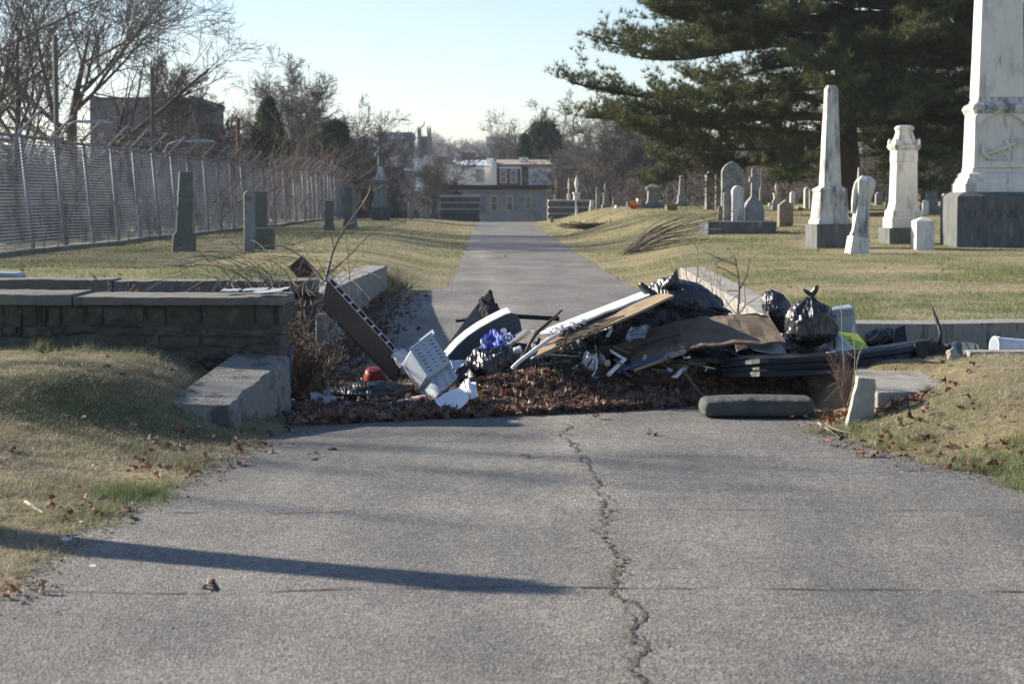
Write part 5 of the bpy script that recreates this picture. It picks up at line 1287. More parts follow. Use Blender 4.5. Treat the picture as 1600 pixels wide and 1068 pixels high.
for q in (Vector((0, 0, 0)), Dp-n1):
    MB().rings([[A0+q, A1+q, A1+q+n1*.5, A0+q+n1*.5], [p+u3 for p in (A0+q, A1+q, A1+q+n1*.5, A0+q+n1*.5)]]).build('edge_trim', M_TRIM, e)
sheet('board_offcut', [(613, 552, 17.5), (630, 543, 17.7)], [(626, 571, 17.3), (645, 557, 17.5)], .03, M_TRIM, label='short pale board end stuck between the brown cabinet and the pet carrier', cat='board')
sheet('brown_board', [(451, 417, 20.75), (473, 398, 20.8)], [(463, 431, 20.7), (501, 431, 20.7)], .04, M_DBRN, label='dark brown board corner sticking up on the lawn edge behind the brambles', cat='board')
# pet carrier shell
e = empty('pet_carrier', U(670, 600, 17.2), 'blue grey plastic pet carrier shell with rows of vent slots, lying tilted', 'pet carrier')
def lobe(q, sh, Y, dY, name, rows):
    f = [U(px, py, Y+(.10 if k in (0, 1) else 0)) for k, (px, py) in enumerate(q)]; b_ = [U(px+sh[0], py+sh[1], Y+dY+(.10 if k in (0, 1) else 0)) for k, (px, py) in enumerate(q)]
    ctr = sum(f, Vector())/4; lip = [p+(ctr-p)*.0 for p in f]
    MB().rings([b_, [x.lerp(y, .8) for x, y in zip(b_, f)], f]).build(name, M_PLAS, e, bevel=.022, smooth=False)
    n = (f[1]-f[0]).cross(f[3]-f[0]).normalized(); n = n if n.y < 0 else -n
    m = MB()
    for r_ in range(rows):
        for k in range(7):
            u0 = .22+.60*(r_/(max(1, rows-1))); v0 = .12+.76*k/6.4; du, dv = .14, .022
            def B(u_, v_): return f[0].lerp(f[1], u_).lerp(f[3].lerp(f[2], u_), v_)+n*.0035
            if r_ == 1: du = .07
            p = [B(u0-du/2, v0), B(u0+du/2, v0+.03), B(u0+du/2, v0+dv+.03), B(u0-du/2, v0+dv)]
            m.rings([[x-n*.002 for x in p], p])
    o = m.build('vent_slots', M_SLOT, e)
    rib = MB(); 
    for v0 in (.0,):
        rib.bar(f[0]-n*.004, f[1]-n*.004, .012, .02)
    rib.build('rim', M_PLAS, e, bevel=.003)
lobe([(640, 546), (675, 520), (705, 566), (669, 590)], (-15, 24), 17.0, .22, 'upper_shell', 3)
lobe([(671, 590), (704, 567), (717, 589), (682, 623)], (-16, 20), 16.95, .20, 'lower_shell', 3)
sheet('flange', [(655, 531, 17.2), (676, 514, 17.25)], [(657, 537, 17.15), (679, 520, 17.2)], .012, M_PLAS, e)
# papers and rags in front of it
sheet('white_card', [(679, 625, 16.35), (725, 596, 16.45)], [(700, 652, 16.12), (732, 626, 16.2)], .006, M_WHTP, label='crumpled white card leaning on the pet carrier in the leaves', cat='card', warp=.03, rag=.015, seed=4)
sheet('white_flap', [(727, 592, 16.55), (743, 596, 16.6)], [(731, 624, 16.35), (747, 619, 16.4)], .006, M_WHTP, label='narrow torn white flap standing behind the crumpled white card', cat='card', warp=.03, rag=.02, seed=9)
sheet('clear_sheet', [(703, 562, 17.3), (735, 562, 17.5)], [(712, 576, 17.2), (728, 570, 17.3)], .006, M_PLAS, label='pale crumpled plastic scrap between the pet carrier and the black bag', cat='plastic scrap', warp=.05, rag=.03, seed=5)
# left end of the heap, in the shade of the wall
def lathe(m, c, axis, prof, n=18):
    a = Vector(axis).normalized(); u = a.orthogonal().normalized(); v = a.cross(u)
    return m.rings([[Vector(c)+a*h+(u*math.cos(2*math.pi*k/n)+v*math.sin(2*math.pi*k/n))*r_ for k in range(n)] for h, r_ in prof])
lathe(MB(), U(586, 597, 18.0), (.05, -.25, .95), [(0, .115), (.02, .118), (.09, .10), (.12, .09), (.135, .05), (.137, .01)]).build('red_bucket', M_REDB, None, smooth=True, base=U(586, 597, 18.0))
tag(bpy.data.objects['red_bucket'], 'round red plastic tub half buried in shade under the cabinet', 'tub')
sheet('plastic_sheet', [(481, 614, 17.0), (535, 603, 17.6)], [(492, 630, 16.7), (536, 628, 16.8)], .01, M_GRYP, label='flat grey plastic sheet lying in the shaded left corner', cat='plastic sheet', warp=.05, rag=.03, seed=2)
sheet('blue_scrap', [(531, 629, 16.5), (545, 627, 16.6)], [(533, 636, 16.4), (547, 636, 16.4)], .012, mat('bright_blue_plastic', (.06, .16, .42), None, 4, .5), label='little blue plastic scrap in the leaves before the dark bag', cat='plastic scrap', warp=.02, rag=.02)
MB().bar(U(474, 657, 16.05), U(598, 634, 16.5), .05, .045).build('dark_batten', M_BLKM, None, bevel=.006, base=U(530, 648, 16.2)); tag(bpy.data.objects['dark_batten'], 'long dark batten lying in the leaves at the left of the heap', 'batten')
MB().bar(U(596, 636, 16.45), U(664, 621, 16.8), .05, .05).build('white_batten', M_WHT, None, bevel=.006, base=U(630, 630, 16.6)); tag(bpy.data.objects['white_batten'], 'pale batten end pointing at the foot of the pet carrier', 'batten')
sheet('blue_strip', [(451, 541, 16.5), (456, 542, 16.5)], [(453, 598, 16.35), (456, 600, 16.35)], .01, mat('blue_tape', (.05, .10, .22), None, 4, .5), label='narrow blue strip hanging down the corner of the concrete buttress', cat='strip', warp=.01)
# tilted burnt board
e = empty('burnt_board', U(735, 530, 18.3), 'tilted brown board with a charred ragged end, left of the blue cloth', 'board')
sheet('board', [(693, 546, 18.1), (752, 467, 18.5), (762, 457, 18.55)], [(702, 562, 18.0), (760, 510, 18.3), (778, 484, 18.4)], .03, M_TAUPE, e, rag=.0, seed=3)
sheet('charred_end', [(744, 480, 18.44), (752, 468, 18.47), (765, 454, 18.5), (768, 462, 18.5)], [(762, 513, 18.25), (768, 500, 18.3), (781, 494, 18.35), (780, 484, 18.4)], .045, M_CHAR, e, rag=.05, seed=8)
# curved padded panel with a pale upper face
e = empty('padded_panel', U(760, 535, 18.0), 'curved dark padded panel with a pale upper face beside the burnt board', 'panel')
path = [(700, 559), (716, 541), (733, 526), (752, 513), (772, 502), (790, 493), (800, 490), (808, 492), (813, 501), (816, 516)]
T = [U(x, y, 17.85) for x, y in path]; dd = Vector((-.03, .17, .035)); rings = []
for k, p in enumerate(T):
    t = k/(len(T)-1); ctr = U(772, 545, 17.85); inn = p+(ctr-p)*(.34+.1*t)
    if k < 5: inn = p+Vector((.05, 0, -.12+.0*t))
    rings.append([inn, p, p+dd, inn+dd])
MB().rings(rings).build('padding', M_NAVY, e, bevel=.008)
rings = []
for k, p in enumerate(T[:8]):
    up_ = Vector((-.012, -.006, .012)); rings.append([p+up_*.3, p+up_, p+dd*1.02+up_, p+dd*1.02+up_*.3])
MB().rings(rings).build('pale_face', mat('pale_vinyl', (.42, .42, .40), (.52, .52, .50), 4, .6, .1), e)
# blue cloth with a round white emblem
e = empty('blue_bag', U(775, 530, 17.6), 'royal blue bag with a round white and green emblem on the black bags', 'bag')
sheet('cloth', [(750, 533, 17.6), (767, 514, 17.75), (785, 516, 17.7), (806, 524, 17.6)], [(754, 547, 17.45), (768, 543, 17.45), (786, 541, 17.45), (803, 536, 17.45)], .012, M_BLUE, e, warp=.04, rag=.0, seed=7, sub=8, nv=8, wf=.45)
def disc(c, rx, ry, px_off, mt, name, n=16, y=0):
    c0 = U(c[0], c[1], c[2]); s = c[2]/F; up_ = Vector((0, .25, 1)).normalized()
    m = MB(); m.rings([[c0+Vector((rx*s*math.cos(a*2*math.pi/n), 0, 0))+up_*(ry*s*math.sin(a*2*math.pi/n))+Vector((0, d_, 0)) for a in range(n)] for d_ in (0, .006)])
    return m.build(name, mt, e)
disc((793, 527.5, 17.50), 9.5, 6.5, 0, M_WHTP, 'emblem'); disc((793, 527.8, 17.49), 7.5, 4.6, 0, M_BLUE, 'emblem_ring')
disc((791, 527.2, 17.48), 2.2, 2.6, 0, M_WHTP, 'emblem_mark'); disc((796, 527.4, 17.48), 1.8, 2.6, 0, M_WHTP, 'emblem_mark'); disc((794, 531.8, 17.48), 3.4, 1.9, 0, mat('olive_print', (.22, .27, .08), None, 4, .6), 'emblem_mark')
disc((758, 534, 17.50), 4.5, 4.5, 0, mat('grey_print', (.25, .28, .32), None, 4, .6), 'emblem_side')
# --- bin bags
def bag_mat(name, base=(.012, .014, .018), rough=.30, bs=9, st=.55):
    m, t, b = new_mat(name); L = t.links; N = t.nodes; b.inputs['Base Color'].default_value = (*base, 1); b.inputs['Roughness'].default_value = rough
    b.inputs['Specular IOR Level'].default_value = .75
    tc = N.new('ShaderNodeTexCoord'); n = N.new('ShaderNodeTexNoise'); n.inputs['Scale'].default_value = bs; n.inputs['Detail'].default_value = 9; n.inputs['Roughness'].default_value = .62; n.inputs['Distortion'].default_value = 1.2
    mp = N.new('ShaderNodeMapping'); mp.inputs['Scale'].default_value = (1.6, 1.6, .8); L.new(tc.outputs['Object'], mp.inputs[0]); L.new(mp.outputs[0], n.inputs['Vector'])
    w_ = N.new('ShaderNodeTexWave'); w_.inputs['Scale'].default_value = 6; w_.inputs['Distortion'].default_value = 7; w_.inputs['Detail'].default_value = 3; L.new(mp.outputs[0], w_.inputs['Vector'])
    ad = N.new('ShaderNodeMath'); ad.operation = 'MULTIPLY_ADD'; ad.inputs[1].default_value = .35; L.new(w_.outputs['Fac'], ad.inputs[0]); L.new(n.outputs['Fac'], ad.inputs[2])
    bp = N.new('ShaderNodeBump'); bp.inputs['Strength'].default_value = st; bp.inputs['Distance'].default_value = .022; L.new(ad.outputs[0], bp.inputs['Height']); L.new(bp.outputs[0], b.inputs['Normal'])
    return m
M_BAG = bag_mat('black_bin_bag', (.008, .010, .013), .37, 5, .55); M_BAG2 = bag_mat('dusty_bin_bag', (.012, .016, .024), .45, 4, .5)
def bag(label, px, py, Y, rx, ry, rz, rot=0, mt=None, seed=1, folds=9, amp=None, tie=True, ears=2, knot_at=None, lump=.16, sag=.25, name='bin_bag'):
    """tied bag: pleats run together at the knot"""
    mt = mt or M_BAG; amp = amp if amp is not None else (.08 if tie else .035); c = U(px, py, Y); e = empty(name, c, label, 'bin bag')
    Rm = Matrix.Rotation(R(rot), 4, 'Y'); bm = bmesh.new(); bmesh.ops.create_icosphere(bm, subdivisions=5, radius=1)
    for v in bm.verts:
        p = v.co.normalized(); th = math.acos(max(-1, min(1, p.z))); ph = math.atan2(p.y, p.x)
        ple = abs(math.sin(ph*folds/2+1.8*noise.noise(Vector((p.x*1.5+seed, p.y*1.5, p.z*1.5)))+seed))
        near = math.exp(-th*1.5)+.30*math.exp(-(math.pi-th)*1.2)
        r_ = 1+lump*noise.noise(p*1.3+Vector((seed*3, 0, 0)))+lump*.55*noise.noise(p*2.9+Vector((0, seed, 0)))+amp*(ple-.5)*((.35+1.4*near) if tie else (.25+.9*max(0, noise.noise(p*1.7+Vector((seed, 4, 0))))))
        cr = abs(noise.noise(p*4.5+Vector((0, 0, seed*2)))); r_ -= .055*(1-min(1, cr*5)); cr = abs(noise.noise(Vector((p.x*9, p.y*9, p.z*6))+Vector((seed, 0, 0)))); r_ -= .022*(1-min(1, cr*5))
        q = p*r_
        if tie and th < .75: q.z += .16*(1-th/.75)**2; sq = .25+.75*(th/.75)**.8; q.x *= sq; q.y *= sq
        if q.z < -.3: q.z = -.3+(q.z+.3)*(1-sag*1.2); q.x *= 1+.12*sag; 
        v.co = Vector((q.x*rx, q.y*ry, q.z*rz))
    bmesh.ops.transform(bm, matrix=Rm, verts=bm.verts)
    for f in bm.faces: f.smooth = True
    me = bpy.data.meshes.new('sack'); bm.to_mesh(me); bm.free(); o = link_mesh('sack', me, mt, e, c)
    if tie:
        k = c+(Rm @ Vector((0, 0, rz*1.12)))
        def L(x, y, z): return k+(Rm @ Vector((x, y, z)))
        for q in range(ears):
            sg = 1 if q % 2 == 0 else -1; w_ = .035
            rings = []
            for i, (h, wd, o_) in enumerate(((-.03, .018, 0), (.0, .014, .003), (.03, .030, .015), (.06, .032, .035), (.09, .018, .055), (.105, .004, .07))):
                o2 = o_*sg*(1.1 if q else .7); h2 = h*(1 if q == 0 else .7)
                rings.append([L(o2-wd, -.006, h2), L(o2, -.016-.006*(i % 2), h2+.006), L(o2+wd, -.004, h2), L(o2, .012, h2-.004)])
            MB().rings(rings).build('tied_ear', mt, e, smooth=True)
    return e
bag('big black bin bag with a knotted neck and pointed ear, tallest beside the grey bin', 1268, 508, 17.6, .232, .22, .225, 0, seed=2, folds=15, amp=.10, sag=.2)
bag('long blue black bin bag slumped at the top of the heap behind the plywood', 1072, 474, 18.6, .40, .25, .21, 22, M_BAG2, seed=5, folds=7, tie=False, lump=.2)
MB().rings([[U(x, y, 18.45+d_) for d_ in (0, .03)] for x, y in ((1030, 450), (1046, 436), (1052, 428), (1057, 421))]+[[U(x, y, 18.45+d_) for d_ in (0, .03)] for x, y in ((1057, 421),)]) if False else None
def horn(e, pts, mt, name='loose_corner', Y=18.4):
    rings = []
    for (x, y, w_) in pts:
        p = U(x, y, Y); s = Y/F; rings.append([p+Vector((-w_*s, 0, 0)), p+Vector((-w_*s*.2, -.03, .004)), p+Vector((w_*s, 0, 0)), p+Vector((0, .04, 0))])
    return MB().rings(rings).build(name, mt, e, smooth=True)
eb = [o_ for o_ in bpy.data.objects if o_.get('label', '').startswith('long blue black')][0]
horn(eb, [(1046, 452, 16), (1049, 440, 11), (1054, 430, 5.5), (1057, 421, 1.2)], M_BAG2)
horn(eb, [(1022, 462, 12), (1012, 455, 10), (1004, 446, 7), (1001, 441, 3)], M_BAG, Y=18.35)
horn(eb, [(1118, 480, 14), (1126, 482, 10), (1134, 486, 9), (1139, 489, 5)], M_BAG2, Y=18.4)
bag('dusty pleated bin bag glinting behind the end of the plywood', 1213, 486, 18.2, .205, .16, .135, 62, M_BAG2, seed=7, folds=16, amp=.16, tie=False)
bag('small shiny black bag between the lime box and the upright black flap', 1376, 530, 18.3, .155, .13, .10, -18, M_BAG, seed=9, folds=8, tie=False, lump=.25)
bag('black bag slumped under the blue cloth at the front of the heap', 775, 575, 17.45, .25, .2, .19, 18, M_BAG, seed=12, folds=8, tie=False, lump=.25)
bag('low black bag right of the blue cloth bag, under the white trims', 835, 578, 17.55, .28, .22, .17, -8, M_BAG, seed=14, folds=8, tie=False, lump=.25)
bag('black bag squashed beneath the sagging plywood sheet', 1110, 568, 17.65, .34, .22, .14, 5, M_BAG2, seed=17, folds=8, tie=False, lump=.25)
bag('black bag in the dark hollow under the tan plywood', 985, 522, 18.35, .36, .25, .20, 8, M_BAG, seed=21, folds=8, tie=False, lump=.2)
bag('flat dark bag in the shaded left end of the heap below the cabinet', 580, 613, 17.2, .31, .22, .10, -3, M_BAG2, seed=23, folds=8, tie=False, lump=.25)
bag('black bag wedged beneath the right end of the sagging plywood', 1200, 560, 17.75, .26, .2, .13, 3, M_BAG, seed=41, folds=8, tie=False, lump=.25)
bag('black bag deep in the hollow between the two plywood sheets', 945, 548, 17.75, .28, .25, .17, -10, M_BAG, seed=43, folds=8, tie=False, lump=.25)
bag('loose black bag hanging under the tied bag by the white panel', 1262, 548, 17.75, .10, .12, .10, 0, M_BAG, seed=27, folds=8, tie=False, lump=.3)
# --- pipe, strips, boards
def rod(name, label, cat, pts, r, mt, n=8):
    P_ = [U(*p) for p in pts]; o = MB().tube(P_, r, n).build(name, mt, None, smooth=True, base=tuple(P_[len(P_)//2])); return tag(o, label, cat)
rod('black_pipe', 'straight black pipe lying behind the padded panel', 'pipe', [(712, 500, 19.1), (790, 493, 19.1), (874, 498, 19.1)], .022, M_BLKM)
rod('bent_strip', 'thin dark bent wooden strip sticking up left of the white board', 'strip', [(818, 556, 17.2), (828, 536, 17.3), (838, 520, 17.35), (858, 503, 17.4), (879, 484, 17.5)], [.010, .014, .018, .016, .006], M_DBRN)
rod('white_trim', 'long crumbling white trim pointing down to the leaves', 'trim', [(801, 575, 16.95), (812, 564, 17.0), (835, 547, 17.05), (858, 530, 17.15), (878, 519, 17.3)], [.020, .017, .018, .017, .015], M_WHT, 6)
rod('grey_trim', 'thin blue grey metal trim below the long white trim', 'trim', [(830, 561, 17.1), (858, 543, 17.2), (888, 525, 17.4)], [.012, .012, .009], M_GRYP, 4)
rod('bright_wire', 'very thin bright wire edge beside the dark crate', 'wire', [(852, 559, 17.1), (889, 532, 17.3)], .004, M_WHT, 4)
for k, (a_, b_) in enumerate((((795, 537, 17.4), (822, 515, 17.55)), ((799, 539, 17.4), (828, 518, 17.55)), ((804, 536, 17.5), (834, 516, 17.6)))):
    o = MB().bar(U(*a_), U(*b_), .018, .006, (0, -.6, 1)).build('narrow_slat', [M_WHT, M_PLY, M_WHT][k], None, base=tuple(U(*a_)))
    tag(o, ['narrow white slat right beside the blue bag', 'narrow wooden slat between two white slats by the blue bag', 'pale slat just left of the dark bent strip'][k], 'slat', 'narrow slats by the blue bag')
sheet('white_board', [(838, 519, 17.75), (1003, 455, 18.7)], [(874, 515, 17.35), (1016, 460, 18.2)], .02, M_WHT, label='long bluish white board sloping up to the black bag at the top', cat='board', rag=.01, seed=5, sub=10)
sheet('tan_plywood', [(846, 527, 17.55), (1030, 457, 18.3)], [(838, 557, 17.0), (900, 529, 17.15), (1053, 461, 17.7)], .022, M_PLY, label='tan plywood sheet sloping up in front of the white board', cat='plywood', rag=.012, seed=15, sub=8, warp=.01)
sheet('tan_plywood', [(866, 534, 17.05), (960, 494, 17.4)], [(870, 541, 17.0), (978, 492, 17.4)], .012, M_PLYD, label='narrow splintered plywood layer peeling under the tan sheet', cat='plywood', rag=.02, seed=16, sub=10)
# crumbled plaster on the boards
def scraps(name, label, cat, spots, size, mt, seed, kind=None):
    rg = random.Random(seed); m = MB()
    for (px, py, Y) in spots:
        c = U(px, py, Y); s = size*rg.uniform(.5, 1.3); M = Matrix.Translation(c) @ Matrix.Rotation(rg.uniform(0, 6), 4, 'Z') @ Matrix.Rotation(rg.uniform(-.6, .6), 4, 'X')
        m.rings([[M @ Vector((s*math.cos(a)*rg.uniform(.5, 1), s*.7*math.sin(a)*rg.uniform(.5, 1), z)) for a in (0, 1.1, 2.1, 3.3, 4.4, 5.3)] for z in (0, s*.3)])
    return tag(m.build(name, mt, None, base=tuple(U(*spots[0]))), label, cat, kind=kind or 'stuff')
rg = random.Random(8)
scraps('plaster_crumbs', 'white plaster crumbs scattered over the low end of the plywood', 'rubble', [(rg.gauss(878, 14), 0, 0) for _ in range(0)] or [(x, 519-(x-860)*.33+rg.uniform(-5, 7), 17.32) for x in [rg.uniform(856, 915) for _ in range(46)]], .022, M_WHT, 3)
sheet('sagging_plywood', [(962, 550, 17.5), (985, 529, 17.7), (1015, 514, 17.9), (1052, 503, 18.0), (1091, 495, 18.05), (1145, 491, 18.1), (1199, 489, 18.1)],
      [(966, 583, 17.05), (1000, 566, 17.1), (1036, 553, 17.15), (1065, 545, 17.2), (1088, 541, 17.2), (1150, 536, 17.25), (1227, 533, 17.3)], .02, M_PLYD, label='wide dirty plywood sheet sagging across the middle of the heap', cat='plywood', rag=.014, seed=25, warp=.03)
sheet('brown_plank', [(905, 549, 17.3), (984, 534, 17.35), (1061, 514, 17.4)], [(907, 557, 17.25), (984, 542, 17.3), (1063, 521, 17.35)], .02, M_DBRN, label='dark brown plank lying across the sagging plywood', cat='plank', seed=4)
sheet('navy_panel', [(966, 577, 16.98), (1022, 557, 17.0), (1070, 545, 17.05)], [(963, 583, 16.96), (1022, 564, 16.98), (1073, 549, 17.0)], .015, mat('navy_panel_paint', (.03, .06, .13), None, 4, .5), label='thin navy panel edge just under the sagging plywood', cat='panel', seed=5)
sheet('pale_lath', [(990, 576, 16.95), (1040, 558, 16.97), (1072, 548, 17.0)], [(992, 580, 16.94), (1042, 562, 16.96), (1073, 551, 16.99)], .012, M_PLY, label='pale wooden lath beneath the thin navy panel', cat='lath', seed=6)
sheet('shaded_board', [(985, 582, 17.2), (1040, 565, 17.25), (1072, 558, 17.3)], [(985, 596, 17.1), (1040, 596, 17.1), (1060, 590, 17.15)], .02, M_DBRN, label='dark brown board in shade below the pale lath', cat='board', seed=6)
sheet('white_shard', [(1071, 570, 17.1), (1076, 572, 17.1)], [(1050, 588, 17.0), (1058, 590, 17.0)], .008, M_WHT, label='curved white shard in front of the squashed black bag', cat='shard', rag=.02, seed=2, warp=.02)
sheet('printed_sheet', [(986, 510, 17.75), (1015, 509, 17.85)], [(973, 532, 17.6), (1006, 529, 17.7)], .006, mat('marbled_print', (.45, .50, .56), (.06, .09, .14), 22, .5, detail=3), label='blotchy white and navy printed sheet above the brown plank', cat='sheet', warp=.04, rag=.03, seed=3)
sheet('white_splinter', [(955, 511, 17.7), (958, 513, 17.7)], [(941, 536, 17.6), (948, 540, 17.6)], .008, M_WHT, label='bright white splinter standing in the hollow left of the printed sheet', cat='splinter', rag=.012)
sheet('white_tab', [(902, 521, 17.35), (919, 520, 17.4)], [(903, 526, 17.3), (918, 525, 17.35)], .008, M_WHT, label='small white tab poking out below the tan plywood', cat='scrap', rag=.015)
e = empty('frame_corner', U(960, 568, 17.0), 'broken white frame corner standing in the leaves before the plywood', 'frame')
MB().bar(U(953, 547, 17.1), U(976, 561, 17.05), .018, .02).build('short_rail', M_WHT, e, bevel=.003); MB().bar(U(977, 560, 17.05), U(950, 586, 16.9), .03, .025).build('long_rail', M_WHT, e, bevel=.003)
rod('curved_trim', 'pale curved trim standing upright next to the crumpled white bag', 'trim', [(931, 552, 17.05), (933, 566, 17.0), (931, 579, 16.95), (925, 588, 16.9)], [.010, .009, .008, .006], M_WHT, 5)
bag('small crumpled translucent white bag in the middle of the leaves', 921, 567, 17.05, .055, .05, .075, 0, mat('milky_plastic', (.42, .44, .46), (.55, .57, .58), 6, .4, .3, 30), seed=31, folds=10, amp=.3, tie=False, lump=.5, name='plastic_bag')
bag('pale crumpled plastic scrap just right of the curved trim', 940, 562, 17.1, .035, .04, .045, 0, mat('grey_film', (.30, .32, .34), None, 6, .4, .3, 30), seed=33, folds=8, amp=.3, tie=False, lump=.5, name='plastic_bag')
MB().rings([[U(x, y, 17.0+d_) for x, y in ((944, 569), (946, 562), (952, 562), (954, 565), (953, 571), (948, 572))] for d_ in (0, .05)]).build('foam_lump', mat('yellow_foam', (.40, .32, .14), (.46, .38, .20), 9, .95, .6, 60), None, bevel=.004, base=tuple(U(949, 567, 17)))
tag(bpy.data.objects['foam_lump'], 'small yellowish foam lump beside the broken white frame corner', 'foam')
# dark milk crate
e = empty('milk_crate', U(884, 560, 17.1), 'dark green plastic milk crate with a lattice side below the trims', 'crate')
q = [U(862, 563, 17.0), U(893, 533, 17.15), U(911, 568, 17.1), U(878, 592, 16.95)]; dvec = Vector((.03, .28, .02)); M_CRATE = mat('crate_green', (.022, .034, .030), None, 4, .5)
def B4(u_, v_): return q[0].lerp(q[1], u_).lerp(q[3].lerp(q[2], u_), v_)
m = MB()
for k in range(7):
    m.bar(B4(k/6, 0), B4(k/6, 1), .010, .010); 
    if 0 < k < 6: m.bar(B4(0, k/6), B4(1, k/6), .009, .009)
m.build('lattice', M_CRATE, e)
MB().rings([[p+Vector((0, .03, 0)) for p in q], [p+dvec for p in q]], cap=False).build('sides', M_CRATE, e)
m = MB()
for k in range(4): m.bar(q[k]-Vector((0, .004, 0)), q[(k+1) % 4]-Vector((0, .004, 0)), .018, .018)
m.build('rim', M_CRATE, e)
rod('black_flex', 'short curl of black cable standing behind the white board', 'cable', [(868, 495, 19.0), (872, 490, 19.0), (877, 485, 19.0)], .012, M_BLKM, 6)
# clear plastic cup
lathe(MB(), U(803, 548, 17.2), (1, -.2, .25), [(0, .028), (.03, .030), (.06, .034), (.065, .036), (.065, .030)]).build('plastic_cup', mat('clear_cup', (.45, .5, .55), (.3, .33, .36), 8, .15, .2, 30, spec=.9), None, smooth=True, base=tuple(U(803, 548, 17.2))); tag(bpy.data.objects['plastic_cup'], 'crushed shiny plastic cup between the blue bag and the bent strip', 'cup')
# grey storage bin on its end
e = empty('storage_bin', U(1320, 505, 18.4), 'grey blue plastic storage bin standing on end right of the tied bag', 'bin')
f = [U(1297, 484, 18.1), U(1334, 480, 18.2), U(1341, 528, 18.2), U(1296, 530, 18.1)]; k_ = [U(1300, 479, 18.55), U(1330, 474, 18.6), U(1338, 515, 18.6), U(1298, 515, 18.55)]
MB().rings([k_, [a.lerp(b_, .85) for a, b_ in zip(k_, f)], f]).build('tub', M_GRYP, e, bevel=.02)
ctr = sum(f, Vector())/4
for (t0, t1, nm) in ((0.0, .10, 'lid_rim'), (.17, .22, 'moulded_rib')):
    a, b_, c_, d_ = f[0].lerp(f[3], t0), f[1].lerp(f[2], t0), f[1].lerp(f[2], t1), f[0].lerp(f[3], t1); o_ = Vector((0, -.018, 0))
    MB().rings([[a, b_, c_, d_], [p+o_ for p in (a, b_, c_, d_)]]).build(nm, M_GRYP, e, bevel=.004)
# lime and mint box
e = empty('cardboard_box', U(1325, 535, 17.6), 'open lime green and pale mint carton lying on the black bumper', 'box')
sheet('lime_face', [(1304, 517, 17.75), (1340, 521, 17.8)], [(1329, 545, 17.45), (1361, 547, 17.5)], .008, M_LIME, e, seed=1)
sheet('mint_face', [(1302, 517, 17.73), (1330, 546, 17.43)], [(1291, 543, 17.7), (1306, 553, 17.40)], .008, M_MINT, e, seed=1)
sheet('pale_edge', [(1303, 516.6, 17.74), (1309, 517.2, 17.74)], [(1329, 545.6, 17.42), (1336, 545.4, 17.42)], .004, M_MINT, e, seed=1, nrm=(0, -1, .6))
for k, (x, y, l) in enumerate(((1329, 525, 5), (1331, 532, 11), (1333, 537, 8), (1328, 529, 4), (1338, 541, 5))):
    MB().bar(U(x-l/2, y, 17.60-.011*(y-525)), U(x+l/2, y+.6, 17.60-.011*(y-525)), .006, .004, (0, -.5, 1)).build('print_line', M_SLOT, e)
sheet('side_print', [(1303, 529, 17.62), (1305, 530, 17.6)], [(1302, 546, 17.56), (1305, 548, 17.5)], .003, M_SLOT, e, nrm=(0, -1, 0))
sheet('black_flap', [(1399, 513, 18.2), (1414, 508, 18.25)], [(1397, 541, 18.0), (1418, 540, 18.05)], .015, M_BLKM, label='upright black panel corner right of the small shiny bag', cat='panel', seed=3)
sheet('gap_sheet', [(935, 505, 18.3), (985, 482, 18.4), (1040, 463, 18.5), (1095, 470, 18.5), (1140, 495, 18.5)], [(930, 572, 17.7), (985, 572, 17.8), (1040, 560, 17.8), (1095, 560, 17.9), (1150, 560, 17.9)], .01, M_BAG, label='black sheet added to fill the dark gap behind the printed sheet under the long bag', cat='sheeting', warp=.10, rag=.04, seed=51, sub=7, nv=9)  # black sheets added behind boards and bags to fill the dark gaps
sheet('gap_sheet', [(1165, 512, 18.4), (1225, 520, 18.3), (1300, 528, 18.4), (1360, 538, 18.4), (1430, 540, 18.4)], [(1165, 588, 17.7), (1230, 588, 17.6), (1300, 585, 17.6), (1370, 578, 17.7), (1440, 570, 17.8)], .01, M_BAG, label='black sheet added to fill the dark gap behind the bumper under the tied bag', cat='sheeting', warp=.10, rag=.04, seed=53, sub=7, nv=9)
sheet('gap_sheet', [(722, 556, 18.0), (760, 540, 18.1), (830, 530, 18.1), (880, 535, 18.1)], [(700, 596, 17.5), (760, 600, 17.5), (830, 604, 17.5), (880, 600, 17.5)], .01, M_BAG2, label='dark sheet added to fill the gap around the feet of the blue bag', cat='sheeting', warp=.10, rag=.05, seed=57, sub=7, nv=9)
# small loose rubbish worked into the heap
def loose(name, label, cat, n, mt, seed, lo, hi, flat):
    rg = random.Random(seed); m = MB()
    for k in range(n):
        px = rg.uniform(850, 1110); t = (px-725)/515; py = rg.uniform(lerp(560, 548, t), lerp(600, 590, t)) if rg.random() < .8 else rg.uniform(540, 560)
        if px > 1000 and py < 555: py = rg.uniform(560, 592)
        c = U(px, py, 17.0+rg.uniform(-.12, .25)); L_ = rg.uniform(lo, hi); d = Vector((rg.gauss(0, 1), rg.gauss(0, .4), rg.gauss(0, .55))).normalized()
        m.bar(c, c+d*L_, L_*flat*rg.uniform(.5, 1.4)+.004, .005, (rg.gauss(0, 1), rg.gauss(0, 1), rg.gauss(0, 1)))
    tag(m.build(name, mt, None, base=tuple(U(950, 570, 17))), label, cat, kind='stuff')
loose('wood_splinters', 'brown wood splinters and laths mixed through the heap', 'splinters', 34, M_PLYD, 1, .08, .34, .06)
loose('dark_scraps', 'black and dark scraps mixed through the heap', 'scraps', 44, M_BLKM, 2, .04, .12, .35)
loose('pale_scraps', 'little pale scraps of paper and plastic in the heap', 'scraps', 12, M_GRYP, 3, .02, .06, .35)
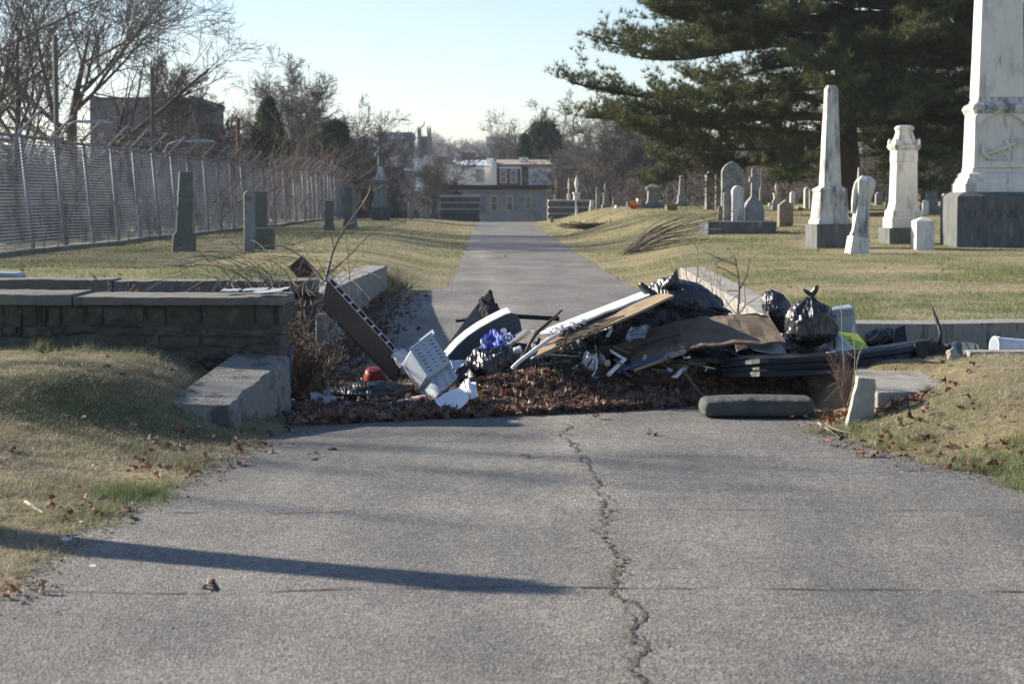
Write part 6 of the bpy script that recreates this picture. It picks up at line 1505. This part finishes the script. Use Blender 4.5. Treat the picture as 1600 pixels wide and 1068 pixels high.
# car bumper cover
e = empty('car_bumper', U(1320, 570, 17.6), 'long black car bumper cover lying across the right half of the heap', 'bumper')
top = [(1128, 566, 17.3), (1190, 557, 17.05), (1240, 556, 17.1), (1319, 552, 17.2), (1403, 541, 17.5), (1445, 532, 17.8), (1470, 535, 18.0), (1487, 546, 18.1)]
bot = [(1128, 590, 17.25), (1190, 589, 16.95), (1240, 588, 17.0), (1319, 585, 17.1), (1403, 577, 17.35), (1445, 572, 17.6), (1470, 569, 17.8), (1489, 562, 17.9)]
rings = []
def bz(pts, t): t = t*(len(pts)-1); i = min(int(t), len(pts)-2); return U(*pts[i]).lerp(U(*pts[i+1]), t-i)
for k in range(31):
    t = k/30; a = bz(top, t); b_ = bz(bot, t); h = a.z-b_.z; j = noise.noise(Vector((k*.9, 0, 3)))*.03*max(0, t-.8)*5
    prof = [(0, .30, 1.0), (0, .02, 1.03), (0, -.045, .93), (0, -.06, .72), (0, -.02, .62), (0, -.02, .40), (0, -.055, .30), (0, -.05, .06), (0, .0, -.02), (0, .22, -.02), (0, .2, .02), (0, .02, .05), (0, .0, .5), (0, .0, .9), (0, .28, .94)]
    base_ = b_.lerp(a, 0); rings.append([Vector((lerp(b_.x, a.x, pz)+j, lerp(b_.y, a.y, pz)+py_, b_.z+h*pz+j*.5)) for _, py_, pz in prof])
MB().rings(rings).build('bumper_skin', M_BLKP, e, bevel=.004)
rings = []
for (x, y, Y, w_) in ((1468, 538, 17.7, 8), (1470, 520, 17.75, 7), (1464, 500, 17.8, 5.5), (1458, 485, 17.85, 4.5), (1453, 474, 17.9, 2)):
    p = U(x, y, Y); s = w_*Y/F/2; rings.append([p+Vector((-s, 0, 0)), p+Vector((0, -.02, 0)), p+Vector((s, 0, 0)), p+Vector((0, .012, 0))])
MB().rings(rings).build('torn_trim', M_BLKP, e, smooth=True)
sheet('torn_end', [(1430, 536, 17.6), (1455, 530, 17.75), (1478, 538, 17.9), (1489, 545, 18.0)], [(1436, 568, 17.45), (1455, 570, 17.6), (1476, 566, 17.7), (1487, 556, 17.9)], .012, M_CHAR, e, rag=.06, warp=.08, seed=14)
sheet('pale_grey_board', [(1166, 537, 17.5), (1216, 531, 17.7)], [(1176, 545, 17.3), (1232, 555, 17.4)], .01, M_GRYP, label='pale grey board wedged under the right end of the sagging plywood', cat='panel', seed=1, rag=.01)
sheet('blue_white_scrap', [(1290, 551, 17.3), (1305, 547, 17.35)], [(1284, 555, 17.2), (1308, 554, 17.25)], .006, M_WHTP, label='bluish white scrap tucked under the mint side of the carton', cat='scrap', rag=.01)
sheet('grey_cushion', [(1470, 537, 18.8), (1498, 532, 18.9), (1523, 534, 18.9), (1542, 545, 18.8)], [(1480, 560, 18.5), (1498, 564, 18.5), (1520, 562, 18.5), (1544, 552, 18.6)], .12, mat('dark_grey_green_pad', (.07, .082, .085), (.10, .115, .115), 5, .75, .3, 20), label='dark grey cushion slumped in the hollow before the right wall', cat='cushion', warp=.02, seed=8, bev=.02)
e = empty('white_bucket', U(1575, 541, 18.9), 'white ribbed bucket lying on its side at the right edge', 'bucket')
c = U(1553, 541, 18.6); lathe(MB(), c, (1, .25, -.06), [(0, .085), (.0, .098), (.012, .098), (.012, .09), (.03, .09), (.03, .096), (.045, .096), (.045, .089), (.36, .078), (.36, .01)], 24).build('bucket_body', M_WHT, e)
lathe(MB(), c-Vector((.002, 0, 0)), (1, .25, -.06), [(0, .078), (.01, .05)], 24).build('bucket_inside', M_GRYP, e)
# dark foam cushion on the road
cx0, cx1 = U(1097, 640, 16.0).x, U(1276, 640, 16.0).x; e = empty('seat_cushion', ((cx0+cx1)/2, 16.2, .004), 'dark grey foam seat cushion lying flat on the road by the leaves', 'cushion')
rings = []; n = 26
for k in range(n+1):
    t = k/n; x = lerp(cx0, cx1, t); en = min(1, min(t, 1-t)*14+.62); h = .150*(.93+.07*math.sin(t*3))*(1 if t > .2 else .93+.35*t); w0 = 16.0-.02*math.sin(t*9)*.5; yy0 = 16.0+.03*(1-en)*3; yy1 = 16.42-.03*(1-en)*3; zt = .008+h*(.5+.5*en); zb = .008+h*.5*(1-en)*.6
    j = noise.noise(Vector((x*6, 0, 0)))*.016+noise.noise(Vector((x*17, 3, 0)))*.007; m_ = (zt+zb)/2
    pr = [(yy0+.02, zb), (yy0, zb+.015), (yy0-.006+j, m_), (yy0+.002, zt-.022), (yy0+.02, zt-.004+j), (yy0+.12, zt+.010+j), (yy1-.1, zt+.012), (yy1-.02, zt), (yy1, zt-.02), (yy1, zb+.02), (yy1-.02, zb)]
    rings.append([(x+(.012*math.sin(q*1.3) if k in (0, n) else 0), y_, z_) for q, (y_, z_) in enumerate(pr)])
M_FOAM = mat('dark_foam_vinyl', (.042, .047, .047), (.075, .08, .078), 9, .8, .9, 14, c3=(.13, .125, .11), s3=5, t3=(.58, .72))
MB().rings(rings).build('cushion_body', M_FOAM, e, smooth=True, sub=1)
MB().tube([(lerp(cx0, cx1, t)-.0, 15.997, .085+.006*math.sin(t*11)+(.045*S((t-.18)/.1) if t < .4 else .045)) for t in [i/20 for i in range(1, 20)]], .004, 5).build('piping', M_FOAM, e)
# things on the left wall
M_TORN = mat('torn_white_membrane', (.22, .24, .25), (.36, .38, .39), 7, .6, .3, 20)
e = empty('torn_membrane', (U(360, 465, 16.8).x, 16.8, .98), 'torn whitish sheet lying in strips on the end of the stone wall coping', 'sheet')
rg = random.Random(31)
for (x0, x1, y0, y1) in ((340, 368, 16.75, 17.0), (372, 410, 16.8, 17.05), (398, 446, 16.40, 16.62), (415, 446, 16.85, 17.05)):
    a = U(x0, 465, 16.6).x; b_ = min(U(x1, 465, 16.6).x, -1.9); m = MB(); rings = []
    for i in range(9):
        x = lerp(a, b_, i/8); z_ = .990+abs(noise.noise(Vector((x*5, y0, 0))))*.03
        ya = y0+noise.noise(Vector((x*6, 1, y0)))*.05; yb = y1+noise.noise(Vector((x*6, 5, y0)))*.08
        rings.append([(x, ya, z_), (x, yb, z_+.01), (x, yb, z_+.014), (x, ya, z_+.005)])
    m.rings(rings).build('strip', M_TORN, e)
p = at(12, 21.5); e = empty('pale_slab', p, 'pale blue grey slab end lying on the left lawn at the frame edge', 'slab')
a = U(-30, 424, 21.3); b_ = U(28, 426, 21.3)
MB().rings([[(a.x, 21.3, p.z+.0), (a.x, 21.75, p.z+.0), (a.x, 21.75, p.z+.13), (a.x, 21.3, p.z+.125)], [(b_.x-.03, 21.3, p.z), (b_.x-.03, 21.7, p.z), (b_.x-.03, 21.7, p.z+.12), (b_.x-.03, 21.3, p.z+.115)], [(b_.x, 21.33, p.z+.02), (b_.x, 21.66, p.z+.02), (b_.x, 21.66, p.z+.09), (b_.x, 21.33, p.z+.09)]]).build('slab_body', M_GRYP, e, bevel=.015)
# ------------------------------------------------------------------ brambles, saplings, brush
def pix_stems(name, label, cat, lines, mt, group=None, twigs=0, seed=1, n=4):
    """lines: (radius, [(px,py,Y)...]) smooth canes through points"""
    rg = random.Random(seed); segs = []; b0 = U(*lines[0][1][0])
    for r0, pts in lines:
        P_ = [U(*p) for p in pts]; fine = []
        for i in range(len(P_)-1):
            a = P_[max(0, i-1)]; b = P_[i]; c = P_[i+1]; d = P_[min(len(P_)-1, i+2)]
            for k in range(5):
                t = k/5; fine.append(.5*((2*b)+(-a+c)*t+(2*a-5*b+4*c-d)*t*t+(-a+3*b-3*c+d)*t**3))
        fine.append(P_[-1]); N_ = len(fine)
        for i in range(N_-1):
            ra = r0*(1-.7*i/N_); rb = r0*(1-.7*(i+1)/N_); segs.append((tuple(fine[i]), tuple(fine[i+1]), ra, rb))
            if twigs and i > 1 and rg.random() < twigs:
                d = (fine[i+1]-fine[i]).normalized(); dd = (d+Vector((rg.gauss(0, .7), rg.gauss(0, .7), rg.gauss(0, .6)))).normalized(); p = fine[i]; L = rg.uniform(.06, .28)
                for k in range(3):
                    q = p+dd*L/3; segs.append((tuple(p), tuple(q), ra*.5, ra*.35)); p = q; dd = (dd+Vector((rg.gauss(0, .2), rg.gauss(0, .2), rg.gauss(0, .2)))).normalized()
    V, Fc = seg_mesh(segs, n); o = np_mesh(name, V, Fc, mt, None, base=tuple(b0)); return tag(o, label, cat, group)
M_CANE = mat('grey_cane', (.085, .070, .060), (.20, .165, .14), 6, .8)
# bramble thicket on the wall
rg = random.Random(50); L = []
for k in range(46):
    px = rg.uniform(330, 520); py = rg.uniform(440, 470); Y = rg.uniform(18.2, 20.6); s = rg.choice((-1, -1, 1)); ln = rg.uniform(50, 210); hgt = rg.uniform(15, 70); z1 = rg.uniform(-10, 45)
    if s > 0: ln *= .55
    L.append((rg.uniform(.003, .0065), [(px, py, Y), (px+s*ln*.25, py-hgt*.75, Y+rg.uniform(-.3, .3)), (px+s*ln*.6, py-hgt, Y+rg.uniform(-.6, .6)), (px+s*ln, py-hgt+z1+10, Y+rg.uniform(-1, 1))]))
for k in range(26):
    px = rg.uniform(370, 515); L.append((rg.uniform(.003, .006), [(px, 462, 18.6), (px+rg.uniform(-25, 25), 440, 18.8), (px+rg.uniform(-45, 45), rg.uniform(395, 430), 19)]))
pix_stems('bramble', 'tangle of bare arching bramble canes sprawling over the end of the left walls', 'bramble', L, M_CANE, twigs=.16, seed=3)
L = []
for k in range(22):
    px = rg.uniform(455, 510); L.append((rg.uniform(.003, .007), [(px, 470, 17.9), (px+rg.uniform(-40, 30), 500+rg.uniform(-20, 40), 17.7), (px+rg.uniform(-70, 40), rg.uniform(470, 560), 17.6)]))
pix_stems('bramble', 'dark bare canes hanging down the wall behind the tilted cabinet', 'bramble', L, M_STEMD, twigs=.2, seed=4)
pix_stems('dead_branch', 'knobbly dead branch rising at a slant above the bramble tangle', 'branch', [(.016, [(508, 440, 19.5), (519, 398, 19.6), (533, 366, 19.7), (549, 343, 19.8), (567, 318, 19.9), (577, 300, 19.9), (579, 288, 19.9)]), (.010, [(567, 319, 19.9), (573, 327, 19.9), (583, 330, 19.9)]), (.010, [(511, 429, 19.5), (545, 400, 19.7), (572, 372, 19.8), (600, 350, 19.9)]), (.008, [(508, 440, 19.5), (500, 432, 19.5), (470, 400, 19.5), (430, 383, 19.5), (380, 395, 19.5)])], M_CANE, twigs=.12, seed=6)
pix_stems('dead_branch', 'thin upright weed stem before the left return wall', 'stem', [(.006, [(547, 470, 19.8), (546, 430, 19.8), (543, 395, 19.8), (541, 372, 19.8)]), (.003, [(546, 428, 19.8), (560, 405, 19.8)])], M_STEMD, twigs=.2, seed=7)
# weeds at the foot of the left return wall
rg = random.Random(61); it = []
for k in range(26):
    Y = rg.uniform(22.5, 31); x = WALL_X0(Y)+rg.uniform(.05, .40); it.append(((x, Y, lane_z(Y)), rg.uniform(.25, .6), (rg.uniform(.0, .5), rg.uniform(-.3, .3)), rg.uniform(-.3, .7), 8, 4000+k))
tag(stems('dry_weeds', 'dry weed clump leaning out from the foot of the left return wall', 'weeds', it, M_STEMD, .0055), kind='stuff')
it = [((WALL_X0(30)+.3+.16*k, 30+k*.4, .2), rg.uniform(.35, .75), (rg.uniform(-.1, .2), 0), .1, 5, 4100+k) for k in range(6)]
tag(stems('dry_weeds', 'few upright dry stalks at the far end of the left return wall', 'weeds', it, M_STEM, .005), kind='stuff')
# saplings in front of the right return wall
def wl(px, Y, z=0.15): return (at(px, Y).x, Y, z)
it = []
for k, px in enumerate([1068, 1078, 1088, 1098, 1104, 1112, 1122, 1133, 1084, 1094, 1118, 1128]):
    it.append((wl(px+rg.uniform(-4, 4), 25+rg.uniform(-2, 3)), rg.uniform(.6, 1.0), (rg.uniform(-.15, .15), 0), rg.uniform(-.2, .2), 7, 4200+k))
stems('sapling', 'thin grey sapling growing along the right return wall', 'sapling', it[:1], M_STEM, .007, 'thin grey saplings by the right return wall')
for q in it[1:]: stems('sapling', 'thin grey sapling growing along the right return wall', 'sapling', [q], M_STEM, .007, 'thin grey saplings by the right return wall')
pix_stems('sapling', 'dark forked sapling standing right of the long bin bag', 'sapling', [(.014, [(1152, 492, 22.4), (1155, 460, 22.5), (1154, 436, 22.5), (1150, 410, 22.5), (1147, 400, 22.5)]), (.009, [(1155, 452, 22.5), (1165, 435, 22.5), (1170, 412, 22.5), (1172, 404, 22.5)]), (.007, [(1150, 414, 22.5), (1125, 404, 22.5), (1098, 392, 22.5)]), (.006, [(1154, 434, 22.5), (1138, 424, 22.5), (1118, 412, 22.5), (1145, 400, 22.5), (1156, 393, 22.5)]), (.009, [(1152, 492, 22.4), (1163, 480, 22.4), (1164, 462, 22.4), (1163, 440, 22.4)]), (.006, [(1152, 492, 22.4), (1158, 482, 22.3), (1175, 470, 22.3), (1198, 456, 22.3), (1210, 448, 22.3)]), (.007, [(1152, 492, 22.4), (1138, 475, 22.5), (1127, 455, 22.6), (1125, 432, 22.6)]), (.006, [(1155, 460, 22.5), (1144, 468, 22.5), (1133, 482, 22.5)])], M_STEMD, twigs=.16, seed=9)
pix_stems('sapling', 'pale branching twig stem above the left part of the right return wall', 'sapling', [(.010, [(1088, 445, 24), (1090, 415, 24), (1090, 390, 24), (1092, 370, 24)]), (.006, [(1090, 392, 24), (1082, 378, 24), (1062, 366, 24)]), (.006, [(1088, 445, 24), (1074, 435, 24), (1070, 415, 24), (1066, 388, 24)]), (.006, [(1088, 445, 24), (1100, 432, 24), (1104, 415, 24), (1108, 400, 24)])], M_STEM, twigs=.3, seed=10)
# weed stalks by the fallen block
pix_stems('weed_stalks', 'tall thin dry weed stalks before the black bumper', 'weeds', [(.006, [(1322, 640, 15.8), (1319, 580, 15.9), (1316, 520, 15.9), (1314, 456, 15.9)]), (.006, [(1322, 640, 15.8), (1332, 605, 15.9), (1336, 560, 16), (1335, 510, 16)]), (.005, [(1322, 640, 15.8), (1337, 610, 15.9), (1339, 570, 16), (1346, 545, 16), (1352, 535, 16)]), (.004, [(1336, 545, 16), (1332, 520, 16), (1336, 503, 16)])], M_STEM, twigs=.10, seed=11, n=5)
L = []
for k in range(20):
    x = 1316+rg.uniform(-6, 10); L.append((.0035, [(1322, 640, 15.8), (x, 600, 15.85), (x+rg.uniform(-22, 14), rg.uniform(545, 585), 15.9)]))
pix_stems('dry_weeds', 'bushy reddish brown seed heads round the tall weed stalks', 'weeds', L, M_STEMR, twigs=.75, seed=12, n=3)
# brush piles on the right lawn
def brush(label, px0, px1, py0, py1, Y, n, seed, up=.25, r=.02):
    rg = random.Random(seed); L = []
    for k in range(n):
        a = (px0+rg.uniform(-4, 8), py0+rg.uniform(-4, 3), Y+rg.uniform(-1, 1)); t = rg.uniform(.6, 1.05); hh = rg.uniform(.05, 1.1)
        b = (lerp(px0, px1, t), lerp(py0, py1, hh), Y+rg.uniform(-1.5, 1.5)); m1 = (lerp(a[0], b[0], .35), lerp(a[1], b[1], .55)+rg.uniform(-3, 3), Y); m2 = (lerp(a[0], b[0], .7), lerp(a[1], b[1], .85)+rg.uniform(-3, 3), Y)
        L.append((r*rg.uniform(.5, 1.2), [a, m1, m2, b]))
    pix_stems('brush_pile', label, 'brush pile', L, M_STEMD, twigs=.8, seed=seed, n=4)
gb = G(1040, 388)
brush('large fan of cut dead branches lying before the long dark plinth', 978, 1140, 394, 328, gb.y, 17, 5, r=.022)
brush('low tangle of cut twigs trailing right of the fan of branches', 1060, 1150, 388, 376, gb.y+1, 20, 6, r=.02)
gb2 = G(920, 357)
brush('low dark heap of brush on the lawn near the right edge of the lane', 968, 872, 356, 350, gb2.y, 26, 7, r=.03)
brush('small bundle of twigs on the near right lawn behind the lane brush heap', 985, 935, 354, 344, gb2.y+2, 9, 9, r=.03)
# clump of fallen twigs on the road edge right
pix_stems('fallen_twigs', 'pale fallen twig lying on leaves at the road edge below the stone post', 'twig', [(.012, [(1278, 660, 15.1), (1290, 668, 14.95), (1302, 676, 14.8), (1312, 684, 14.7)]), (.008, [(1290, 664, 15.1), (1310, 672, 14.9), (1330, 676, 14.8)]), (.006, [(1262, 660, 15.2), (1285, 663, 15.1), (1322, 668, 15)])], M_STEM, twigs=.25, seed=14)
def gp(px, py, dz=.01): p = G(px, py); return p+Vector((0, 0, dz))
def stick(label, pts, r, mt, name='stick'):
    P_ = [gp(*p, r) if len(p) == 2 else p for p in pts]; o = MB().tube(P_, [r]*(len(P_)-1)+[r*.5], 6).build(name, mt, None, smooth=True, base=tuple(P_[0])); return tag(o, label, 'stick')
M_BLEACH = mat('bleached_wood', (.50, .45, .36), (.62, .56, .46), 6, .8)
stick('bleached white stick lying on the left grass verge', [(40, 786), (60, 800), (90, 812)], .010, M_BLEACH)
# ------------------------------------------------------------------ leaves on lawns and road
rs = np.random.RandomState(5)
RED = [(.21, .07, .035), (.13, .06, .04), (.24, .10, .055), (.10, .06, .045), (.19, .13, .09), (.25, .19, .14)]
sp_ = []
def on_ground(x, Y, dz=.03): l, r_ = edges(Y); return (x, Y, (gz(x, Y) if (x < l or x > r_) else road_z(x, Y))+dz)
while len(sp_) < 430:
    if rs.rand() < .5: Y = rs.uniform(8, 17); side = rs.choice([-1, 1]); l, r_ = edges(Y); x = l-rs.gamma(1.5, .9) if side < 0 else r_+rs.gamma(1.2, .8)
    else:
        Y = rs.uniform(21, 60); side = rs.choice([-1, 1]); l, r_ = edges(Y); x = l-rs.uniform(.2, 10) if side < 0 else r_+rs.uniform(.2, 12)
        if Y < 37 and -2.4 < x < 3.2: continue
    sp_.append(on_ground(x, Y, .035))
leaves('fallen_leaves', 'fallen red brown oak leaves scattered over the lawns', sp_, 8, (.035, .085), flat=.8, colours=RED)
sp_ = []
for (cx, cy, n_, sx, sy) in ((1300, 655, 90, .14, .10), (1360, 648, 110, .22, .10), (1395, 640, 60, .2, .08), (1420, 690, 30, .25, .15), (1530, 735, 40, .25, .1), (350, 700, 60, .3, .35), (150, 805, 26, .15, .2), (290, 730, 26, .2, .2), (20, 935, 14, .1, .1), (1440, 655, 26, .25, .2), (1560, 700, 14, .3, .2), (1400, 720, 20, .3, .05)):
    p = G(cx, cy)
    for k in range(int(n_*.75)): x = p.x+rs.normal(0, sx); Y = p.y+rs.normal(0, sy); sp_.append(on_ground(x, Y, rs.uniform(.01, .05)))
leaves('fallen_leaves', 'red brown leaves gathered along both edges of the near road', sp_, 9, (.045, .09), flat=.35, colours=RED+[(.30, .24, .17)])
sp_ = []
for k in range(900):
    Y = rs.uniform(21.5, 32); x = WALL_X0(Y)+abs(rs.normal(0, .28))+.02; 
    if Y < 26 or rs.rand() < .5: sp_.append((x, Y, lane_z(Y)+rs.uniform(0, .10)*math.exp(-(x-WALL_X0(Y))*2)+.01))
for k in range(420): Y = rs.uniform(21, 33); sp_.append((WALL_X1(Y)-abs(rs.normal(0, .22)), Y, lane_z(Y)+rs.uniform(0, .12)))
for k in range(1100): Y = rs.uniform(16.4, 19.4); sp_.append((rs.uniform(-1.9, -.3), Y, heap_z(0, Y)*0+.02+rs.uniform(0, .05)))
for k in range(400): Y = rs.uniform(17.3, 19.8); sp_.append((rs.uniform(-4, -1.7), Y, rs.uniform(0, .1)))
for k in range(300): sp_.append((rs.uniform(2.8, 6.5), rs.uniform(18.3, 20.2), .04+rs.uniform(0, .05)))
leaves('fallen_leaves', 'brown leaves drifted against the feet of the return walls', sp_, 10, (.05, .10), flat=.3)
sp_ = []
for k in range(3600):
    Y = rs.uniform(7.5, 16.8); l, r_ = edges(Y); o_ = rs.normal(0, .10)-.04
    if rs.rand() < .55: x = l-o_*(1 if rs.rand() < .8 else -2)
    else: x = r_+o_
    sp_.append((x, Y, road_z(x, Y)+rs.uniform(.002, .012)))
leaves('edge_debris', 'crumbled leaf bits and dirt lining both edges of the near road', sp_, 19, (.008, .028), shape=SM, flat=1.0, colours=[(.10, .07, .05), (.20, .16, .12), (.06, .05, .04), (.30, .26, .20)])
# clumps of longer grass standing out of the turf
def s_clump(rs, cen):
    c = cen[rs.randint(len(cen))]; x = c[0]+rs.normal(0, .045); Y = c[1]+rs.normal(0, .045); return (x, Y, gz(x, Y)-.004)
# single leaves on the asphalt
for k, (px, py, lb) in enumerate(((491, 719, 'curled brown leaf on the asphalt left of the crack'), (327, 920, 'dark curled leaf on the near asphalt at the left'), (1020, 680, 'single curled leaf on the road right of the crack top'), (820, 715, 'small reddish leaf beside the joint left of the crack'), (523, 703, 'small brown leaf alone near the buttress'), (935, 655, 'tiny dark leaf on the road before the leaf drift'), (1083, 640, 'brown leaf lying just left of the seat cushion'), (790, 403, 'small dark leaf far up the lane'))):
    p = rp(px, py) if py > 500 else G(px, py); o = leaves('oak_leaf', None, [(p.x, p.y, road_z(p.x, p.y)+.018)], 40+k, (.09, .12), flat=1.5); tag(o, lb, 'leaf')
# litter specks
M_SPECK = mat('white_litter', (.70, .70, .68), None, 5, .6)
for k, (px, py, lb, s) in enumerate(((144, 894, 'crushed white scrap on the near road at the left', .035), (127, 822, 'white chip at the edge of the left grass verge', .03), (103, 853, 'flat white paper scrap where the verge meets the road', .05), (299, 643, 'torn white scrap standing in grass before the buttress', .035), (311, 670, 'smaller white scrap in the grass below the buttress', .025), (788, 598, 'white scrap on the leaf drift right of the white card', .04), (1409, 745, 'pale pebble on the road edge at the right', .03), (1297, 682, 'flat white chip on the asphalt below the twig', .03), (894, 714, 'little white chip lying in the centre crack', .02), (1010, 727, 'small white fragment in the asphalt right of the crack', .012))):
    p = G(px, py); rg2 = random.Random(k); m = MB(); M = Matrix.Translation(p+Vector((0, 0, s*.5+.01))) @ Matrix.Rotation(rg2.uniform(-.5, .5), 4, 'X') @ Matrix.Rotation(rg2.uniform(0, 6), 4, 'Z')
    m.rings([[M @ Vector((s*math.cos(a)*rg2.uniform(.5, 1), s*.6*math.sin(a)*rg2.uniform(.5, 1), z)) for a in (0, 1.1, 2.1, 3.3, 4.4, 5.3)] for z in (-s*.12, s*.12)]); tag(m.build('litter_scrap', M_SPECK, None, base=tuple(p)), lb, 'litter')
# ------------------------------------------------------------------ grass
M_GRASS = attr_mat('grass_blades', .75, .35)
def straw_mix(x, Y): return noise.noise(Vector((x*.42, Y*.30, 40)))*1.1+noise.noise(Vector((x*1.7, Y*1.3, 50)))*.55
def grass(name, label, sampler, n, h, w_, seed, bias=0.0, lay=.5):
    rs = np.random.RandomState(seed); P_ = np.array([sampler(rs) for _ in range(n)], dtype=np.float64)
    mixv = np.array([straw_mix(p[0], p[1]) for p in P_])
    bare = np.array([noise.noise(Vector((p[0]*2.3, p[1]*1.7, 71)))+.5*noise.noise(Vector((p[0]*6, p[1]*5, 75))) for p in P_])
    keep = (bare < .30) | (rs.uniform(0, 1, n) < .25); P_ = P_[keep]; mixv = mixv[keep]; n = len(P_)
    t = np.clip(.52+mixv*1.5+bias+rs.normal(0, .17, n), 0, 1)
    green = np.array([.145, .19, .070]); straw = np.array([.48, .415, .30]); C = green*(1-t)[:, None]+straw*t[:, None]; C *= rs.uniform(.65, 1.35, (n, 1))
    H = rs.uniform(h[0], h[1], n)*(.75+.5*(1-t)); az = rs.uniform(0, 2*np.pi, n); le = rs.uniform(0, 1, n)*lay+lay*.7*t
    d = np.stack([np.cos(az)*le, np.sin(az)*le, np.ones(n)], 1); d /= np.linalg.norm(d, axis=1, keepdims=True)
    sd = np.stack([-np.sin(az), np.cos(az), np.zeros(n)], 1); a2 = rs.uniform(0, 2*np.pi, n); sd = sd*.6+np.stack([np.cos(a2), np.sin(a2), 0*a2], 1)*.5
    W = rs.uniform(w_[0], w_[1], n)[:, None]
    mid = P_+d*H[:, None]*.55; bend = np.stack([np.cos(az), np.sin(az), -.35*np.ones(n)], 1)*(H*le*.55)[:, None]; tip = P_+d*H[:, None]+bend
    V = np.stack([P_-sd*W, P_+sd*W, mid+sd*W*.7, mid-sd*W*.7, tip], 1).reshape(-1, 3); b = (np.arange(n)*5)[:, None]
    Fq = np.concatenate([b+np.array([[0, 1, 2]]), b+np.array([[0, 2, 3]]), b+np.array([[3, 2, 4]])], 0)
    o = np_mesh(name, V, Fq, M_GRASS, cols=np.repeat(C, 5, 0)); return tag(o, label, 'grass', kind='stuff')
def s_left(rs):
    while True:
        Y = 17.0-9.6*rs.rand()**.8; l, _ = edges(Y); x = l+.12-rs.rand()**1.3*(Y*.2571+.3+l) if (Y*.2571+.3+l) > 0 else l
        if Y > 16.36: continue
        if -2.62 < x < -1.7 and 14.9 < Y < 16.4 and x > -2.62+.17*(Y-14.9): continue
        return (x, Y, gz(x, Y)-.004)
def s_right(rs):
    while True:
        Y = rs.uniform(11.2, 17.7); _, r_ = edges(Y); x = r_-.14+rs.rand()**1.3*max(.1, Y*.2571+.3-r_)
        if 2.68 < x < 3.35 and 15.5 < Y < 17.2: continue
        return (x, Y, gz(x, Y)-.004)
grass('grass', 'dry grass on the near left bank', s_left, 110000, (.022, .075), (.0012, .0026), 1, .55, .9)
grass('grass', 'green and straw grass on the near right bank', s_right, 70000, (.022, .062), (.0012, .0026), 2, .10, .8)
def s_upl(rs):
    while True:
        Y = 20.5+29*rs.rand()**1.4; l, _ = edges(Y); x = -rs.uniform(0, Y*.2571+.4) + 0
        if x > (WALL_X0(Y)-.4 if Y < 34.1 else l+.05) or x < fp(max(0, Y-33.5))[0]+.2: continue
        return (x, Y, gz(x, Y)-.004)
def s_upr(rs):
    while True:
        Y = 20.9+34*rs.rand()**1.4; _, r_ = edges(Y); x = rs.uniform(0, Y*.2571+.4)
        if x < (WALL_X1(Y)+.5 if Y < 36.1 else r_-.05): continue
        return (x, Y, gz(x, Y)-.004)
grass('grass', 'short lawn grass between the left walls and the fence', s_upl, 90000, (.025, .060), (.002, .005), 3, -.06, .7)
grass('grass', 'short lawn grass behind the right wall up to the monuments', s_upr, 130000, (.025, .060), (.002, .005), 4, -.06, .7)

def s_far(rs):
    while True:
        Y = 50+70*rs.rand(); l, r_ = edges(Y); x = rs.uniform(-11, Y*.2571+.4)
        if l-.05 < x < r_+.05 or (x < 0 and x < fp(max(0, Y-33.5))[0]+.2): continue
        return (x, Y, gz(x, Y)-.004)
grass('grass', 'short lawn grass on the far lawns to the crest', s_far, 90000, (.04, .085), (.006, .012), 5, -.02, .7)

rc = np.random.RandomState(77); cen = []
while len(cen) < 230:
    p = s_left(rc) if rc.rand() < .6 else s_right(rc); cen.append(p)
grass('grass', 'longer straw tufts standing out of the near banks', lambda rs: s_clump(rs, cen), 26000, (.05, .12), (.0012, .0026), 6, .30, .9)

pl = []
rg = random.Random(5)
for k in range(18): pl.append((rg.uniform(-4.6, -1.75), rg.uniform(17.5, 19.7), -.02, rg.uniform(.13, .17), rg.uniform(0, 6), rg.uniform(.6, .85)))
THS = seg_mesh(thicket_segs(8, 14, 3.0, 6.0, .022, .3), 3)
replicate('shading_undergrowth', 'dead leafless undergrowth in the sunken strip between the left walls, added to shade the heap', 'undergrowth', THS, pl, M_STEMD)  # brush added along the strip to shade the left end of the heap
# ------------------------------------------------------------------ things outside the frame whose shadows fall on the road
e = empty('gate_pier', (-5.6, 11.7, .1), 'weathered stone gate pier standing left of the road outside the view', 'gate pier')
MB().frusta([(-.2, .26, .26), (.8, .21, .21), (1.5, .20, .19), (2.0, .15, .15), (2.5, .13, .13), (2.85, .17, .15), (3.0, .07, .07)], Matrix.Translation((-5.6, 11.7, 0))).build('pier_body', M_CONC, e, bevel=.02)
bare_tree('bare roadside tree outside the view to the left', (-15, 20.5, .5), 9, .17, 91, dict(kids=[8, 6, 5], rmin=.012), 3)
# ------------------------------------------------------------------ haze
m = bpy.data.materials.new('haze'); m.use_nodes = True; nt = m.node_tree; nt.nodes.remove(nt.nodes['Principled BSDF'])
pv = nt.nodes.new('ShaderNodeVolumePrincipled'); pv.inputs['Color'].default_value = (.80, .88, 1.0, 1); pv.inputs['Density'].default_value = HAZE; pv.inputs['Anisotropy'].default_value = .3
nt.links.new(pv.outputs[0], nt.nodes['Material Output'].inputs['Volume'])
o = MB().box(-950, 950, -20, 1500, -12, 60).build('haze', m); o['kind'] = 'stuff'
